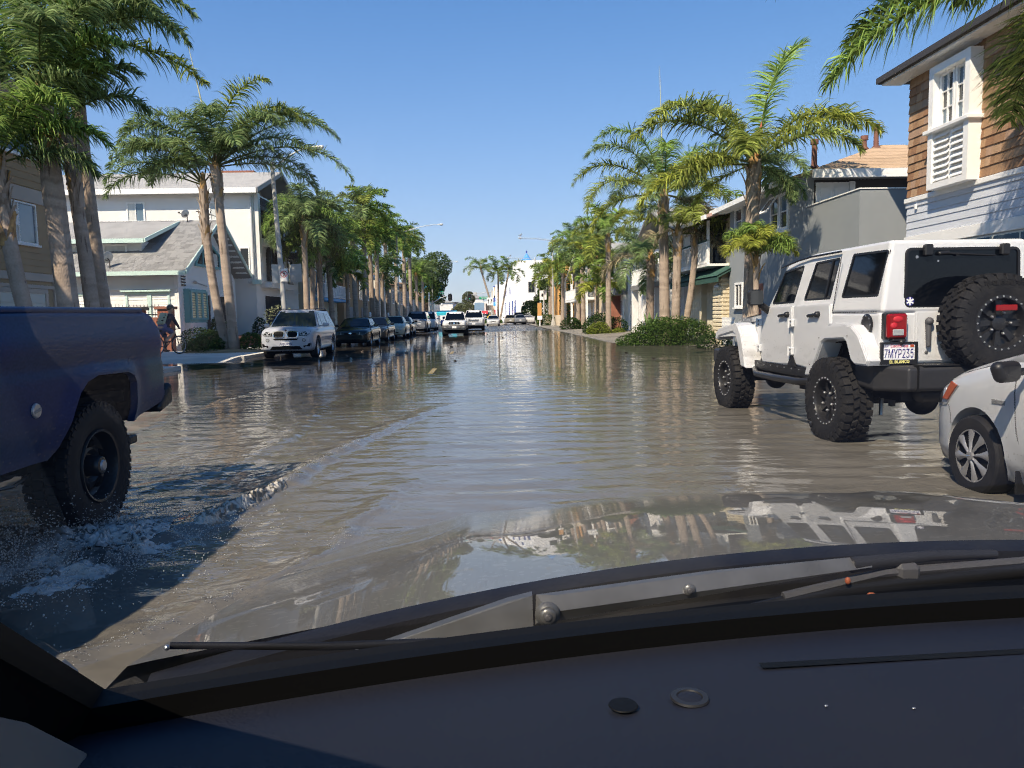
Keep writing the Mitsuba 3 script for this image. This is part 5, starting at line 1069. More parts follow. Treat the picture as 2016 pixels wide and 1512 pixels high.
# ---------------------------------------------------------------- vehicles: a general builder (x right, y forward, z up, origin on the ground at mid length)
def cast(mesh, o, d):
    v = mesh.vertices[mesh.faces]; o, d = np.asarray(o, float), np.asarray(d, float); e1, e2 = v[:, 1] - v[:, 0], v[:, 2] - v[:, 0]
    h = np.cross(d, e2); a = (e1 * h).sum(1); ok = np.abs(a) > 1e-12; f = np.where(ok, 1 / np.where(ok, a, 1), 0); s = o - v[:, 0]
    u = f * (s * h).sum(1); q = np.cross(s, e1); w = f * (q @ d); t = f * (e2 * q).sum(1)
    t = t[ok & (u > -1e-6) & (w > -1e-6) & (u + w < 1 + 1e-6) & (t > 1e-6)]
    return o + d * t.min() if len(t) else None
def patch(body, pts, d=(0, -1, 0), out=.012, deep=.10, dist=6.0, fallback=None):
    """a convex inset lying on the body where rays along d meet it"""
    d = np.asarray(d, float) / np.linalg.norm(d); A = []
    c = np.mean(np.asarray(pts, float), 0)
    for p in pts:
        h = None; p = np.asarray(p, float); k = 0
        while h is None and k < 8: h = cast(body, p + (c - p) * .1 * k - d * dist, d); k += 1
        if h is not None: A += [h - d * out, h + d * deep]
    return fromM(hull(A))
def loft(st):
    rows = []
    for y, w, zb, zt, c in st:
        h = zt - zb
        half = [(.80 * w, zb), (.94 * w, zb + .05 * h), (.992 * w, zb + .22 * h), (w, zb + .5 * h), (.99 * w, zb + .72 * h), (.955 * w, zt - .10 * h), (.87 * w, zt - .015 * h), (.72 * w, zt + .45 * c), (.38 * w, zt + .85 * c)]
        ring = [(0, zb)] + half + [(0, zt + c)] + [(-x, z) for x, z in half[::-1]]
        rows.append([(x, y, z) for x, z in ring])
    R = np.array(rows); n, k = R.shape[:2]; i, j = np.meshgrid(np.arange(n - 1), np.arange(k), indexing='ij')
    q = np.stack([i * k + j, i * k + (j + 1) % k, (i + 1) * k + (j + 1) % k, (i + 1) * k + j], -1).reshape(-1, 4)
    F = np.vstack([q[:, [0, 1, 2]], q[:, [0, 2, 3]]]); V = np.vstack([R.reshape(-1, 3), R[0].mean(0), R[-1].mean(0)]); a = np.arange(k); o = n * k
    F = np.vstack([F, np.stack([a * 0 + o, (a + 1) % k, a], 1), np.stack([a * 0 + o + 1, (n - 1) * k + a, (n - 1) * k + (a + 1) % k], 1)])
    m = tm(V, F)
    if m.volume < 0: m.invert()
    return m
def densify(st, n=7):
    st = np.array(st, float); s = np.arange(len(st)); from_ = np.linspace(0, len(st) - 1, (len(st) - 1) * n + 1)
    from scipy.interpolate import PchipInterpolator
    return PchipInterpolator(s, st)(from_)
def tyre(r, w, n=32, rr=.62):
    return lathe([(r * rr, -w * .46), (r * .80, -w / 2), (r * .93, -w * .48), (r * .985, -w * .40), (r, -w * .28), (r, w * .28), (r * .985, w * .40), (r * .93, w * .48), (r * .80, w / 2), (r * rr, w * .46)], n, 'x')
def wheel(t, x, y, z, r, w, rim='rim_silver', spokes=5, M=None, n=28, rr=.66):
    s = 1 if x > 0 else -1
    W = t.add('wheel', mv(tyre(r, w, n, rr), x, y, z), 'rubber', 35)
    R = r * (rr + .02); d = w * .40
    m = [lathe([(R * .80, d * .3), (R * .97, d * .92), (R, d), (R * .97, d * .82), (R * .82, d * .2)], n, 'x')]
    for i in range(spokes):
        b = box(d * .35, d * .75, -R * .10, R * .10, R * .10, R * .95, R * .03); b.apply_transform(trimesh.transformations.rotation_matrix(i * 2 * math.pi / spokes, (1, 0, 0))); m.append(b)
    m.append(lathe([(0, d * .82), (R * .17, d * .80), (R * .22, d * .4), (0, d * .3)], 14, 'x'))
    m = cat(m)
    if s < 0: m.vertices[:, 0] *= -1; m.invert()
    W.add('rim', mv(m, x, y, z), rim, 35)
    bk = lathe([(0, 0), (R * .98, 0)], n, 'x'); bk.vertices[:, 0] += s * d * .15; W.add('brake_disc', mv(bk, x, y, z), 'wheel_well')
    return W
def vehicle(name, label, M, st, gh, paint, axles, wr, ww, track, wins, glass='car_glass', rim='rim_silver', spokes=5, lower=None, roofmat=None, group=None, cut=.05, mirrors=True, mz=None, rails=False, nowheels=()):
    """st: body sections (y, half width, bottom, top, crown); gh: (belt z, roof z, y front base, y front top, y rear top, y rear base, half width at belt, half width at roof)"""
    t = Thing(name, label, name.split('_')[-1] if name.split('_')[-1] in ('car', 'van', 'truck') else 'car', M, group=group)
    body = toM(loft(densify(st)))
    for ya in axles:
        for s in (-1, 1):
            cyl = trimesh.creation.cylinder(wr + cut, .36, sections=36); cyl.apply_transform(trimesh.transformations.rotation_matrix(math.pi / 2, (0, 1, 0))); cyl.apply_translation((s * (track + ww / 2 - .02), ya, wr * 1.02))
            body = body - toM(cyl)
    B = fromM(body); t.add('body', B, paint, 38)
    zb, zr, yf0, yf1, yr1, yr0, w0, w1 = gh; c = .055
    pts = [(s * w0, y, zb - .06) for s in (1, -1) for y in (yf0 + .03, yr0 - .02)] + [(s * w0, y, zb) for s in (1, -1) for y in (yf0, yr0)]
    pts += [(s * w1, y, zr - c) for s in (1, -1) for y in (yf1, yr1)] + [(s * (w1 - .07), y, zr - .012) for s in (1, -1) for y in (yf1 - .06, yr1 + .06)] + [(s * w1 * .5, y, zr + .015) for s in (1, -1) for y in (yf1 - .16, yr1 + .2)] + [(s * (w1 * .6), yf1 - .015 + .05, zr - c) for s in (1, -1)]
    t.add('cabin', fromM(hull(pts)), roofmat or paint, 38)
    def side(yz, s):
        q = [(s * (w0 + (w1 - w0) * (z - zb) / (zr - c - zb)), y, z) for y, z in yz]; return q if s < 0 else q[::-1]
    for yz in wins:
        for s in (1, -1): t.add('side_window', slab(side(yz, s), .010, .03, lift=.006), glass)
    def front(yb, yt, inset, sg):
        f = lambda u: (yb + (yt - yb) * u, zb + (zr - c - zb) * u, w0 + (w1 - w0) * u)
        q = []
        for u, sx in ((.04, -1), (.04, 1), (.97, 1), (.97, -1)):
            y, z, w = f(u); q.append((sx * (w - inset), y, z))
        return q if sg < 0 else q[::-1]
    ws = t.add('windscreen', slab(front(yf0, yf1, .055, 1), .008, .05, lift=.012), glass); t.add('rear_window', slab(front(yr0, yr1, .07, -1), .010, .05, lift=.008), glass)
    if mirrors:
        z = mz or zb + .05
        for s in (1, -1): t.add('mirror', cat([fromM(rhull([(s * (w0 + .13), yf0 - .42, z + .07), (s * (w0 + .27), yf0 - .45, z + .06), (s * (w0 + .13), yf0 - .42, z), (s * (w0 + .26), yf0 - .45, z + .01)], .04)), box(s * (w0 - .03), s * (w0 + .14), yf0 - .45, yf0 - .40, z - .02, z + .03)]), paint, 40)
    for ya in axles:
        for s in (1, -1):
            if (ya, s) not in nowheels: wheel(t, s * track, ya, wr, wr, ww, rim, spokes)
    t.add('underside', box(-track * .9, track * .9, st[0][0] * .0 + min(a[0] for a in st) + .25, max(a[0] for a in st) - .25, .18, .42), 'wheel_well')
    if rails: t.add('roof_rail', cat([tube([(s * (w1 - .03), yf1 - .15, zr - .02), (s * (w1 - .02), yf1 - .3, zr + .035), (s * (w1 - .02), yr1 + .3, zr + .035), (s * (w1 - .03), yr1 + .12, zr - .02)], .018, 6) for s in (1, -1)]), 'black_plastic', True)
    return t, B
def fr(B, pts, out=.012, deep=.09): return patch(B, [(x, 0, z) for x, z in pts], (0, -1, 0), out, deep)
def rear(B, pts, out=.012, deep=.09): return patch(B, [(x, 0, z) for x, z in pts], (0, 1, 0), out, deep)
def both(f, B, pts, *a): return [f(B, pts, *a), f(B, [(-x, z) for x, z in pts][::-1], *a)]
def plate(t, B, z, f=fr, w=.30, h=.15, txt='', out=.03, x=0.0):
    pl = t.add('number_plate', f(B, [(x - w / 2, z - h / 2), (x + w / 2, z - h / 2), (x + w / 2, z + h / 2), (x - w / 2, z + h / 2)], out, .02), 'plate_white')
    if txt:
        h0 = cast(B, (x, 6 if f is fr else -6, z), (0, -1, 0) if f is fr else (0, 1, 0)); y = h0[1]; s = 1 if f is fr else -1
        pl.add('lettering', text(txt, .07, (x, y + s * (out + .002), z - .05), (-s, 0, 0), (0, 0, 1), .004, True), 'plate_blue')
    return pl
def rnd(cx, cz, rx, rz, n=10): return [(cx + rx * np.sign(math.cos(a)) * abs(math.cos(a))**.6, cz + rz * np.sign(math.sin(a)) * abs(math.sin(a))**.6) for a in np.linspace(0, 2 * math.pi, n, endpoint=False)]
def facing(x, y, z=0.0, yaw=0.0): return at(x, y, z, math.pi + math.radians(yaw))
def suv_st(L, W, H=1.1, hood=1.0, zb=.27):
    f, w = L / 2, W / 2
    return [(f, w * .66, .46, hood - .30, .02), (f - .06, w * .82, .32, hood - .13, .03), (f - .20, w * .915, zb, hood - .03, .04), (f - .75, w * .975, zb - .02, hood + .02, .05), (f - 1.35, w, zb - .02, H - .02, .03), (0, w, zb - .02, H, .02), (-f + .8, w, zb, H, .02), (-f + .22, w * .96, zb + .05, H - .02, .0), (-f + .06, w * .90, zb + .16, H - .12, .0), (-f, w * .78, zb + .25, H - .25, .0)]
def sedan_st(L, W, H=.92, hood=.80, deck=.95, zb=.20):
    f, w = L / 2, W / 2
    return [(f, w * .62, .36, hood - .22, .02), (f - .07, w * .80, .24, hood - .10, .03), (f - .25, w * .92, zb, hood - .02, .04), (f - .8, w * .98, zb - .02, hood + .06, .05), (f - 1.35, w, zb - .02, H, .03), (0, w, zb - .02, H, .02), (-f + 1.1, w, zb, deck, .03), (-f + .3, w * .95, zb + .03, deck - .01, .03), (-f + .06, w * .86, zb + .12, deck - .10, .02), (-f, w * .72, zb + .2, deck - .22, .02)]

# white luxury SUV parked on the left, facing us
t, B = vehicle('parked_car', 'white sport utility car with a twin oval grille, first in the left row', facing(-7.18, 29.35, -.02, 1.5), suv_st(4.86, 1.94, 1.10, 1.08), (1.08, 1.74, 1.12, .38, -1.90, -2.28, .885, .66), 'pearl_white', (1.50, -1.43), .375, .27, .81,
    [[(.98, 1.12), (.30, 1.12), (.30, 1.62), (.48, 1.62)], [(.22, 1.12), (-.75, 1.13), (-.72, 1.62), (.22, 1.63)], [(-.84, 1.14), (-1.75, 1.20), (-1.55, 1.55), (-.82, 1.61)]], 'car_glass_blue', rails=True)
for s in (1, -1):
    g = t.add('grille', fr(B, rnd(s * .235, .86, .195, .125, 14), .03), 'chrome'); g.add('mesh', fr(B, rnd(s * .235, .86, .170, .102, 14), .034), 'wheel_well')
    g.add('bar', cat([fr(B, [(s * .235 + a - .006, .78), (s * .235 + a + .006, .78), (s * .235 + a + .006, .94), (s * .235 + a - .006, .94)], .039, .02) for a in (-.11, -.06, 0, .06, .11)]), 'iron')
    h = t.add('headlight', fr(B, [(s * .46, .80), (s * .72, .80), (s * .80, .86), (s * .84, .97), (s * .66, .96), (s * .46, .91)], .014), 'lamp_dark')
    for a in (.55, .70): h.add('lamp_ring', fr(B, rnd(s * a, .875, .055, .05, 12), .02), 'lamp_clear'); h.add('lens', fr(B, rnd(s * a, .875, .036, .033, 12), .026), 'car_glass')
    fg = t.add('fog_lamp', fr(B, rnd(s * .62, .66, .06, .05, 12), .014), 'lamp_dark'); fg.add('lens', fr(B, rnd(s * .62, .66, .04, .034, 12), .02), 'lamp_clear')
    t.add('side_intake', fr(B, [(s * .62, .40), (s * .80, .42), (s * .84, .54), (s * .78, .54), (s * .76, .47), (s * .60, .46)], .01), 'wheel_well'); t.add('intake_blade', fr(B, [(s * .83, .42), (s * .86, .42), (s * .86, .56), (s * .83, .56)], .02), 'grey_trim')
t.add('upper_intake', fr(B, [(-.38, .66), (.38, .66), (.44, .71), (-.44, .71)], .008), 'wheel_well'); t.add('lower_intake', fr(B, [(-.56, .33), (.56, .33), (.46, .45), (-.46, .45)], .012), 'wheel_well')
t.add('badge', fr(B, rnd(0, 1.0, .035, .03, 12), .012), 'sign_black'); plate(t, B, .54, txt='7XEU751', out=.035)
t.add('door_line', cat([patch(B, [(6, y - .006, .42), (6, y + .006, .42), (6, y + .006, 1.02), (6, y - .006, 1.02)], (-1, 0, 0), .003, .01) for y in (1.0, -.10, -1.05)]), 'grey_trim'); t.add('door_handle', cat([patch(B, [(6, y - .1, .95), (6, y + .1, .95), (6, y + .1, .98), (6, y - .1, .98)], (-1, 0, 0), .02, .02) for y in (.08, -.98)]), 'pearl_white'); t.add('sill_strip', patch(B, [(6, -1.0, .33), (6, 1.0, .33), (6, 1.0, .37), (6, -1.0, .37)], (-1, 0, 0), .012, .02), 'chrome')
t.add('seat', cat([box(.2, .6, -.3, -.1, 1.05, 1.5, .05)]), 'pale_stucco')

def simple_front(t, B, hl, grille, low, gm='wheel_well', hm='lamp_clear', pz=.45, txt=''):
    for m in both(fr, B, hl): t.add('headlight', m, hm)
    if grille: t.add('grille', fr(B, grille, .012), gm)
    if low: t.add('intake', fr(B, low, .008), 'wheel_well')
    if pz: plate(t, B, pz, txt=txt)
SW = [[(1.0, .98), (.12, .98), (.12, 1.33), (.45, 1.33)], [(.04, .98), (-.95, .99), (-.62, 1.33), (.04, 1.34)]]
GH = (.93, 1.40, 1.10, .32, -.78, -1.52, .80, .58)
t, B = vehicle('parked_car', 'dark green sedan parked right behind the white sport utility car', facing(-6.75, 39.6, -.02), sedan_st(4.8, 1.79), GH, 'green_car', (1.42, -1.28), .315, .21, .76, SW, spokes=7)
simple_front(t, B, [(.42, .60), (.72, .62), (.76, .70), (.44, .70)], [(-.30, .60), (.30, .60), (.28, .68), (-.28, .68)], [(-.5, .30), (.5, .30), (.48, .36), (-.48, .36)], pz=None); t.add('badge', fr(B, rnd(0, .66, .07, .035, 10), .02), 'chrome'); t.add('bumper_strip', fr(B, [(-.72, .47), (.72, .47), (.72, .49), (-.72, .49)], .012), 'cladding')
t, B = vehicle('parked_car', 'dark grey sedan parked between the green sedan and the cream coupe', facing(-6.7, 45.6, 0), sedan_st(4.7, 1.78), GH, 'navy_car', (1.38, -1.28), .315, .21, .76, SW); simple_front(t, B, [(.42, .58), (.72, .60), (.76, .70), (.46, .68)], [(-.35, .56), (.35, .56), (.32, .68), (-.32, .68)], None)
t, B = vehicle('parked_car', 'cream rounded coupe with round headlights in the left row', facing(-6.6, 53.8, 0), [(2.05, .48, .36, .56, .02), (1.98, .66, .22, .66, .05), (1.75, .80, .18, .76, .09), (1.2, .86, .17, .90, .07), (.7, .87, .17, .96, .02), (0, .87, .17, .96, .0), (-1.2, .87, .18, .93, .05), (-1.75, .80, .22, .80, .08), (-2.0, .64, .32, .66, .04), (-2.05, .5, .4, .56, .02)], (.94, 1.46, .92, .22, -.62, -1.45, .72, .50), 'cream_car', (1.26, -1.26), .32, .21, .74, [[(.72, .99), (-.30, .99), (-.28, 1.38), (.24, 1.38)], [(-.36, .99), (-.95, 1.0), (-.62, 1.36), (-.36, 1.38)]])
for s in (1, -1): h = t.add('headlight', fr(B, rnd(s * .58, .62, .11, .11, 12), .02), 'lamp_clear')
t.add('intake', fr(B, [(-.46, .34), (.46, .34), (.42, .40), (-.42, .40)], .01), 'wheel_well')
t, B = vehicle('parked_car', 'black car parked nose away with a red tail lamp showing', at(-6.9, 61, 0), sedan_st(4.6, 1.8), (.95, 1.42, 1.0, .25, -.85, -1.65, .80, .58), 'black_car', (1.38, -1.28), .315, .21, .76, SW)
for m in both(rear, B, [(.50, .70), (.78, .70), (.80, .82), (.50, .80)]): t.add('tail_lamp', m, 'lamp_red')
plate(t, B, .62, rear)
BW = [[(1.05, 1.2), (.40, 1.2), (.40, 1.68), (.62, 1.68)], [(.32, 1.2), (-.65, 1.2), (-.65, 1.70), (.32, 1.70)], [(-.74, 1.2), (-2.0, 1.22), (-1.9, 1.66), (-.74, 1.70)]]
t, B = vehicle('parked_car', 'big silver grey sport utility vehicle parked beyond the cream coupe', facing(-6.5, 69.5, 0), suv_st(5.2, 2.02, 1.14, 1.16, .33), (1.14, 1.86, 1.28, .62, -2.25, -2.5, .92, .72), 'silver_suv', (1.62, -1.35), .40, .27, .84, BW, rails=True)
simple_front(t, B, [(.52, .84), (.84, .86), (.86, 1.0), (.54, 1.0)], [(-.50, .74), (.50, .74), (.50, 1.0), (-.50, 1.0)], [(-.7, .44), (.7, .44), (.66, .52), (-.66, .52)], 'silver_car', pz=None); t.add('grille_bar', cat([fr(B, [(-.50, .85), (.50, .85), (.50, .89), (-.50, .89)], .02), fr(B, [(-.12, .83), (.12, .83), (.12, .91), (-.12, .91)], .024)]), 'chrome'); t.add('bumper_strip', fr(B, [(-.8, .56), (.8, .56), (.8, .66), (-.8, .66)], .012), 'silver_car')
t, B = vehicle('parked_car', 'white van like car half hidden behind the silver sport utility vehicle', facing(-6.3, 78, 0), suv_st(4.9, 1.95, 1.12, 1.12), (1.10, 1.90, 1.3, .6, -2.1, -2.3, .90, .72), 'white_car', (1.5, -1.4), .36, .24, .82, BW); simple_front(t, B, [(.5, .8), (.82, .82), (.84, .96), (.52, .94)], [(-.45, .72), (.45, .72), (.45, .92), (-.45, .92)], None)
t, B = vehicle('parked_car', 'blue car under the turquoise canopy far down on the left', facing(-6.6, 118, 0), sedan_st(4.6, 1.8), GH, 'blue_trim', (1.38, -1.28), .315, .21, .76, SW)
# oncoming pickups
def pickup(label, M, paint, L, W, hood, belt, roof, wr, low, cabf, cabr, front, group=None):
    f, w = L / 2, W / 2
    st = [(f, w * .74, .56, hood - .22, .02), (f - .06, w * .86, .48, hood - .08, .03), (f - .22, w * .95, .44, hood - .02, .03), (f - 1.0, w, .44, hood + .03, .04), (cabf, w, .44, belt, .02), (cabr, w, .44, belt, .0), (-f + .3, w, .46, belt - .02, .0), (-f + .04, w * .96, .5, belt - .04, .0), (-f, w * .93, .52, belt - .08, .0)]
    t, B = vehicle('pickup_truck', label, M, st, (belt, roof, cabf, cabf - .62, cabr + .2, cabr, w * .90, w * .72), paint, (f - .88, -f + 1.15), wr, .27, w * .86, [[(cabf - .28, belt + .05), (cabf - .95, belt + .05), (cabf - .95, roof - .12), (cabf - .62, roof - .12)], [(cabf - 1.03, belt + .05), (cabr + .16, belt + .05), (cabr + .26, roof - .12), (cabf - 1.03, roof - .12)]], cut=.09, group=group)
    return t, B
t, B = pickup('white pickup truck driving towards us with a grey bumper', facing(-2.52, 56.2, -.02), 'white_car', 4.9, 1.74, 1.08, 1.10, 1.72, .40, .5, .95, -.55, None)
for m in both(fr, B, [(.44, .84), (.74, .84), (.76, .98), (.46, .98)], .016): t.add('headlight', m, 'lamp_clear')
g = t.add('grille', fr(B, [(-.38, .82), (.38, .82), (.40, .92), (.34, 1.0), (-.34, 1.0), (-.40, .92)], .02), 'lamp_dark'); g.add('mesh', fr(B, [(-.33, .84), (.33, .84), (.35, .91), (.30, .97), (-.30, .97), (-.35, .91)], .024), 'wheel_well')
for a in (-.25, -.15, -.05, .05, .15, .25): g.add('bar', fr(B, [(a - .012, .84), (a + .012, .84), (a + .012, .97), (a - .012, .97)], .030, .02), 'steel')
g.add('badge', fr(B, rnd(0, .905, .07, .04, 10), .036), 'chrome')
b = t.add('bumper', fromM(rhull([(-.80, 2.38, .58), (.80, 2.38, .58), (-.80, 2.38, .74), (.80, 2.38, .74), (-.6, 2.46, .58), (.6, 2.46, .58), (-.6, 2.46, .74), (.6, 2.46, .74), (-.82, 1.9, .66), (.82, 1.9, .66)], .04)), 'cladding', 40)
b.add('chrome_bar', box(-.42, .42, 2.49, 2.52, .62, .67, .01), 'steel'); b.add('fog_lamp', box(-.72, -.52, 2.46, 2.50, .60, .68, .015), 'lamp_clear'); b.add('fog_lamp', box(.52, .72, 2.46, 2.50, .60, .68, .015), 'lamp_clear')
b.add('number_plate', box(-.15, .15, 2.52, 2.535, .57, .72), 'plate_white'); t.add('axle', tube([(-.7, 1.55, .34), (.7, 1.55, .34)], .06, 8), 'wheel_well'); t.add('mud_flap', cat([box(s * .60, s * .86, -1.6, -1.56, .1, .5) for s in (1, -1)]), 'black_plastic')
t, B = pickup('second white pickup with a big silver grille, following the first', facing(-1.55, 74.5, 0), 'white_car', 5.6, 2.0, 1.18, 1.22, 1.93, .41, .5, 1.1, -.9, None)
for m in both(fr, B, [(.60, .86), (.86, .86), (.88, 1.08), (.62, 1.08)], .016): t.add('headlight', m, 'lamp_dark')
g = t.add('grille', fr(B, [(-.56, .80), (.56, .80), (.58, 1.08), (-.58, 1.08)], .02), 'silver_car'); g.add('mesh', fr(B, [(-.48, .86), (.48, .86), (.48, 1.03), (-.48, 1.03)], .024), 'wheel_well'); g.add('bar', fr(B, [(-.5, .92), (.5, .92), (.5, .97), (-.5, .97)], .032), 'steel')
t.add('bumper', fromM(rhull([(-.9, 2.72, .56), (.9, 2.72, .56), (-.9, 2.72, .72), (.9, 2.72, .72), (-.7, 2.8, .56), (.7, 2.8, .56), (-.7, 2.8, .72), (.7, 2.8, .72)], .04)), 'badge_grey', 40); t.add('number_plate', box(-.15, .15, 2.86, 2.87, .58, .73), 'plate_white')
# right side of the far road
def tail(t, B, tl, pz, rm=None):
    for m in both(rear, B, tl): t.add('tail_lamp', m, 'lamp_red')
    plate(t, B, pz, rear)
t, B = vehicle('parked_car', 'beige sedan seen from behind beside the traffic island', at(3.0, 116, .05), sedan_st(4.7, 1.78), GH, 'beige_car', (1.38, -1.28), .315, .21, .76, SW); tail(t, B, [(.5, .70), (.78, .70), (.80, .84), (.52, .84)], .62)
t, B = vehicle('parked_car', 'black sport utility car seen from behind, next to the white sports car', at(4.7, 128, .05), suv_st(4.7, 1.9), (1.08, 1.78, 1.1, .4, -1.95, -2.28, .87, .68), 'black_car', (1.45, -1.4), .36, .24, .8, BW[:2]); tail(t, B, [(.6, .86), (.84, .86), (.84, 1.04), (.66, 1.04)], .7)
t, B = vehicle('parked_car', 'white sports car seen from behind with a black diffuser', at(5.7, 116, .05), sedan_st(4.78, 1.92, .92, .80, 1.0), (.93, 1.34, .9, .1, -.95, -1.75, .80, .56), 'white_car', (1.42, -1.38), .35, .26, .82, [[(.7, .98), (-.5, .98), (-.5, 1.24), (.2, 1.26)]]); tail(t, B, [(.46, .78), (.80, .78), (.80, .86), (.46, .86)], .7); t.add('diffuser', rear(B, [(-.7, .34), (.7, .34), (.62, .54), (-.62, .54)], .012), 'wheel_well'); t.add('spoiler', box(-.78, .78, -2.36, -2.16, 1.02, 1.06, .01), 'white_car')
t, B = vehicle('parked_car', 'silver car waiting behind the second white pickup', facing(.4, 104, .02), sedan_st(4.6, 1.8), GH, 'silver_car', (1.38, -1.28), .315, .21, .76, SW); simple_front(t, B, [(.42, .58), (.72, .60), (.76, .70), (.46, .68)], [(-.35, .5), (.35, .5), (.32, .62), (-.32, .62)], None)
t, B = vehicle('parked_car', 'grey car half hidden beside the white sports car', at(4.4, 114.5, .05), sedan_st(4.5, 1.76), GH, 'silver_suv', (1.38, -1.28), .315, .21, .76, SW); tail(t, B, [(.5, .70), (.78, .70), (.80, .84), (.52, .84)], .62)
# ---------------------------------------------------------------- white four door off-roader on the right (its own frame: x right, y forward from the rear axle, z above the water)
JM = T().translate([4.43, 7.92, 0.0]).rotate([0, 0, 1], 2.9)
t = Thing('offroad_vehicle', 'white lifted four door off roader with a spare wheel on its tailgate', 'car', JM)
def yz(poly, x0, x1, ch=.0, both_=False):
    """side profile extruded between |x0| and |x1| on the left (and right) side, the outer edge chamfered"""
    g = Polygon(poly) if not hasattr(poly, 'exterior') else poly
    out = []
    for s in ((-1, 1) if both_ else (-1,)):
        if ch:
            m = cat([prism(g, s * x0, s * (x1 - ch), 'yz'), prism(g.buffer(-ch * .8, join_style=1), s * (x1 - ch), s * x1, 'yz')])
        else: m = prism(g, s * x0, s * x1, 'yz')
        out.append(m)
    return cat(out)
def rpoly(p, r): return Polygon(p).buffer(-r).buffer(2 * r).buffer(-r)
def arch(g, n=8): return g
tub = toM(fromM(rhull([(s * .75, y, z) for s in (1, -1) for y, z in ((-.66, .84), (2.05, .70), (2.05, 1.28), (-.66, 1.28))], .035)))
well = prism(Polygon([(.56, .2), (.56, .66), (.30, 1.0), (-.30, 1.05), (-.47, .84), (-.52, .2)]), -.9, .9, 'yz')
tub = tub - toM(well)
t.add('body', fromM(tub), 'jeep_white', 35)
wp = Polygon([(.56, .2), (.56, .66), (.30, 1.0), (-.30, 1.05), (-.47, .84), (-.52, .2)])
t.add('well_liner', prism(wp.buffer(-.003).difference(wp.buffer(-.015)).intersection(sbox(-1, .66, 1, 2)), -.772, .772, 'yz'), 'wheel_well')
t.add('wheel_house', cat([box(-.60, .60, -.52, .50, .60, 1.08), box(-.55, .55, 2.45, 3.3, .60, 1.05)]), 'wheel_well')
t.add('chassis', cat([box(-.50, -.38, -.6, 3.3, .45, .60), box(.38, .5, -.6, 3.3, .45, .60), box(-.74, .74, -.6, 2.1, .58, .68), tube([(-.72, 0, .41), (.72, 0, .41)], .05, 10), tube([(-.72, 2.96, .41), (.72, 2.96, .41)], .05, 10), ell((.08, -.02, .40), (.16, .17, .17), 2), ell((-.2, 2.96, .40), (.15, .16, .16), 2), box(-.3, .3, 1.2, 2.0, .33, .5)]), 'black_plastic', 35)
t.add('muffler', fromM(rhull([(-.30, -.62, .52), (.35, -.62, .52)], .085, 2)), 'bumper_black', 40)
for s in (-1, 1):
    sh = t.add('shock_absorber', cat([tube([(s * .44, -.16, .26), (s * .40, -.10, .52)], .022, 8)]), 'steel'); sh.add('sleeve', tube([(s * .41, -.12, .46), (s * .37, -.02, .86)], .042, 10), 'black_plastic'); sh.add('reservoir', tube([(s * .36, -.22, .36), (s * .32, -.14, .68)], .034, 10), 'cladding', True)
# hardtop with window openings
z0, z1 = 1.315, 2.0
top = rhull([(s * .725, y, z) for s in (1, -1) for y, z in ((-.66, z0 + .03), (1.93, z0 + .03))] + [(s * .635, y, z) for s in (1, -1) for y, z in ((-.63, 1.95), (.85, 1.945), (1.50, 1.89))], .045, 2)
def sx(z, s): return s * (.77 - .09 * (z - 1.36) / .6)
W1 = [(1.83, 1.425), (1.20, 1.435), (1.06, 1.875), (1.585, 1.825)]; W2 = [(.96, 1.455), (.33, 1.46), (.24, 1.90), (.79, 1.882)]; W3 = [(.10, 1.465), (-.60, 1.465), (-.66, 1.905), (-.01, 1.915)]
rw = [(-.55, 1.355), (.60, 1.355), (.58, 1.905), (-.53, 1.905)]
for w in (W1, W2, W3): top = top - toM(prism(rpoly(w, .03), -.95, .95, 'yz'))
top = top - toM(prism(rpoly(rw, .05), -.9, -.5, 'xz')) - toM(prism(rpoly([(-.60, 1.40), (.60, 1.40), (.54, 1.88), (-.54, 1.88)], .04), 1.3, 2.3, 'xz')) - m3.Manifold.hull_points(np.array([(s * .62, y, z) for s in (1, -1) for y, z in ((-.6, 1.36), (1.75, 1.36), (1.45, 1.86), (-.58, 1.90))]))
t.add('hardtop', fromM(top), 'jeep_white', 32)
def swin(w, s, inset=0.0):
    q = [(sx(z, s) - s * .018, y, z) for y, z in w]; return slab(q if s < 0 else q[::-1], .008, .03, inset=inset)
for s in (-1, 1):
    for w in (W1, W2, W3):
        g = t.add('side_window', swin(w, s, -.01), 'car_glass'); q = [(sx(z, s) - s * .012, y, z) for y, z in w]
        g.add('seal', slab(q if s < 0 else q[::-1], .012, .03, hole=.022), 'black_plastic')
    q = [(sx(z, s) - s * .016, y, z) for y, z in ((.36, 1.47), (.345, 1.47), (.30, 1.90), (.315, 1.90))]
    t.add('window_divider', slab([(sx(z, s) - s * .008, y, z) for y, z in ((.47, 1.47), (.445, 1.47), (.385, 1.89), (.41, 1.89))][::(1 if s < 0 else -1)], .012), 'black_plastic')
    # gutter and seams
    t.add('roof_gutter', tube([(s * .735, 1.60, 1.875), (s * .718, 1.2, 1.93), (s * .712, .88, 1.953), (s * .710, .2, 1.958)], .012, 6), 'black_plastic')
    t.add('hardtop_seam', cat([tube([(s * .775, .30, 1.318), (s * .787, -.64, 1.322)], .006, 5), tube([(s * .782, .22, 1.33), (s * .745, .12, 1.90)], .005, 5)]), 'cladding')
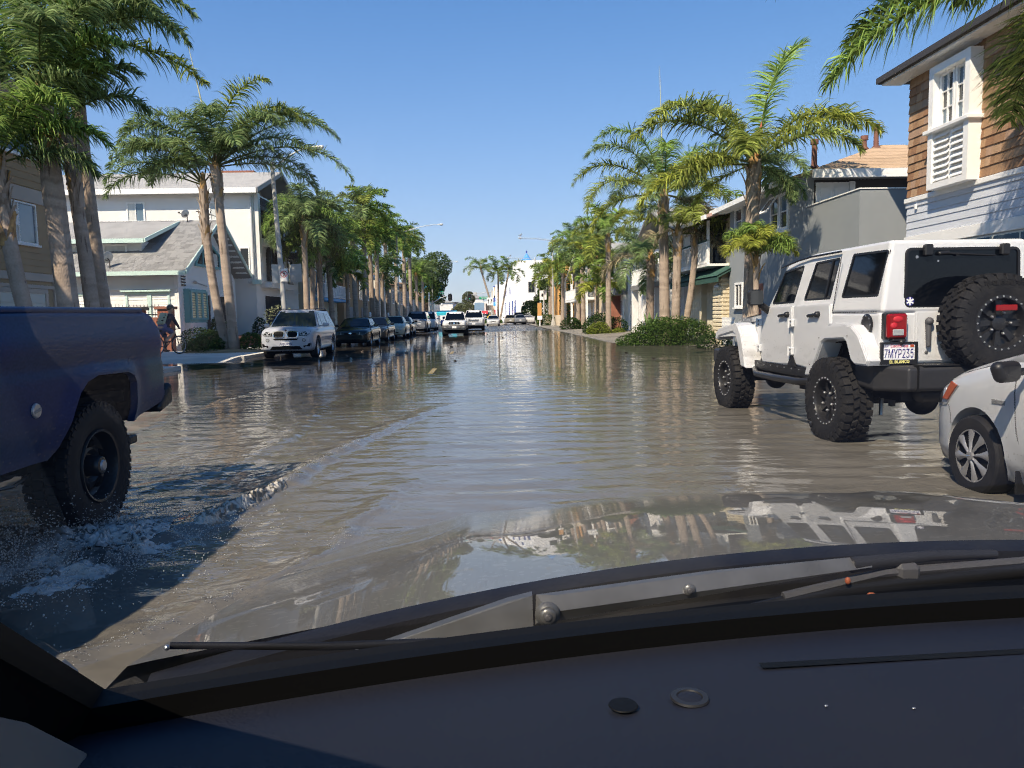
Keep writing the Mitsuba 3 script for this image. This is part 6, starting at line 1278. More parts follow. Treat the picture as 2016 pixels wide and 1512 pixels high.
# doors
DF_ = [(2.055, 1.385), (1.16, 1.40), (1.14, .80), (1.20, .71), (1.36, .695), (2.00, .69), (2.055, .76)]; DR_ = [(1.11, 1.40), (.245, 1.41), (.22, 1.20), (.42, .98), (.66, .70), (.78, .695), (1.02, .71), (1.10, .80)]
DG = (Polygon(DF_ + []), Polygon(DR_))
for s in (-1, 1):
    for i, p in enumerate(DG):
        m = cat([prism(p.buffer(-.012).buffer(.012), .765, .796, 'yz'), prism(p.buffer(-.014), .796, .806, 'yz')])
        if s < 0: m = mirx(m)
        d = t.add('door', m, 'jeep_white')
        yh = 1.34 if i == 0 else .57
        h = cat([fromM(rhull([(.835, yh + .10, 1.285), (.835, yh - .09, 1.30)], .019)), fromM(rhull([(.825, yh - .09, 1.30), (.80, yh - .09, 1.30)], .035))]); d.add('handle', mirx(h) if s < 0 else h, 'black_plastic', 40)
        for zh in (1.20, .87):
            y = 2.07 if i == 0 else 1.125; hg = cat([box(.80, .845, y - .06, y + .035, zh - .048, zh + .048, .012), tube([(.845, y + .02, zh - .055), (.845, y + .02, zh + .055)], .014, 8)]); d.add('hinge', mirx(hg) if s < 0 else hg, 'jeep_white')
            bo = cat([ell((.85, y - .035, zh + a), (.006, .010, .010), 1) for a in (.022, -.022)]); d.add('bolt', mirx(bo) if s < 0 else bo, 'cladding')
        if i == 0: k = ell((.81, 1.24, 1.21), (.006, .012, .012), 1); d.add('lock', mirx(k) if s < 0 else k, 'cladding')
    # pillars joining door tops to the hardtop
# flares
RO = [(.53, .64), (.47, .76), (.26, 1.10), (.16, 1.165), (-.30, 1.20), (-.44, 1.185), (-.58, 1.10), (-.76, .86), (-.74, .82), (-.52, .82), (-.45, .86), (-.36, 1.03), (-.30, 1.065), (.08, 1.045), (.16, 1.01), (.36, .70), (.40, .64)]
FO = [(2.26, .60), (2.30, .72), (2.42, 1.02), (2.54, 1.15), (2.66, 1.185), (3.30, 1.10), (3.40, 1.05), (3.42, .96), (3.36, .95), (3.28, 1.0), (2.74, 1.075), (2.64, 1.04), (2.56, .95), (2.42, .62)]
for s in (-1, 1):
    for p in (RO, FO):
        g = Polygon(p).buffer(.008, join_style=1)
        m = cat([prism(g, .70, .915, 'yz'), prism(g.buffer(-.008), .915, .928, 'yz'), prism(g.buffer(-.018), .928, .936, 'yz')])
        t.add('wheel_flare', mirx(m) if s < 0 else m, 'jeep_white', 30)
    m = fromM(hull([(.60, 2.4, 1.0), (.92, 2.5, 1.02), (.60, 3.4, .98), (.92, 3.4, .98), (.60, 2.55, 1.16), (.90, 2.62, 1.17), (.60, 3.38, 1.08), (.90, 3.36, 1.08)])); t.add('fender_top', mirx(m) if s < 0 else m, 'jeep_white', 30)
    c = cat([ell((.937, y, z), (.004, .008, .008), 1) for y, z in ((.40, .76), (.30, .93), (.20, 1.055), (-.38, 1.09))]); t.add('flare_bolt', mirx(c) if s < 0 else c, 'cladding')
    m = box(.76, .80, .62, 2.28, .58, .70, .01); R = t.add('rocker_guard', mirx(m) if s < 0 else m, 'black_plastic'); b = cat([ell((.803, y, .66), (.004, .01, .01), 1) for y in np.arange(.75, 2.2, .2)] + [ell((.803, y, .74), (.004, .01, .01), 1) for y in (.72, 1.16, 1.10)]); R.add('bolt', mirx(b) if s < 0 else b, 'steel')
    m = prism(Polygon([(1.02, .69), (1.14, .86), (1.24, .69)]), .80, .812, 'yz'); R.add('gusset', mirx(m) if s < 0 else m, 'black_plastic')
    m = cat([tube([(.80, .62, .56), (.90, .72, .54), (.92, 1.3, .54), (.92, 1.9, .545), (.80, 2.25, .58)], .042, 12), box(.55, .90, .95, 1.01, .53, .57), box(.55, .9, 1.8, 1.86, .53, .57)]); t.add('side_step', mirx(m) if s < 0 else m, 'rim_black', True)
# front: cowl, hood, grille, windscreen
hd = hull([(s * .74, 2.02, z) for s in (1, -1) for z in (.80, 1.30)] + [(s * .60, 3.40, z) for s in (1, -1) for z in (.85, 1.20)] + [(s * .62, 2.02, 1.345) for s in (1, -1)] + [(s * .48, 3.36, 1.26) for s in (1, -1)] + [(s * .62, 2.1, 1.35) for s in (1, -1)])
H_ = t.add('hood', fromM(hd), 'jeep_white', 25); H_.add('lettering', text('RUBICON', .06, (-.722, 2.75, 1.20), (0, -1, 0), (0.05, 0, 1), .006, True), 'badge_grey'); H_.add('seam', tube([(-.742, 2.05, 1.24), (-.612, 3.38, 1.14)], .006, 5), 'cladding')
t.add('grille', box(-.55, .55, 3.40, 3.46, .85, 1.22, .02), 'jeep_white'); t.add('front_bumper', box(-.85, .85, 3.5, 3.75, .58, .80, .03), 'bumper_black')
t.add('windscreen', slab([(.68, 1.955, 1.38), (-.68, 1.955, 1.38), (-.60, 1.60, 1.88), (.60, 1.60, 1.88)], .008), 'car_glass')
for s in (-1, 1):
    mb = box(.90, 1.09, 1.74, 1.84, 1.42, 1.62, .035); ar = fromM(rhull([(.76, 1.86, 1.33), (.90, 1.82, 1.42)], .045)); mi_ = t.add('mirror', cat([mirx(x) if s < 0 else x for x in (mb, ar)]), 'black_plastic', 35)
    gl = box(.915, 1.075, 1.735, 1.742, 1.435, 1.605); mi_.add('glass', mirx(gl) if s < 0 else gl, 'lamp_dark')
t.add('antenna', tube([(.78, 2.3, 1.25), (.79, 2.2, 2.0)], .004, 5), 'black_plastic')
# rear
g = Polygon([(-.42, .86), (.64, .86), (.64, 1.30), (-.42, 1.30)])
tg = t.add('tailgate', cat([prism(g.buffer(.02), -.712, -.69, 'xz'), prism(g.buffer(.008), -.722, -.712, 'xz')]), 'jeep_white')
tg.add('handle', cat([fromM(rhull([(-.335, -.745, 1.225), (-.335, -.755, 1.00)], [.03, .022])), fromM(rhull([(-.335, -.76, 1.225)], .038, 2))]), 'cladding', 40); tg.add('key_lock', ell((-.335, -.725, .93), (.018, .01, .018), 1), 'cladding')
rgw = t.add('rear_window', prism(rpoly(rw, .05).buffer(.012), -.688, -.676, 'xz'), 'car_glass', label='dark tinted rear window')
rgw.add('seal', prism(rpoly(rw, .05).buffer(.01).difference(rpoly(rw, .05).buffer(-.014)), -.70, -.688, 'xz'), 'black_plastic')
for x in (-.34, .42): rgw.add('hinge', box(x - .042, x + .042, -.745, -.69, 1.835, 1.945, .012), 'black_plastic')
rgw.add('wiper', cat([fromM(rhull([(-.22, -.712, 1.86), (-.14, -.712, 1.865)], .02)), fromM(rhull([(-.2, -.712, 1.862), (.34, -.706, 1.835)], [.012, .006])), box(-.06, -.03, -.716, -.70, 1.835, 1.855)]), 'black_plastic')
st = rgw.add('sticker', prism(Point(-.49, 1.415).buffer(.042), -.692, -.689, 'xz'), 'plate_blue'); st.add if False else None
fl = [box(-.006, .006, 0, .034, -.001, .001) for _ in range(1)]
sn = []
for i in range(6):
    b = trimesh.creation.box((.014, .002, .036)); b.apply_translation((0, 0, .02)); b.apply_transform(trimesh.transformations.rotation_matrix(i * math.pi / 3, (0, 1, 0))); b.apply_translation((-.49, -.694, 1.415)); sn.append(b)
t.add('snowflake_mark', cat(sn), 'sign_white'); t.add('pale_dot', cat([prism(Point(-.43, 1.83).buffer(.014), -.691, -.689, 'xz'), prism(Point(-.22, 1.79).buffer(.010), -.691, -.689, 'xz')]), 'badge_grey')
for s in (-1, 1):
    lb = t.add('tail_lamp', box(s * .56, s * .755, -.79, -.68, 1.07, 1.30, .018), 'lamp_red'); lb.add('reverse_lamp', box(s * .60, s * .71, -.797, -.785, 1.095, 1.155, .006), 'lamp_clear'); lb.add('lens', cat([ell((s * .66, -.79, 1.25), (.05, .012, .03), 1), ell((s * .70, -.79, 1.19), (.035, .012, .03), 1)]), 'sign_red')
    lb.add('housing', box(s * .553, s * .765, -.75, -.68, 1.062, 1.308, .01), 'black_plastic')
pm = t.add('number_plate', box(-.795, -.465, -.765, -.75, .845, 1.02, .006), 'plate_white', label='white number plate in a black frame'); F_ = Polygon([(-.81, .825), (-.45, .825), (-.45, 1.035), (-.81, 1.035)])
pm.add('frame', prism(F_.difference(sbox(-.785, .87, -.475, 1.015)), -.775, -.748, 'xz'), 'black_plastic')
pm.add('lettering', text('7MYP235', .085, (-.63, -.766, .885), (1, 0, 0), (0, 0, 1), .003, maxw=.285), 'plate_blue'); pm.add('script', text('California', .030, (-.63, -.766, .985), (1, 0, 0), (.12, 0, 1), .003, maxw=.17), 'plate_script')
pm.add('month', text('SEP', .022, (-.762, -.766, .988), (1, 0, 0), (0, 0, 1), .003), 'plate_blue'); pm.add('year_tag', box(-.52, -.485, -.770, -.764, .985, 1.01), 'lamp_orange'); pm.add('frame_lettering', text('EL BLANCO', .026, (-.63, -.776, .836), (1, 0, 0), (0, 0, 1), .003, True), 'lemon')
pm.add('lamp_bracket', cat([box(-.70, -.56, -.775, -.70, 1.035, 1.07, .012), ell((-.61, -.77, 1.035), (.03, .03, .03), 1)]), 'black_plastic')
bp = cat([fromM(rhull([(s * .76, -.62, z) for s in (1, -1) for z in (.60, .78)] + [(s * .62, -.92, z) for s in (1, -1) for z in (.62, .77)] + [(s * .78, -.35, z) for s in (1, -1) for z in (.63, .78)], .04, 2))])
bm_ = t.add('rear_bumper', bp, 'bumper_black', 40); bm_.add('seam', cat([box(s * .55, s * .565, -.968, -.90, .58, .82) for s in (1, -1)]), 'wheel_well'); bm_.add('step_pad', box(-.5, .5, -.955, -.70, .815, .825), 'black_plastic')
fc = t.add('fuel_cap', lathe([(0, .0), (.10, 0), (.105, -.008), (.085, -.018), (.05, -.014), (0, -.014)], 24, 'x'), 'rim_black', 30, M=T().translate([-.79, -.49, 1.20])); fc.add('bolt', cat([ell((-.02, .082 * math.cos(a), .082 * math.sin(a)), (.005, .008, .008), 1) for a in np.arange(8) * math.pi / 4]), 'steel', M=T().translate([-.79, -.49, 1.20]))
# big mud tyres
def mud_tyre(r, w):
    parts = [lathe([(r * .55, -w * .44), (r * .70, -w * .50), (r * .86, -w * .485), (r * .945, -w * .42), (r * .955, 0), (r * .945, w * .42), (r * .86, w * .485), (r * .70, w * .50), (r * .55, w * .44)], 56, 'x')]
    lug = []
    n = 30
    for i in range(n):
        a = i * 2 * math.pi / n
        for s in (-1, 1):
            off = .5 * (s > 0)
            b = fromM(hull([(s * w * x, yy, zz) for x, yy, zz in ((.47, -.030, r * .90), (.47, .034, r * .90), (.45, -.032, r * .985), (.45, .034, r * .985), (.24, -.018, r * .998), (.22, .030, r * .998), (.24, -.022, r * .93), (.22, .034, r * .93), (.50, -.02, r * .86), (.50, .024, r * .86))]))
            c = fromM(hull([(s * w * x, yy, zz) for x, yy, zz in ((.19, .000, r * .93), (.02, -.030, r * .93), (.19, .040, r * .93), (.02, .020, r * .93), (.19, .002, r * 1.0), (.02, -.026, r * 1.0), (.19, .038, r * 1.0), (.02, .018, r * 1.0))]))
            for k, m in enumerate((b, c)):
                m = m.copy(); m.apply_transform(trimesh.transformations.rotation_matrix(a + (off + .5 * k) * 2 * math.pi / n, (1, 0, 0))); lug.append(m)
            d = box(min(s * w * .49, s * w * .505), max(s * w * .49, s * w * .505), -.016, .016, r * .76, r * .87); d.apply_transform(trimesh.transformations.rotation_matrix(a + .2, (1, 0, 0))); lug.append(d)
    return cat(parts), cat(lug)
tc, tl = mud_tyre(.455, .31)
# bead-lock style wheel: dish, eight spokes, ring of bolts
def mesh_rim(R):
    dish = lathe([(R * .98, -.14), (R * .98, -.02), (R * 1.0, .0), (R * .97, .014), (R * .86, .014), (R * .82, -.01), (R * .80, -.08), (R * .5, -.09), (R * .30, -.075), (R * .26, -.03), (R * .18, -.02), (0, -.02)], 40, 'x'); sp = []
    for i in range(8):
        for o in (-.18, .18):
            b = fromM(hull([(x, y, z) for x in (-.085, -.045) for y, z in ((-.018, R * .24), (.018, R * .24), (-.015 + o * R * .42, R * .84), (.015 + o * R * .42, R * .84))])); b.apply_transform(trimesh.transformations.rotation_matrix(i * math.pi / 4, (1, 0, 0))); sp.append(b)
    bolts = cat([ell((.017, R * .915 * math.cos(a), R * .915 * math.sin(a)), (.007, .0095, .0095), 1) for a in np.arange(24) * math.pi / 12]); nuts = cat([ell((-.02, R * .38 * math.cos(a), R * .38 * math.sin(a)), (.02, .014, .014), 1) for a in np.arange(5) * 2 * math.pi / 5])
    return dish, cat(sp), bolts, nuts
Rd, Rs, Rb, Rn = mesh_rim(.262)
d_t, d_l = P(tc, 'rubber', 40), P(tl, 'rubber'); d_d, d_s, d_b, d_n = P(Rd, 'rim_black', 30), P(Rs, 'rim_black'), P(Rb, 'steel', True), P(Rn, 'steel', True)
def jeep_wheel(M, name):
    W = t.add(name, d_t, M=M); W.add('tread', d_l, M=M); X = M @ T().translate([.125, 0, 0]); W.add('rim', d_d, M=X); W.add('spoke', d_s, M=X); W.add('rim_bolt', d_b, M=X); W.add('wheel_nut', d_n, M=X); return W, X
for s in (-1, 1):
    for y in (0, 2.96):
        jeep_wheel(T().translate([s * .825, y, .405]).rotate([0, 0, 1], 180.0 if s < 0 else 0).rotate([1, 0, 0], 17.0 * (s + y)), 'wheel')
W, X = jeep_wheel(T().translate([.14, -.96, 1.20]).rotate([0, 0, 1], -90.0), 'spare_wheel'); L[W.key] = {'label': 'spare wheel with a bead ring of bolts and a red lamp bar'}
W.add('brake_lamp', box(.06, .26, -1.125, -1.105, 1.31, 1.365, .006), 'lamp_red'); W.add('sidewall_lettering', text('TRAIL GRAPPLER', .036, (0, 0, 0), (1, 0, 0), (0, 1, 0), .002, True), 'rubber', M=T().translate([.14, -1.118, 1.545]).rotate([1, 0, 0], 90.0)); W.add('carrier', box(-.06, .34, -.86, -.72, .98, 1.40, .03), 'black_plastic')

# ---------------------------------------------------------------- old blue pickup passing on the left (world frame, heading towards us)
t = Thing('blue_pickup', 'old lifted dull blue pickup truck ploughing through the water towards us', 'pickup truck')
def blue_fn(p, n, uv):
    f = fbm(p.y * 1.3 + 3, p.z * 2.2, 0, 3); g = noise(p.x * 90, p.y * 90, p.z * 90)
    c = mix((0.003, 0.014, 0.082), (0.006, 0.021, 0.070), smoothstep(.35, .7, f)); c = mix(c, (0.042, 0.085, 0.092), smoothstep(.52, .78, fbm(p.y * 1.7 + 8, p.z * 1.9 + 2, 0, 2)) * .8 * smoothstep(1.2, 1.0, p.z))
    mud = smoothstep(.5, .8, fbm(p.y * 7, p.z * 10, 3, 3)) * smoothstep(1.0, .6, p.z); k = smoothstep(.8, .86, noise(p.x * 60, p.y * 60, p.z * 60)) * smoothstep(1.1, .6, p.z)
    return mix(c * (.85 + .3 * g), (.09, .08, .065), mud * .3 + k * .4)
mat('faded_blue', mikit.proc(blue_fn), 0.42, 0.0, spec=.22)
XS = -2.53
poly = Polygon([(3.5, .56), (3.5, 1.40), (5.86, 1.435), (5.945, 1.39), (6.02, 1.24), (6.085, 1.08), (6.09, .95), (6.05, .82), (5.95, .745), (5.46, .655), (5.475, .93), (5.44, .985), (5.36, 1.012), (4.95, 1.02), (4.82, .99), (4.73, .93), (4.66, .84), (4.52, .63), (4.43, .57)])
def shape_side(m, flip=1):
    y, z = m.vertices[:, 1], m.vertices[:, 2]
    arch_d = np.array([poly_arch.distance(Point(a, b)) for a, b in zip(y, z)])
    dx = -.055 * sst(1.20, 1.44, z) - .018 * np.exp(-((z - 1.10) / .05)**2) + .030 * np.exp(-(arch_d / .07)**2) - .05 * sst(.80, .56, z) - .06 * sst(5.98, 6.10, y) - .035 * np.exp(-((z - 1.435) / .02)**2)
    m.vertices[:, 0] += flip * dx
poly_arch = Polygon([(5.46, .5), (5.475, .93), (5.44, .985), (5.36, 1.012), (4.95, 1.02), (4.82, .99), (4.73, .93), (4.66, .84), (4.52, .63), (4.43, .5)])
m = prism(poly, XS - .05, XS, 'yz'); m = m.subdivide_to_size(.05, max_iter=12); m = trimesh.Trimesh(m.vertices, m.faces); m.merge_vertices(); shape_side(m)
t.add('bed_side', m, 'faded_blue', 50); m2 = m.copy(); m2.vertices[:, 0] = 2 * (-3.53) - m2.vertices[:, 0]; m2.invert(); t.add('bed_side', m2, 'faded_blue', 50)
t.add('rail_cap', fromM(rhull([(XS - .09, 3.55, 1.425), (XS - .09, 5.84, 1.437)], .022)), 'faded_blue', True)
t.add('tailgate', box(-4.45, -2.62, 5.86, 5.98, .78, 1.40, .02), 'faded_blue'); t.add('bed_floor', box(-4.45, -2.60, 3.5, 5.9, .80, .88), 'wheel_well')
t.add('wheel_house', cat([box(-4.4, -2.66, 4.40, 5.50, .50, .80), box(-3.0, -2.575, 4.42, 5.50, 1.025, 1.06), box(-3.0, -2.565, 5.48, 5.52, .66, 1.06), box(-3.02, -2.92, 4.3, 5.6, .45, 1.06), box(-2.95, -2.60, 4.36, 4.42, .60, 1.0)]), 'wheel_well')
t.add('rear_bumper', fromM(rhull([(-4.5, 6.02, .80), (-2.56, 6.02, .80), (-4.5, 6.10, .72), (-2.56, 6.10, .74), (-2.56, 5.93, .70), (-4.5, 5.93, .70), (-2.55, 6.08, .84)], .035, 2)), 'black_plastic', 40)
t.add('tail_lamp', box(-2.62, -2.585, 6.075, 6.10, .95, 1.15, .008), 'brick_b')
fc = t.add('fuel_cap', lathe([(0, .012), (.036, .012), (.041, .008), (.043, 0)], 24, 'x'), 'hubcap', 25, M=T().translate([-2.528, 4.30, .873])); fc.add('slot', box(.011, .015, -.034, .034, -.007, .007), 'grey_trim', M=T().translate([-2.528, 4.30, .873]).rotate([1, 0, 0], 14.0))
t.add('exhaust_tip', cat([box(-2.72, -2.56, 5.44, 5.56, .49, .55, .01)]), 'black_plastic'); t.add('brake_line', tube([(-2.6, 3.9, .50), (-2.62, 4.2, .47), (-2.7, 4.5, .48)], .010, 6), 'black_plastic'); t.add('axle', cat([tube([(-4.3, 5.0, .43), (-2.8, 5.0, .43)], .06, 10), ell((-3.5, 5.0, .43), (.17, .17, .17), 2), box(-4.2, -2.9, 1.0, 5.9, .60, .74), tube([(-2.75, 4.0, .55), (-2.9, 4.6, .5)], .07, 10)]), 'black_plastic', 40)
def truck_tyre(r, w):
    base = lathe([(r * .56, -w * .42), (r * .66, -w * .49), (r * .82, -w * .50), (r * .93, -w * .455), (r * .965, -w * .38), (r * .965, w * .38), (r * .93, w * .455), (r * .82, w * .50), (r * .66, w * .49), (r * .56, w * .42)], 56, 'x'); lg = []
    n = 44
    for i in range(n):
        for k, (xa, xb, o) in enumerate(((-.44, -.26, 0), (-.22, -.02, .5), (.02, .22, .1), (.26, .44, .6))):
            b = box(xa * w, xb * w, -.020, .020, r * .93, r * (1.0 if 0 < k < 3 else .985)); b.apply_transform(trimesh.transformations.rotation_matrix((i + o) * 2 * math.pi / n, (1, 0, 0))); lg.append(b)
        for s in (-1, 1): b = box(s * w * .43, s * w * .475, -.013, .013, r * .88, r * .965); b.apply_transform(trimesh.transformations.rotation_matrix((i + .3) * 2 * math.pi / n, (1, 0, 0))); lg.append(b)
    return base, cat(lg)
bt, bl = truck_tyre(.425, .29); R = .235
rim = lathe([(R * 1.02, .02), (R * 1.0, .035), (R * .94, .03), (R * .90, .0), (R * .86, -.05), (R * .70, -.075), (R * .62, -.045), (R * .45, -.03), (R * .34, -.06), (R * .30, -.06)], 40, 'x'); slots = []
for i in range(5):
    b = fromM(rhull([(-.045, .018, R * .62), (-.045, -.018, R * .62)], .028)); b.apply_scale((.4, 1, 1)) if False else None; b.apply_transform(trimesh.transformations.rotation_matrix(i * 2 * math.pi / 5, (1, 0, 0))); slots.append(b)
hub = lathe([(R * .30, -.06), (R * .29, .01), (R * .24, .035), (R * .20, .04), (0, .04)], 20, 'x'); cap = lathe([(0, .052), (R * .13, .05), (R * .16, .04)], 16, 'x')
for x, y, s in ((-2.68, 5.0, 1), (-4.38, 5.0, -1), (-2.70, 1.55, 1), (-4.36, 1.55, -1)):
    M = T().translate([x, y, .43]).rotate([0, 0, 1], 0.0 if s > 0 else 180.0); W = t.add('wheel', bt, 'rubber', 40, M=M); W.add('tread', bl, 'rubber', M=M); X = M @ T().translate([.105, 0, 0])
    W.add('rim', rim, 'rim_black', 30, M=X); W.add('slot', cat(slots), 'wheel_well', M=X); W.add('hub', hub, 'rim_black', 30, M=X); W.add('hub_cap', cap, 'hubcap', 30, M=X)
cab = rhull([(s + -3.53, y, z) for s in (-.94, .94) for y, z in ((3.42, .62), (3.42, 1.38), (1.2, .62), (1.2, 1.36))], .05, 2); t.add('cab', fromM(cab), 'faded_blue', 40)
ro = rhull([(s - 3.53, y, 1.38) for s in (-.86, .86) for y in (3.36, 1.7)] + [(s - 3.53, y, 1.93) for s in (-.68, .68) for y in (3.22, 2.2)], .05, 2); t.add('cab_roof', fromM(ro), 'faded_blue', 40)
for s in (-1, 1):
    q = [(-3.53 + s * (.91 - .18 * (z - 1.40) / .5), y, z) for y, z in ((3.2, 1.46), (1.95, 1.46), (2.3, 1.85), (3.14, 1.85))]; t.add('side_window', slab(q[::s] if s < 0 else q[::-1], .01, .03, lift=.004), 'car_glass')
fe = toM(fromM(rhull([(s - 3.53, y, z) for s in (-.94, .94) for y, z in ((1.15, .66), (1.15, 1.30), (.08, .72), (.08, 1.22))], .05, 2))); cy = trimesh.creation.cylinder(.52, 3, sections=40); cy.apply_transform(trimesh.transformations.rotation_matrix(math.pi / 2, (0, 1, 0))); cy.apply_translation((-3.53, 1.55, .46))
fe = fe + toM(fromM(rhull([(s - 3.53, y, z) for s in (-.94, .94) for y, z in ((1.9, .7), (1.9, 1.3), (1.1, .7), (1.1, 1.3))], .05, 2))) - toM(cy); t.add('hood', fromM(fe), 'faded_blue', 40)
t.add('front_bumper', box(-4.5, -2.56, -.12, .04, .60, .80, .03), 'steel'); t.add('grille', box(-4.2, -2.86, .0, .04, .86, 1.15), 'wheel_well')

# ---------------------------------------------------------------- silver hatchback at the lower right edge
HM = at(4.40, 4.27, -.05)
st_ = [(2.02, .50, .34, .62, .02), (1.97, .64, .22, .72, .03), (1.86, .75, .17, .80, .04), (1.62, .815, .15, .90, .06), (1.25, .838, .14, 1.00, .06), (.85, .845, .14, 1.07, .03), (0, .848, .14, 1.02, .02), (-1.2, .848, .16, 1.04, .02), (-1.75, .80, .22, 1.02, .0), (-1.95, .72, .3, .90, .0)]
t, B = vehicle('hatchback_car', 'silver hatchback parked nose up behind the white off roader, at the right edge', HM, st_, (1.0, 1.42, 1.10, .15, -1.4, -1.85, .78, .56), 'hatch_silver', (1.27, -1.25), .30, .20, .755, [[(.95, 1.05), (-.1, 1.05), (-.1, 1.36), (.3, 1.36)], [(-.18, 1.05), (-1.25, 1.06), (-1.1, 1.36), (-.18, 1.36)]], nowheels=((1.27, -1), (1.27, 1)), mirrors=False, cut=.055)
for s in (-1, 1):
    m = cat([fromM(rhull([(s * .98, .66, 1.00), (s * 1.12, .60, 1.00), (s * .98, .66, .95), (s * 1.10, .60, .95)], .045, 2)), fromM(rhull([(s * .80, .72, .98), (s * .98, .66, .96)], .025))]); t.add('mirror', m, 'black_plastic', 40)
HB = B
for s in (-1, 1):
    m = toM(patch(B, [(s * 6, 1.52, .80), (s * 6, 1.66, .64), (s * 6, 1.86, .60), (s * 6, 1.92, .70), (s * 6, 1.72, .84)], (-s, .0, 0), .012, .09)); h = t.add('headlight', fromM(m), 'lamp_clear', 40); h.add('indicator', patch(B, [(s * 6, 1.54, .80), (s * 6, 1.64, .68), (s * 6, 1.74, .68), (s * 6, 1.66, .82)], (-s, 0, 0), .018, .03), 'lamp_orange'); h.add('reflector', patch(B, [(s * 6, 1.74, .65), (s * 6, 1.84, .63), (s * 6, 1.86, .70), (s * 6, 1.76, .76)], (-s, 0, 0), .017, .03), 'chrome')
t.add('hood_gap', cat([tube([np.array(cast(B, (s * x, y, 4), (0, 0, -1))) + [0, 0, .0] for x, y in ((.70, 1.75), (.74, 1.5), (.755, 1.2), (.755, .95))], .005, 5) for s in (-1, 1)]), 'cladding')
t.add('bumper_gap', cat([tube([cast(B, (s * 6, y, z), (-s, 0, 0)) for y, z in ((1.64, .64), (1.60, .58), (1.58, .50))], .0045, 5) for s in (-1, 1)]), 'cladding')
t.add('door_gap', cat([tube([cast(B, (s * 6, y, z), (-s, 0, 0)) for y, z in ((.86, .98), (.84, .80), (.80, .55), (.72, .28))], .006, 5) for s in (-1, 1)]), 'cladding'); t.add('fender_gap', cat([tube([cast(B, (s * 6, y, z), (-s, 0, 0)) for y, z in ((.93, .30), (.90, .50))], .004, 5) for s in (-1, 1)]), 'cladding')
h = cast(B, (-6, 1.0, .73), (1, 0, 0)); bd = t.add('badge', box(h[0] - .006, h[0] + .004, .93, 1.07, .715, .745), 'grey_trim'); bd.add('lettering', text('HYBRID', .022, (h[0] - .007, 1.0, .72), (0, -1, 0), (0, 0, 1), .003, True), 'badge_grey')
# wheel trims: eight broad petals
def petal_trim(R):
    base = lathe([(R * .99, .0), (R, .012), (R * .93, .02), (R * .90, .008), (R * .55, .004), (0, .004)], 40, 'x'); dish = lathe([(R * .9, .006), (R * .3, -.006), (0, -.006)], 40, 'x'); pet = []
    for i in range(8):
        a0 = i * math.pi / 4; v, f = [], []
        for k, u in enumerate(np.linspace(.16, .93, 7)):
            wd = (.070 + .21 * u) * (1 - .25 * (u > .9)); tw = .10 * (u - .2)
            for j, q in enumerate((-1, -.35, .35, 1)):
                a = a0 + q * wd * (.95 if u > .3 else 1.6) + tw; v.append((.034 - .016 * u - (.016 if abs(q) == 1 else 0), R * u * math.sin(a), R * u * math.cos(a)))
        for k in range(6):
            for j in range(3): f.append([4 * k + j, 4 * k + j + 1, 4 * k + 4 + j + 1, 4 * k + 4 + j])
        m = tm(v, f); pet.append(m)
    return lathe([(R * .89, .014), (R * .99, .016), (R, .006), (R * .99, -.02)], 40, 'x'), lathe([(R * .9, -.012), (0, -.012)], 40, 'x'), cat(pet), lathe([(R * .17, .018), (R * .16, .036), (R * .12, .040), (0, .040)], 20, 'x')
rg, bk, pe, ce = petal_trim(.212)
for s in (-1, 1):
    M = T().translate([s * .755, 1.27, .30]).rotate([0, 0, 1], 180.0 if s < 0 else 0.0).rotate([1, 0, 0], 12.0); W = t.add('wheel', tyre(.30, .20, 44, .66), 'rubber', 35, M=M); X = M @ T().translate([.075, 0, 0])
    W.add('wheel_trim', rg, 'hubcap', 30, M=X); W.add('rim_back', bk, 'wheel_well', M=X); W.add('petal', pe, 'hubcap', 40, M=X); W.add('hub', ce, 'hubcap', 30, M=X); W.add('emblem', tube([(.042, -.02, 0), (.042, .02, 0)], .004, 5), 'chrome', M=X)
t.add('mud_flap', cat([box(s * .70, s * .84, .78, .80, .12, .28) for s in (1, -1)]), 'black_plastic')
# ---------------------------------------------------------------- our own car: hood, cowl, wipers, dashboard, pillar, windscreen
CX = .42
t = Thing('own_car', 'grey car we look out of, with its hood, wiper arm and dark dashboard', 'car')
def dust_fn(p, n, uv):
    f = fbm(p.x * 4, p.y * 4, p.z * 4, 3); s = smoothstep(.7, .78, noise(p.x * 160, p.y * 160, p.z * 160))
    return mix((0.15, 0.149, 0.138), (0.25, 0.243, 0.222), f * .8 + s * .3)
S['grey_hood'] = {'type': 'twosided', 'bsdf': {'type': 'plastic', 'diffuse_reflectance': mikit.proc(dust_fn), 'int_ior': 1.52}}
mat('dash_plastic0', vary((0.011, 0.014, 0.026), 0.3, 2.0, c2=(.020, .021, .028)), 0.62, spec=.35)
bump('dash_plastic', 'dash_plastic0', lambda p, n, uv: noise(p.x * 900, p.y * 900, p.z * 900) + .6 * noise(p.x * 400, p.y * 400, p.z * 400), 0.0006, 5e-4)
mat('pillar_trim', vary((0.20, 0.18, 0.16), 0.2, 3.0), 0.7, spec=.3)
mat('cowl_plastic', vary((0.012, 0.012, 0.014), 0.35, 7.0, c2=(.03, .029, .027)), 0.4)
mat('wiper_metal', vary((0.21, 0.21, 0.205), 0.35, 9.0, c2=(.12, .118, .11)), 0.38, 0.55)
mat('frit_black', (0.006, 0.006, 0.006), 0.6, spec=.2)
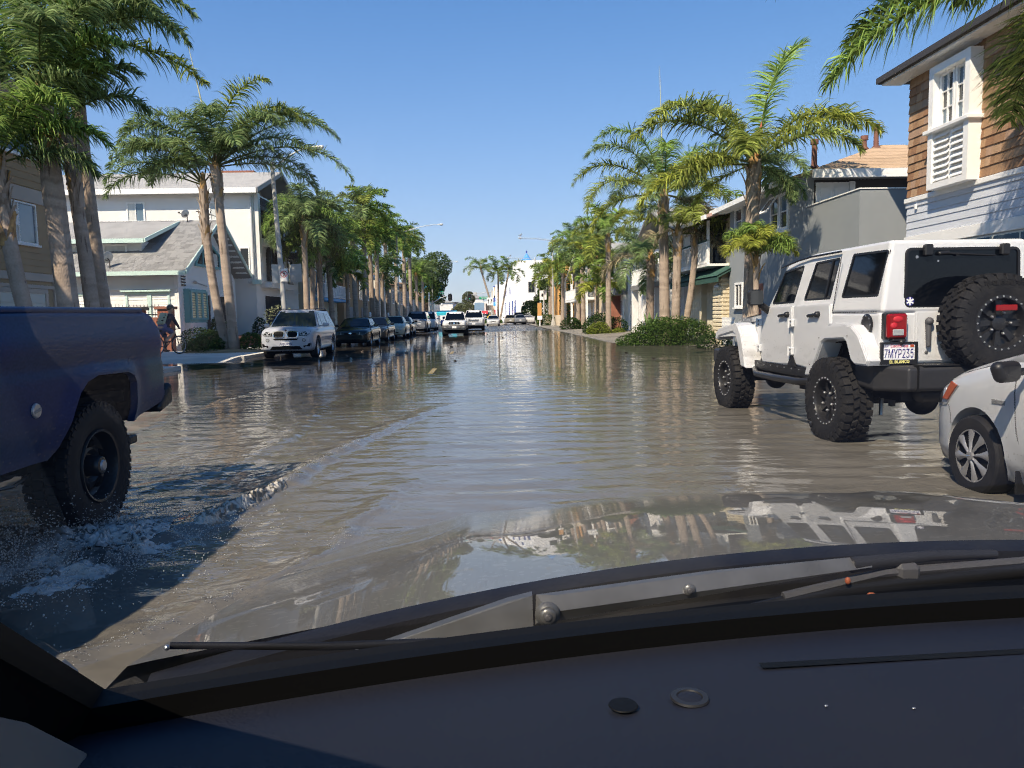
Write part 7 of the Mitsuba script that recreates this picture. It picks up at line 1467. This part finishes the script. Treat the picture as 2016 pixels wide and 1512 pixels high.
def hood_mesh():
    U = np.linspace(-1, 1, 81); V = np.linspace(0, 1, 60); rows = []
    for v in V:
        lat = U * .76; yr = .86 - .17 * np.abs(U)**2; yf = 1.92 - .34 * np.abs(U)**3.2; y = yr + (yf - yr) * v
        d = y - .86; zc = 1.062 - .10 * d - .05 * d * np.abs(d) - .32 * np.clip(d - .66, 0, 9)**2.5
        fall = .078 * np.abs(U)**2.3 * (.30 + .70 * np.clip((y - .7) / .8, 0, 1)); z = zc - fall + .028 * lat + .010 * np.exp(-((np.abs(U) - .62) / .10)**2) * sst(.8, 1.2, y)
        rows.append(np.stack([CX + lat, y, z], 1))
    R = np.array(rows); n, k = R.shape[:2]
    # skirts down the sides and front
    sk = lambda A, d: A + np.array(d)
    i, j = np.meshgrid(np.arange(n - 1), np.arange(k - 1), indexing='ij'); q = np.stack([i * k + j, i * k + j + 1, (i + 1) * k + j + 1, (i + 1) * k + j], -1).reshape(-1, 4)
    edge = np.concatenate([R[:, 0], R[-1, 1:], R[::-1, -1][1:]]); out = edge - [CX, 1.2, 0]; out[:, 2] = 0; out /= np.linalg.norm(out, axis=1, keepdims=True)
    L1 = edge + out * .035 - [0, 0, .03]; L2 = edge + out * .055 - [0, 0, .12]; L3 = edge + out * .06; L3[:, 2] = .25
    o = n * k; m = len(edge); V_ = np.vstack([R.reshape(-1, 3), edge, L1, L2, L3]); F = [q]
    for a in range(3):
        b = o + a * m; s = np.arange(m - 1); F.append(np.stack([b + s, b + m + s, b + m + s + 1, b + s + 1], 1))
    mm = tm(V_, np.vstack(F)); mm = trimesh.Trimesh(mm.vertices, mm.faces); mm.merge_vertices(); return mm
hm = hood_mesh(); t.add('hood', hm, 'grey_hood', 60)
U = np.linspace(-1, 1, 60)
def strip(curves):
    R = np.array(curves); n, k = R.shape[:2]; i, j = np.meshgrid(np.arange(n - 1), np.arange(k - 1), indexing='ij')
    return tm(R.reshape(-1, 3), np.stack([i * k + j, i * k + j + 1, (i + 1) * k + j + 1, (i + 1) * k + j], -1).reshape(-1, 4))
def curve(y0, dy, z0, dz, hw=.74, tilt=.028): return np.stack([CX + U * hw, y0 - dy * U**2, z0 - dz * U**2 + tilt * U * hw], 1)
GZ, GY = 1.103, .63          # bottom edge of the windscreen, middle
t.add('hood_seal', strip([curve(.874, .17, 1.074, .030), curve(.862, .17, 1.078, .030), curve(.845, .17, 1.070, .030), curve(.84, .17, 1.02, .03)]), 'cowl_plastic', 50)
cw = t.add('cowl', strip([curve(.85, .17, 1.035, .03), curve(.80, .17, 1.030, .03), curve(.74, .16, 1.028, .03), curve(.69, .15, 1.040, .03), curve(.64, .15, 1.085, .0)]), 'cowl_plastic', 50)
for k in range(9): cw.add('vent', box(CX - .62 + k * .14, CX - .53 + k * .14, .735, .765, 1.026 + .028 * (-.6 + k * .14) - .02 * ((k - 4) / 4)**2, 1.036 + .028 * (-.6 + k * .14) - .02 * ((k - 4) / 4)**2, .003), 'frit_black')
# wipers
w = t.group('wiper'); S_ = w
arm = fromM(m3.Manifold.batch_boolean([rhull([(-.12, .70, 1.030), (.012, .730, 1.046), (.045, .74, 1.058)], [.006, .010, .013]), rhull([(.045, .74, 1.061), (.055, .742, 1.050)], .012)], m3.OpType.Add))
w.add('arm_base', fromM(hull([(x, y + dy, z) for dy in (0, .012) for x, y, z in ((-.17, .692, 1.022), (-.17, .692, 1.027), (.036, .728, 1.042), (.036, .740, 1.073), (.012, .736, 1.069), (-.02, .725, 1.053))])), 'wiper_metal', 25)
disc = lathe([(0, .005), (.009, .005), (.0115, .0025), (.0125, 0)], 24, 'y'); disc.vertices[:, 1] *= -1; disc.invert()
w.add('hinge', disc, 'wiper_metal', 30, M=T().translate([.050, .728, 1.0585])); ar = t.add('wiper_arm', fromM(hull([(.038, .733, 1.046), (.040, .748, 1.071), (.052, .728, 1.060), (.22, .775, 1.081), (.22, .760, 1.062), (.40, .795, 1.086), (.40, .784, 1.077), (.06, .742, 1.072), (.24, .770, 1.082)])), 'wiper_metal', 30)
ar.add('rivet', cat([ell((.050, .722, 1.0585), (.0085, .004, .0085), 2), ell((.196, .752, 1.070), (.0065, .004, .0065), 2)]), 'wiper_metal', True)
ar.add('rivet_head', cat([ell((.050, .719, 1.0585), (.0045, .003, .0045), 1), ell((.196, .7485, 1.070), (.0035, .002, .0035), 1)]), 'cladding', True)
ar.add('arm_end', tube([(.38, .79, 1.078), (.48, .81, 1.079), (.56, .825, 1.074)], [.009, .006, .005], 8), 'bumper_black', True)
bl = t.add('wiper_blade', cat([tube([(.20, .752, 1.036), (.36, .785, 1.052), (.52, .805, 1.058), (.80, .82, 1.074), (.98, .81, 1.080)], [.005, .008, .009, .008, .004], 8)]), 'black_plastic', True, label='black wiper blade under the silver arm'); bl.add('bracket', cat([box(.432, .458, .790, .815, 1.056, 1.076, .005), tube([(.30, .772, 1.052), (.42, .797, 1.066), (.60, .812, 1.070)], .005, 6)]), 'cladding')
bl.add('rust_mark', cat([ell((.395, .775, 1.050), (.005, .003, .003), 1), ell((.37, .776, 1.066), (.003, .003, .004), 1)]), 'spathe_red')
lb = t.add('wiper_blade', cat([tube([(-.272, .625, 1.082), (-.15, .665, 1.060), (.0, .705, 1.044), (.15, .74, 1.040)], [.003, .004, .004, .004], 8)]), 'black_plastic', True, label='far black wiper blade lying along the cowl'); lb.add('end_clip', ell((-.272, .619, 1.083), (.0025, .0025, .0025), 1), 'steel')
# windscreen and its black edge
def glass_pt(u, s):
    """u across (-1..1), s up the glass (0..1)"""
    hw = .70 - .06 * s; y0 = GY - .13 * u**2 * (1 - .5 * s); return np.array([CX + u * hw, y0 - .70 * s, GZ + .012 * u**2 + .026 * u * hw + .51 * s])
gl = strip([[glass_pt(u, s) for u in U] for s in np.linspace(0, 1, 12)])
S['windscreen_glass'] = {'type': 'thindielectric', 'int_ior': 1.5}
t.add('windscreen', gl, 'windscreen_glass', True)
t.add('windscreen_edge', strip([[glass_pt(u, 0) + [0, .012, -.014] for u in U], [glass_pt(u, 0) + [0, .004, .006] for u in U], [glass_pt(u, .014) + [0, -.008, -.004] for u in U], [glass_pt(u, 0) + [0, -.012, -.02] for u in U]]), 'frit_black', 40)
pil, pil2, pil3 = [], [], []
for u in (-1, 1):
    c = [glass_pt(u, s) for s in np.linspace(-.06, 1, 9)]; pil.append(strip([[p + np.array(d) for p in c] for d in ((-.014 * u, -.004, -.004), (-.012 * u, .012, .004), (.05 * u, .0, .0), (.05 * u, -.03, -.01))])); pil2.append(strip([[p + np.array(d) for p in c] for d in ((-.013 * u, -.004, -.004), (-.006 * u, -.012, -.012), (.000 * u, -.020, -.020))])); pil3.append(strip([[p + np.array(d) for p in c] for d in ((.0005 * u, -.020, -.0205), (.010 * u, -.032, -.030), (.05 * u, -.05, -.04))]))
[t.add('windscreen_pillar', q, 'frit_black', 40) for q in pil]; [t.add('pillar_cover', q, 'frit_black', 40) for q in pil2]; [t.add('pillar_trim', q, 'pillar_trim', 40) for q in pil3]
for q in [fromM(hull([(CX - .672, .455, 1.088), (CX - .76, .44, 1.09), (CX - .672, .40, 1.138), (CX - .76, .40, 1.142), (CX - .68, .25, 1.245), (CX - .76, .25, 1.245), (CX - .655, .40, 1.060), (CX - .645, .2, 1.02), (CX - .76, .2, 1.02)])), fromM(hull([(CX + .70, .5, 1.1), (CX + .78, .5, 1.1), (CX + .70, .2, 1.05), (CX + .78, .2, 1.2), (CX + .78, .4, 1.18)]))]: t.add('pillar_trim', q, 'pillar_trim', 40)
# dashboard
def dash():
    rows = []
    for v in np.linspace(0, 1, 30):
        y0 = GY - .012 - .42 * v; u = U; hw = .70
        y = y0 - .13 * u**2 * (1 - v); z = GZ - .016 + .012 * u**2 + .026 * u * hw + .030 * np.sin(v * 2.0) * (1 - .3 * u**2) - .05 * sst(.75, 1, v)
        rows.append(np.stack([CX + u * hw, y, z], 1))
    b = rows[-1].copy(); b[:, 2] -= .25; rows.append(b); return strip(rows)
db = t.add('dashboard', dash(), 'dash_plastic', 60)
def dz(x, y):
    u = (x - CX) / .70; v = np.clip((GY - .012 - y) / .42, 0, 1); return GZ - .016 + .012 * u**2 + .026 * u * .7 + .030 * math.sin(v * 2.0) * (1 - .3 * u**2)
db.add('defrost_slot', strip([[(x, .535 - .02 * (x - CX)**2, dz(x, .53) + .0006) for x in np.linspace(.19, .86, 20)], [(x, .526 - .02 * (x - CX)**2, dz(x, .526) + .0006) for x in np.linspace(.19, .86, 20)]]), 'frit_black')
se = db.add('light_sensor', lathe([(.0125, 0), (.012, .0014), (.0085, .0016), (.008, .0005)], 24), 'bumper_black', 40, M=T().translate([.125, .478, dz(.125, .478)])); se.add('dome', ell((0, 0, .0), (.0085, .0085, .002), 2), 'dash_plastic', True, M=T().translate([.125, .478, dz(.125, .478)]))
db.add('sensor_cover', lathe([(.0095, 0), (.009, .0006), (0, .0008)], 24), 'frit_black', 40, M=T().translate([.080, .470, dz(.08, .47) + .0008]))
for x, y in ((.205, .455), (.255, .445)): db.add('dust_speck', ell((x, y, dz(x, y) + .0004), (.0012, .0009, .0005), 1), 'badge_grey')
# body round us: roof, doors, tailgate, fenders
t.add('roof', fromM(rhull([(CX + s * .60, y, 1.60) for s in (1, -1) for y in (-.10, -2.4)] + [(CX + s * .4, y, 1.66) for s in (1, -1) for y in (-.5, -2.2)], .02)), 'grey_hood', 40)
for s in (-1, 1):
    t.add('door', cat([box(CX + s * .76, CX + s * .82, -2.4, .62, .25, 1.08, .01), box(CX + s * .66, CX + s * .74, -1.0, -.86, 1.08, 1.60), box(CX + s * .66, CX + s * .74, -2.45, -2.2, 1.08, 1.60)]), 'grey_hood')
    t.add('door_window', slab([(CX + s * .78, .1, 1.08), (CX + s * .78, -2.3, 1.08), (CX + s * .66, -2.2, 1.60), (CX + s * .66, -.1, 1.60)][::(1 if s < 0 else -1)], .004), 'windscreen_glass')
    t.add('roof_rail', box(CX + s * .60, CX + s * .70, -2.4, -.08, 1.49, 1.62, .01), 'grey_hood')
t.add('tail_panel', box(CX - .78, CX + .78, -2.5, -2.42, .25, 1.12, .01), 'grey_hood'); t.add('rear_window', box(CX - .68, CX + .68, -2.46, -2.455, 1.12, 1.58), 'windscreen_glass'); t.add('floor', box(CX - .78, CX + .78, -2.4, .8, .16, .25), 'wheel_well'); t.add('bulkhead', box(CX - .75, CX + .75, .58, .62, .25, 1.0), 'wheel_well')
for s in (-1, 1): t.add('seat', cat([box(CX + s * .36 - .22, CX + s * .36 + .22, -.75, -.2, .45, .62, .04), box(CX + s * .36 - .22, CX + s * .36 + .22, -.95, -.78, .55, 1.25, .05)]), 'black_cloth')

# ---------------------------------------------------------------- street furniture
def street_lamp(label, x, y, h, arm, rise, base=0.0, lean=0.0, foot=False, r=.10):
    """a tapering pole with a curved arm that reaches 'arm' metres to the side (positive: right)"""
    t = Thing('street_lamp', label, 'street lamp', at(x, y, base))
    t.add('pole', tube([(0, 0, 0), (lean * .5, 0, h * .5), (lean, 0, h)], [r, r * .85, r * .62], 12), 'pole_grey', True); t.add('cap', lathe([(.085, 0), (.10, .05), (.09, .28), (.05, .36), (0, .38)], 12), 'galv', 30, M=T().translate([lean, 0, h - .1]))
    s = np.linspace(0, 1, 14); pts = np.stack([lean + arm * s, 0 * s, h - .1 + rise * np.sin(s * math.pi / 2)], 1); a = t.add('arm', tube(pts, np.linspace(.045, .028, 14), 8), 'galv', True)
    k = np.sign(arm); lp = t.add('lamp_head', fromM(rhull([(lean + arm, 0, h - .1 + rise + .02), (lean + arm + k * .45, 0, h - .1 + rise + .03)], [.05, .08], 2)), 'galv', 40); lp.add('lens', ell((lean + arm + k * .34, 0, h - .12 + rise - .03), (.15, .09, .06), 2), 'lamp_clear', True)
    if foot: t.add('footing', lathe([(.32, 0), (.30, .3), (.18, .7), (.13, .9), (.10, .92)], 10), 'concrete', 30)
    return t
t = street_lamp('grey street lamp on the left carrying a no pedestrians sign', -9.05, 34.5, 7.85, 1.75, .95, .1, -.32, r=.135)
def sign(name, label, M, w, h, back=True):
    s = Thing(name, label, 'sign', M); s.add('panel', box(-w / 2, w / 2, -.008, .004, 0, h, .003), 'sign_white'); return s
s = sign('traffic_sign', 'white square sign with a barred walking figure in a red ring', at(-9.02, 34.33, 3.02), .36, .58)
ring = Point(0, .33).buffer(.15).difference(Point(0, .33).buffer(.118)); s.add('red_ring', prism(ring, -.014, -.008, 'xz'), 'sign_red'); bar = Polygon([(-.11, .43), (-.09, .45), (.11, .23), (.09, .21)]); 
s.add('figure', cat([prism(Point(.01, .42).buffer(.022), -.0125, -.008, 'xz'), prism(Polygon([(-.02, .39), (.03, .39), (.035, .31), (.07, .25), (.05, .235), (.01, .29), (-.03, .23), (-.055, .24), (-.02, .31)]), -.0125, -.008, 'xz'), prism(Polygon([(-.02, .385), (-.065, .345), (-.06, .33), (-.02, .36)]), -.0125, -.008, 'xz'), prism(Polygon([(.03, .385), (.07, .335), (.06, .325), (.03, .355)]), -.0125, -.008, 'xz')]), 'sign_black')
s.add('slash', prism(bar, -.0155, -.0125, 'xz'), 'sign_red'); s.add('border', prism(sbox(-.165, .015, .165, .565).difference(sbox(-.155, .025, .155, .555)), -.0105, -.008, 'xz'), 'sign_black')
b = Thing('sign_board', 'pair of blank grey white sign backs on the left lamp post', 'sign', at(-9.0, 34.72, 3.0)); b.add('panel', slab([(-.66, 0, .0), (-.12, .08, .0), (-.12, .08, .80), (-.66, 0, .82)], .01), 'sign_back'); b.add('panel', slab([(.12, .08, .0), (.66, 0, .0), (.66, 0, .82), (.12, .08, .80)], .01), 'sign_back'); b.add('bracket', box(-.3, .3, .06, .12, .35, .42), 'galv')
street_lamp('curved street lamp arm sticking out of the left palm row', -9.3, 79, 9.7, 4.2, .95, .1, r=.12)
t = street_lamp('street lamp at the far left corner carrying the green street sign', -9.6, 130, 9.2, 3.9, 1.3, .1, r=.14); t.add('low_globe', ell((1.5, 0, 3.3), (.22, .22, .28), 2), 'sign_white', True)
street_lamp('street lamp on the right with its arm reaching over the road', 7.55, 92, 10.2, -3.5, .35, 0, foot=True, r=.13)
street_lamp('farther street lamp on the right, its arm just showing', 7.6, 128, 10.6, -4.0, .3, 0, r=.13)
t = Thing('post', 'short pale post with a white sign board by the far right palms', 'post', at(7.0, 100)); t.add('shaft', tube([(0, 0, 0), (0, 0, 4.6)], .10, 10), 'pole_grey'); t.add('board', box(-.55, .35, -.06, -.02, 3.3, 4.5), 'sign_white'); t.add('mark', box(-.3, -.05, -.07, -.06, 3.7, 4.1), 'sign_black')
# traffic signals
def signal(name, label, M, parts, d=1):
    t = Thing('traffic_signal', label, 'traffic signal', M)
    for p in parts: p(t)
    return t
def sighead(t, x, z, back=True, w=1.0, h=1.5):
    H = t.add('signal_head', box(x - w / 2, x + w / 2, -.1, .1, z - h / 2, z + h / 2, .03), 'sign_black'); 
    if back: H.add('visor', cat([box(x - .22, x + .22, -.28, -.1, z - .42 + i * .42 - .14, z - .42 + i * .42 + .17, .03) for i in range(3)]), 'iron')
    return H
t = Thing('traffic_signal', 'black traffic signal seen from behind on a mast arm over the road', 'traffic signal', at(0, 120)); t.add('mast', cat([tube([(-9.4, 0, 0), (-9.4, 0, 5.2)], [.14, .11], 10), tube([(-9.4, 0, 3.2), (-7.6, 0, 4.3), (-6.5, 0, 4.55)], [.07, .05, .04], 8)]), 'galv', True); sighead(t, -6.15, 4.3, True, .62, .92)
t = Thing('traffic_signal', 'traffic signal with a lit green light on the far mast arm', 'traffic signal', at(0, 150)); t.add('mast', cat([tube([(.4, 0, 0), (.4, 0, 6.6)], [.14, .1], 10), tube([(.4, 0, 6.0), (-4.0, 0, 5.5)], [.07, .04], 8)]), 'galv', True); H = sighead(t, -3.9, 5.1, True, .68, 1.0); H.add('green_lamp', ell((-3.9, -.3, 4.75), (.13, .04, .13), 1), 'signal_green'); t.add('camera_box', box(-3.2, -2.5, -.15, .15, 5.3, 6.0, .05), 'galv')
def street_name(label, M, w, h, txt):
    s = Thing('street_name_sign', label, 'sign', M); s.add('panel', box(-w / 2, w / 2, -.02, .02, -h / 2, h / 2, .01), 'sign_green'); s.add('lettering', text(txt, h * .45, (0, -.022, -h * .2), (1, 0, 0), (0, 0, 1), .01, True), 'sign_white')
street_name('green street name sign hanging from the far mast arm', at(-1.1, 149.8, 4.85), 1.9, .48, '32nd St')
street_name('green street name sign on the far left lamp post', at(-8.2, 129.8, 5.4), .9, .55, '32nd')
# island signs
t = Thing('traffic_sign', 'yellow diamond sign at the head of the traffic island', 'sign', at(-.05, 111.4, .2)); t.add('post', tube([(0, 0, 0), (0, 0, 1.9)], .03, 8), 'galv'); t.add('panel', prism(Polygon([(0, .55), (.42, .97), (0, 1.39), (-.42, .97)]), -.06, -.03, 'xz'), 'sign_yellow')
t = Thing('traffic_sign', 'white board with two black arrows on the traffic island', 'sign', at(.0, 113.2, .2)); t.add('post', tube([(0, 0, 0), (0, 0, 3.8)], .035, 8), 'galv'); t.add('panel', box(-.42, .42, -.07, -.04, 2.7, 3.85, .01), 'sign_white')
t.add('arrow', cat([prism(Polygon([(-.26, 3.0), (-.16, 3.0), (-.16, 3.4), (-.08, 3.4), (-.21, 3.65), (-.34, 3.4), (-.26, 3.4)]), -.08, -.07, 'xz'), prism(Polygon([(.10, 2.95), (.2, 2.95), (.27, 3.4), (.34, 3.38), (.26, 3.65), (.10, 3.45), (.17, 3.43)]), -.08, -.07, 'xz')]), 'sign_black')
# bollards, meters and stands among the palms on the left
for i, (x, y, lab) in enumerate(((-9.2, 59.5, 'turquoise and white parking meter among the left palms, nearer one'), (-9.2, 70, 'turquoise and white parking meter among the left palms, farther one'))):
    t = Thing('parking_meter', lab, 'parking meter', at(x, y, .12)); t.add('post', tube([(0, 0, 0), (0, 0, 1.25)], .06, 8), 'turquoise'); t.add('head', fromM(rhull([(0, 0, 1.35), (0, 0, 1.62)], .09)), 'sign_white', 40)
t = Thing('newspaper_stand', 'small white news rack between the white car and the green sedan', 'stand', at(-9.1, 40.5, .12)); t.add('case', box(-.28, .28, -.2, .2, .15, 1.35, .03), 'sign_white'); [t.add('shelf', box(-.26, .26, -.215, -.20, .3 + i * .26, .33 + i * .26), 'grey_trim') for i in range(4)]
t = Thing('mailbox', 'small white box on a post beside the bright round bush', 'box', at(6.0, 93, 0)); t.add('post', tube([(0, 0, 0), (0, 0, .8)], .08, 8), 'sign_white'); t.add('case', box(-.3, .3, -.2, .2, .75, 1.25, .05), 'sign_white')
# gulls on the right lamp
for i, (x, y, z, lab) in enumerate(((3.75, 92, 10.62, 'gull standing on the nearer right lamp arm'), (3.5, 128, 10.98, 'gull standing on the farther right lamp arm'))):
    b = Thing('gull', lab, 'bird', at(x, y, z, .6 * i)); b.add('body', fromM(m3.Manifold.batch_boolean([rhull([(-.10, 0, .16), (.10, 0, .20)], [.05, .075]), rhull([(.10, 0, .22), (.16, 0, .32)], [.06, .05]), rhull([(.16, 0, .32), (.24, 0, .31)], [.03, .01]), rhull([(-.10, 0, .16), (-.26, 0, .14)], [.04, .012])], m3.OpType.Add)), 'grey_trim', True); b.add('leg', cat([tube([(0, s * .03, 0), (0, s * .03, .14)], .008, 5) for s in (1, -1)]), 'lamp_orange')

# ---------------------------------------------------------------- cyclist
CM = at(-12.2, 29.4, .12, math.radians(-28))   # local: y forward, x right
bk = Thing('bicycle', 'dark bicycle ridden past the cottage hedge', 'bicycle', CM)
def ring(y, z, R, r): a = np.linspace(0, 2 * math.pi, 33); return tube(np.stack([0 * a, y + R * np.cos(a), z + R * np.sin(a)], 1), r, 6, False)
for y in (-.50, .52):
    W = bk.add('wheel', ring(y, .35, .335, .022), 'rubber', True); W.add('rim', ring(y, .35, .31, .010), 'rim_silver', True); W.add('spokes', cat([tube([(0, y, .35), (0, y + .31 * math.cos(a), .35 + .31 * math.sin(a))], .0025, 3) for a in np.arange(18) * math.pi / 9]), 'steel')
bk.add('frame', cat([tube(p, .017, 7) for p in ([(0, -.50, .35), (0, -.08, .29)], [(0, -.08, .29), (0, -.18, .80)], [(0, -.18, .76), (0, .36, .80)], [(0, -.08, .29), (0, .38, .72)], [(0, .34, .86), (0, .42, .66), (0, .52, .35)], [(0, -.50, .35), (0, -.17, .74)])]), 'sign_black'); bk.add('handlebar', tube([(-.30, .34, .98), (-.12, .38, .96), (0, .36, .94), (.12, .38, .96), (.30, .34, .98)], .014, 7), 'iron', True)
bk.add('saddle', fromM(rhull([(-.07, -.30, .90), (.07, -.30, .90), (0, -.08, .90)], .03)), 'black_cloth', True); bk.add('pedal', cat([box(-.16, -.06, -.02, .08, .10, .125), box(.06, .16, -.22, -.12, .44, .465), tube([(-.05, -.08, .29), (-.05, .03, .115)], .012, 6), tube([(.05, -.08, .29), (.05, -.17, .45)], .012, 6)]), 'iron')
pr = Thing('person', 'cyclist in a dark jersey and blue shorts wearing a helmet and a grey green backpack', 'person', CM)
def limb(js): return [rhull([js[i][0], js[i + 1][0]], [js[i][1], js[i + 1][1]], 2) for i in range(len(js) - 1)]
def blend(parts, edge=.035, n=4):
    m = m3.Manifold.batch_boolean(parts, m3.OpType.Add).refine_to_length(edge); q = fromM(m); q.merge_vertices(); trimesh.smoothing.filter_taubin(q, iterations=n * 3); return q
hip = (0, -.20, 1.00); neck = (0, .14, 1.50)
torso = [rhull([(-.10, -.22, 1.0), (.10, -.22, 1.0)], .115, 2), rhull([(-.09, -.18, 1.04), (.09, -.18, 1.04), (-.10, -.02, 1.26), (.10, -.02, 1.26)], .105, 2), rhull([(-.10, -.02, 1.26), (.10, -.02, 1.26), (-.15, .10, 1.44), (.15, .10, 1.44)], .09, 2), rhull([(0, .12, 1.46), (0, .17, 1.58)], .055, 2)]
head = [rhull([(0, .19, 1.66), (0, .22, 1.72)], [.085, .10], 2), rhull([(0, .25, 1.62), (0, .24, 1.66)], [.05, .07], 2), rhull([(0, .325, 1.655), (0, .30, 1.69)], [.012, .014], 1), rhull([(-.085, .2, 1.67)], .02, 1), rhull([(.085, .2, 1.67)], .02, 1)]
legs = limb([((-.10, -.20, .98), .10), ((-.12, .06, .58), .062), ((-.11, -.02, .20), .042), ((-.11, -.02, .16), .045)]) + limb([((.10, -.20, .98), .10), ((.12, .20, .82), .062), ((.11, -.12, .56), .045), ((.11, -.14, .50), .045)])
arms = limb([((-.19, .10, 1.43), .062), ((-.25, .22, 1.18), .045), ((-.25, .32, 1.03), .034)]) + limb([((.19, .10, 1.43), .062), ((.25, .22, 1.18), .045), ((.25, .32, 1.03), .034)])
hands = []
for s in (-1, 1):
    hands += [rhull([(s * .25, .32, 1.02), (s * .25, .355, .995)], [.030, .034], 1)] + [rhull([(s * (.222 + .019 * k), .365, 1.003), (s * (.222 + .019 * k), .385, .975), (s * (.222 + .019 * k), .362, .958)], .0085, 1) for k in range(4)] + [rhull([(s * .222, .345, .992), (s * .212, .335, .962)], .0095, 1)]
pr.add('body', blend(torso + head + legs + arms + hands, .03), 'skin', True)
pr.add('jersey', blend([rhull([(-.10, -.14, 1.08), (.10, -.14, 1.08), (-.10, -.02, 1.26), (.10, -.02, 1.26)], .118, 2), rhull([(-.10, -.02, 1.26), (.10, -.02, 1.26), (-.155, .09, 1.44), (.155, .09, 1.44)], .102, 2)] + limb([((-.19, .10, 1.43), .074), ((-.25, .22, 1.18), .056), ((-.25, .31, 1.05), .044)]) + limb([((.19, .10, 1.43), .074), ((.25, .22, 1.18), .056), ((.25, .31, 1.05), .044)])), 'navy_cloth', True)
pr.add('shorts', blend([rhull([(-.10, -.21, .99), (.10, -.21, .99), (-.09, -.16, 1.09), (.09, -.16, 1.09)], .125, 2)] + limb([((-.10, -.20, .98), .115), ((-.115, -.03, .72), .090)]) + limb([((.10, -.20, .98), .115), ((.115, .09, .87), .088)])), 'slate_cloth', True)
pr.add('shoe', cat([fromM(rhull([(s * .11, y - .08, z), (s * .11, y + .14, z - .015)], [.045, .035], 2)) for s, y, z in ((-1, 0, .155), (1, -.14, .50))]), 'brick', True)
hl = pr.add('helmet', fromM(rhull([(0, .16, 1.76), (0, .28, 1.75), (0, .22, 1.79)], [.10, .095, .10], 2)), 'helmet_shell', 40); hl.add('vent', cat([ell((x, .2, 1.885 - abs(x) * .5), (.012, .10, .012), 1) for x in (-.06, 0, .06)]), 'badge_grey')
bp = Thing('backpack', 'grey green striped backpack on the back of the cyclist', 'bag', CM); bp.add('sack', blend([rhull([(-.11, -.24, 1.20), (.11, -.24, 1.20), (-.10, -.11, 1.50), (.10, -.11, 1.50), (0, -.24, 1.34)], .075, 2)], .04), 'pack_cloth', True); bp.add('strap', cat([fromM(rhull([(-.16, -.30 + .06 * i, 1.24 + .10 * i), (.16, -.28 + .06 * i, 1.29 + .10 * i)], .022)) for i in range(3)]), 'black_cloth')
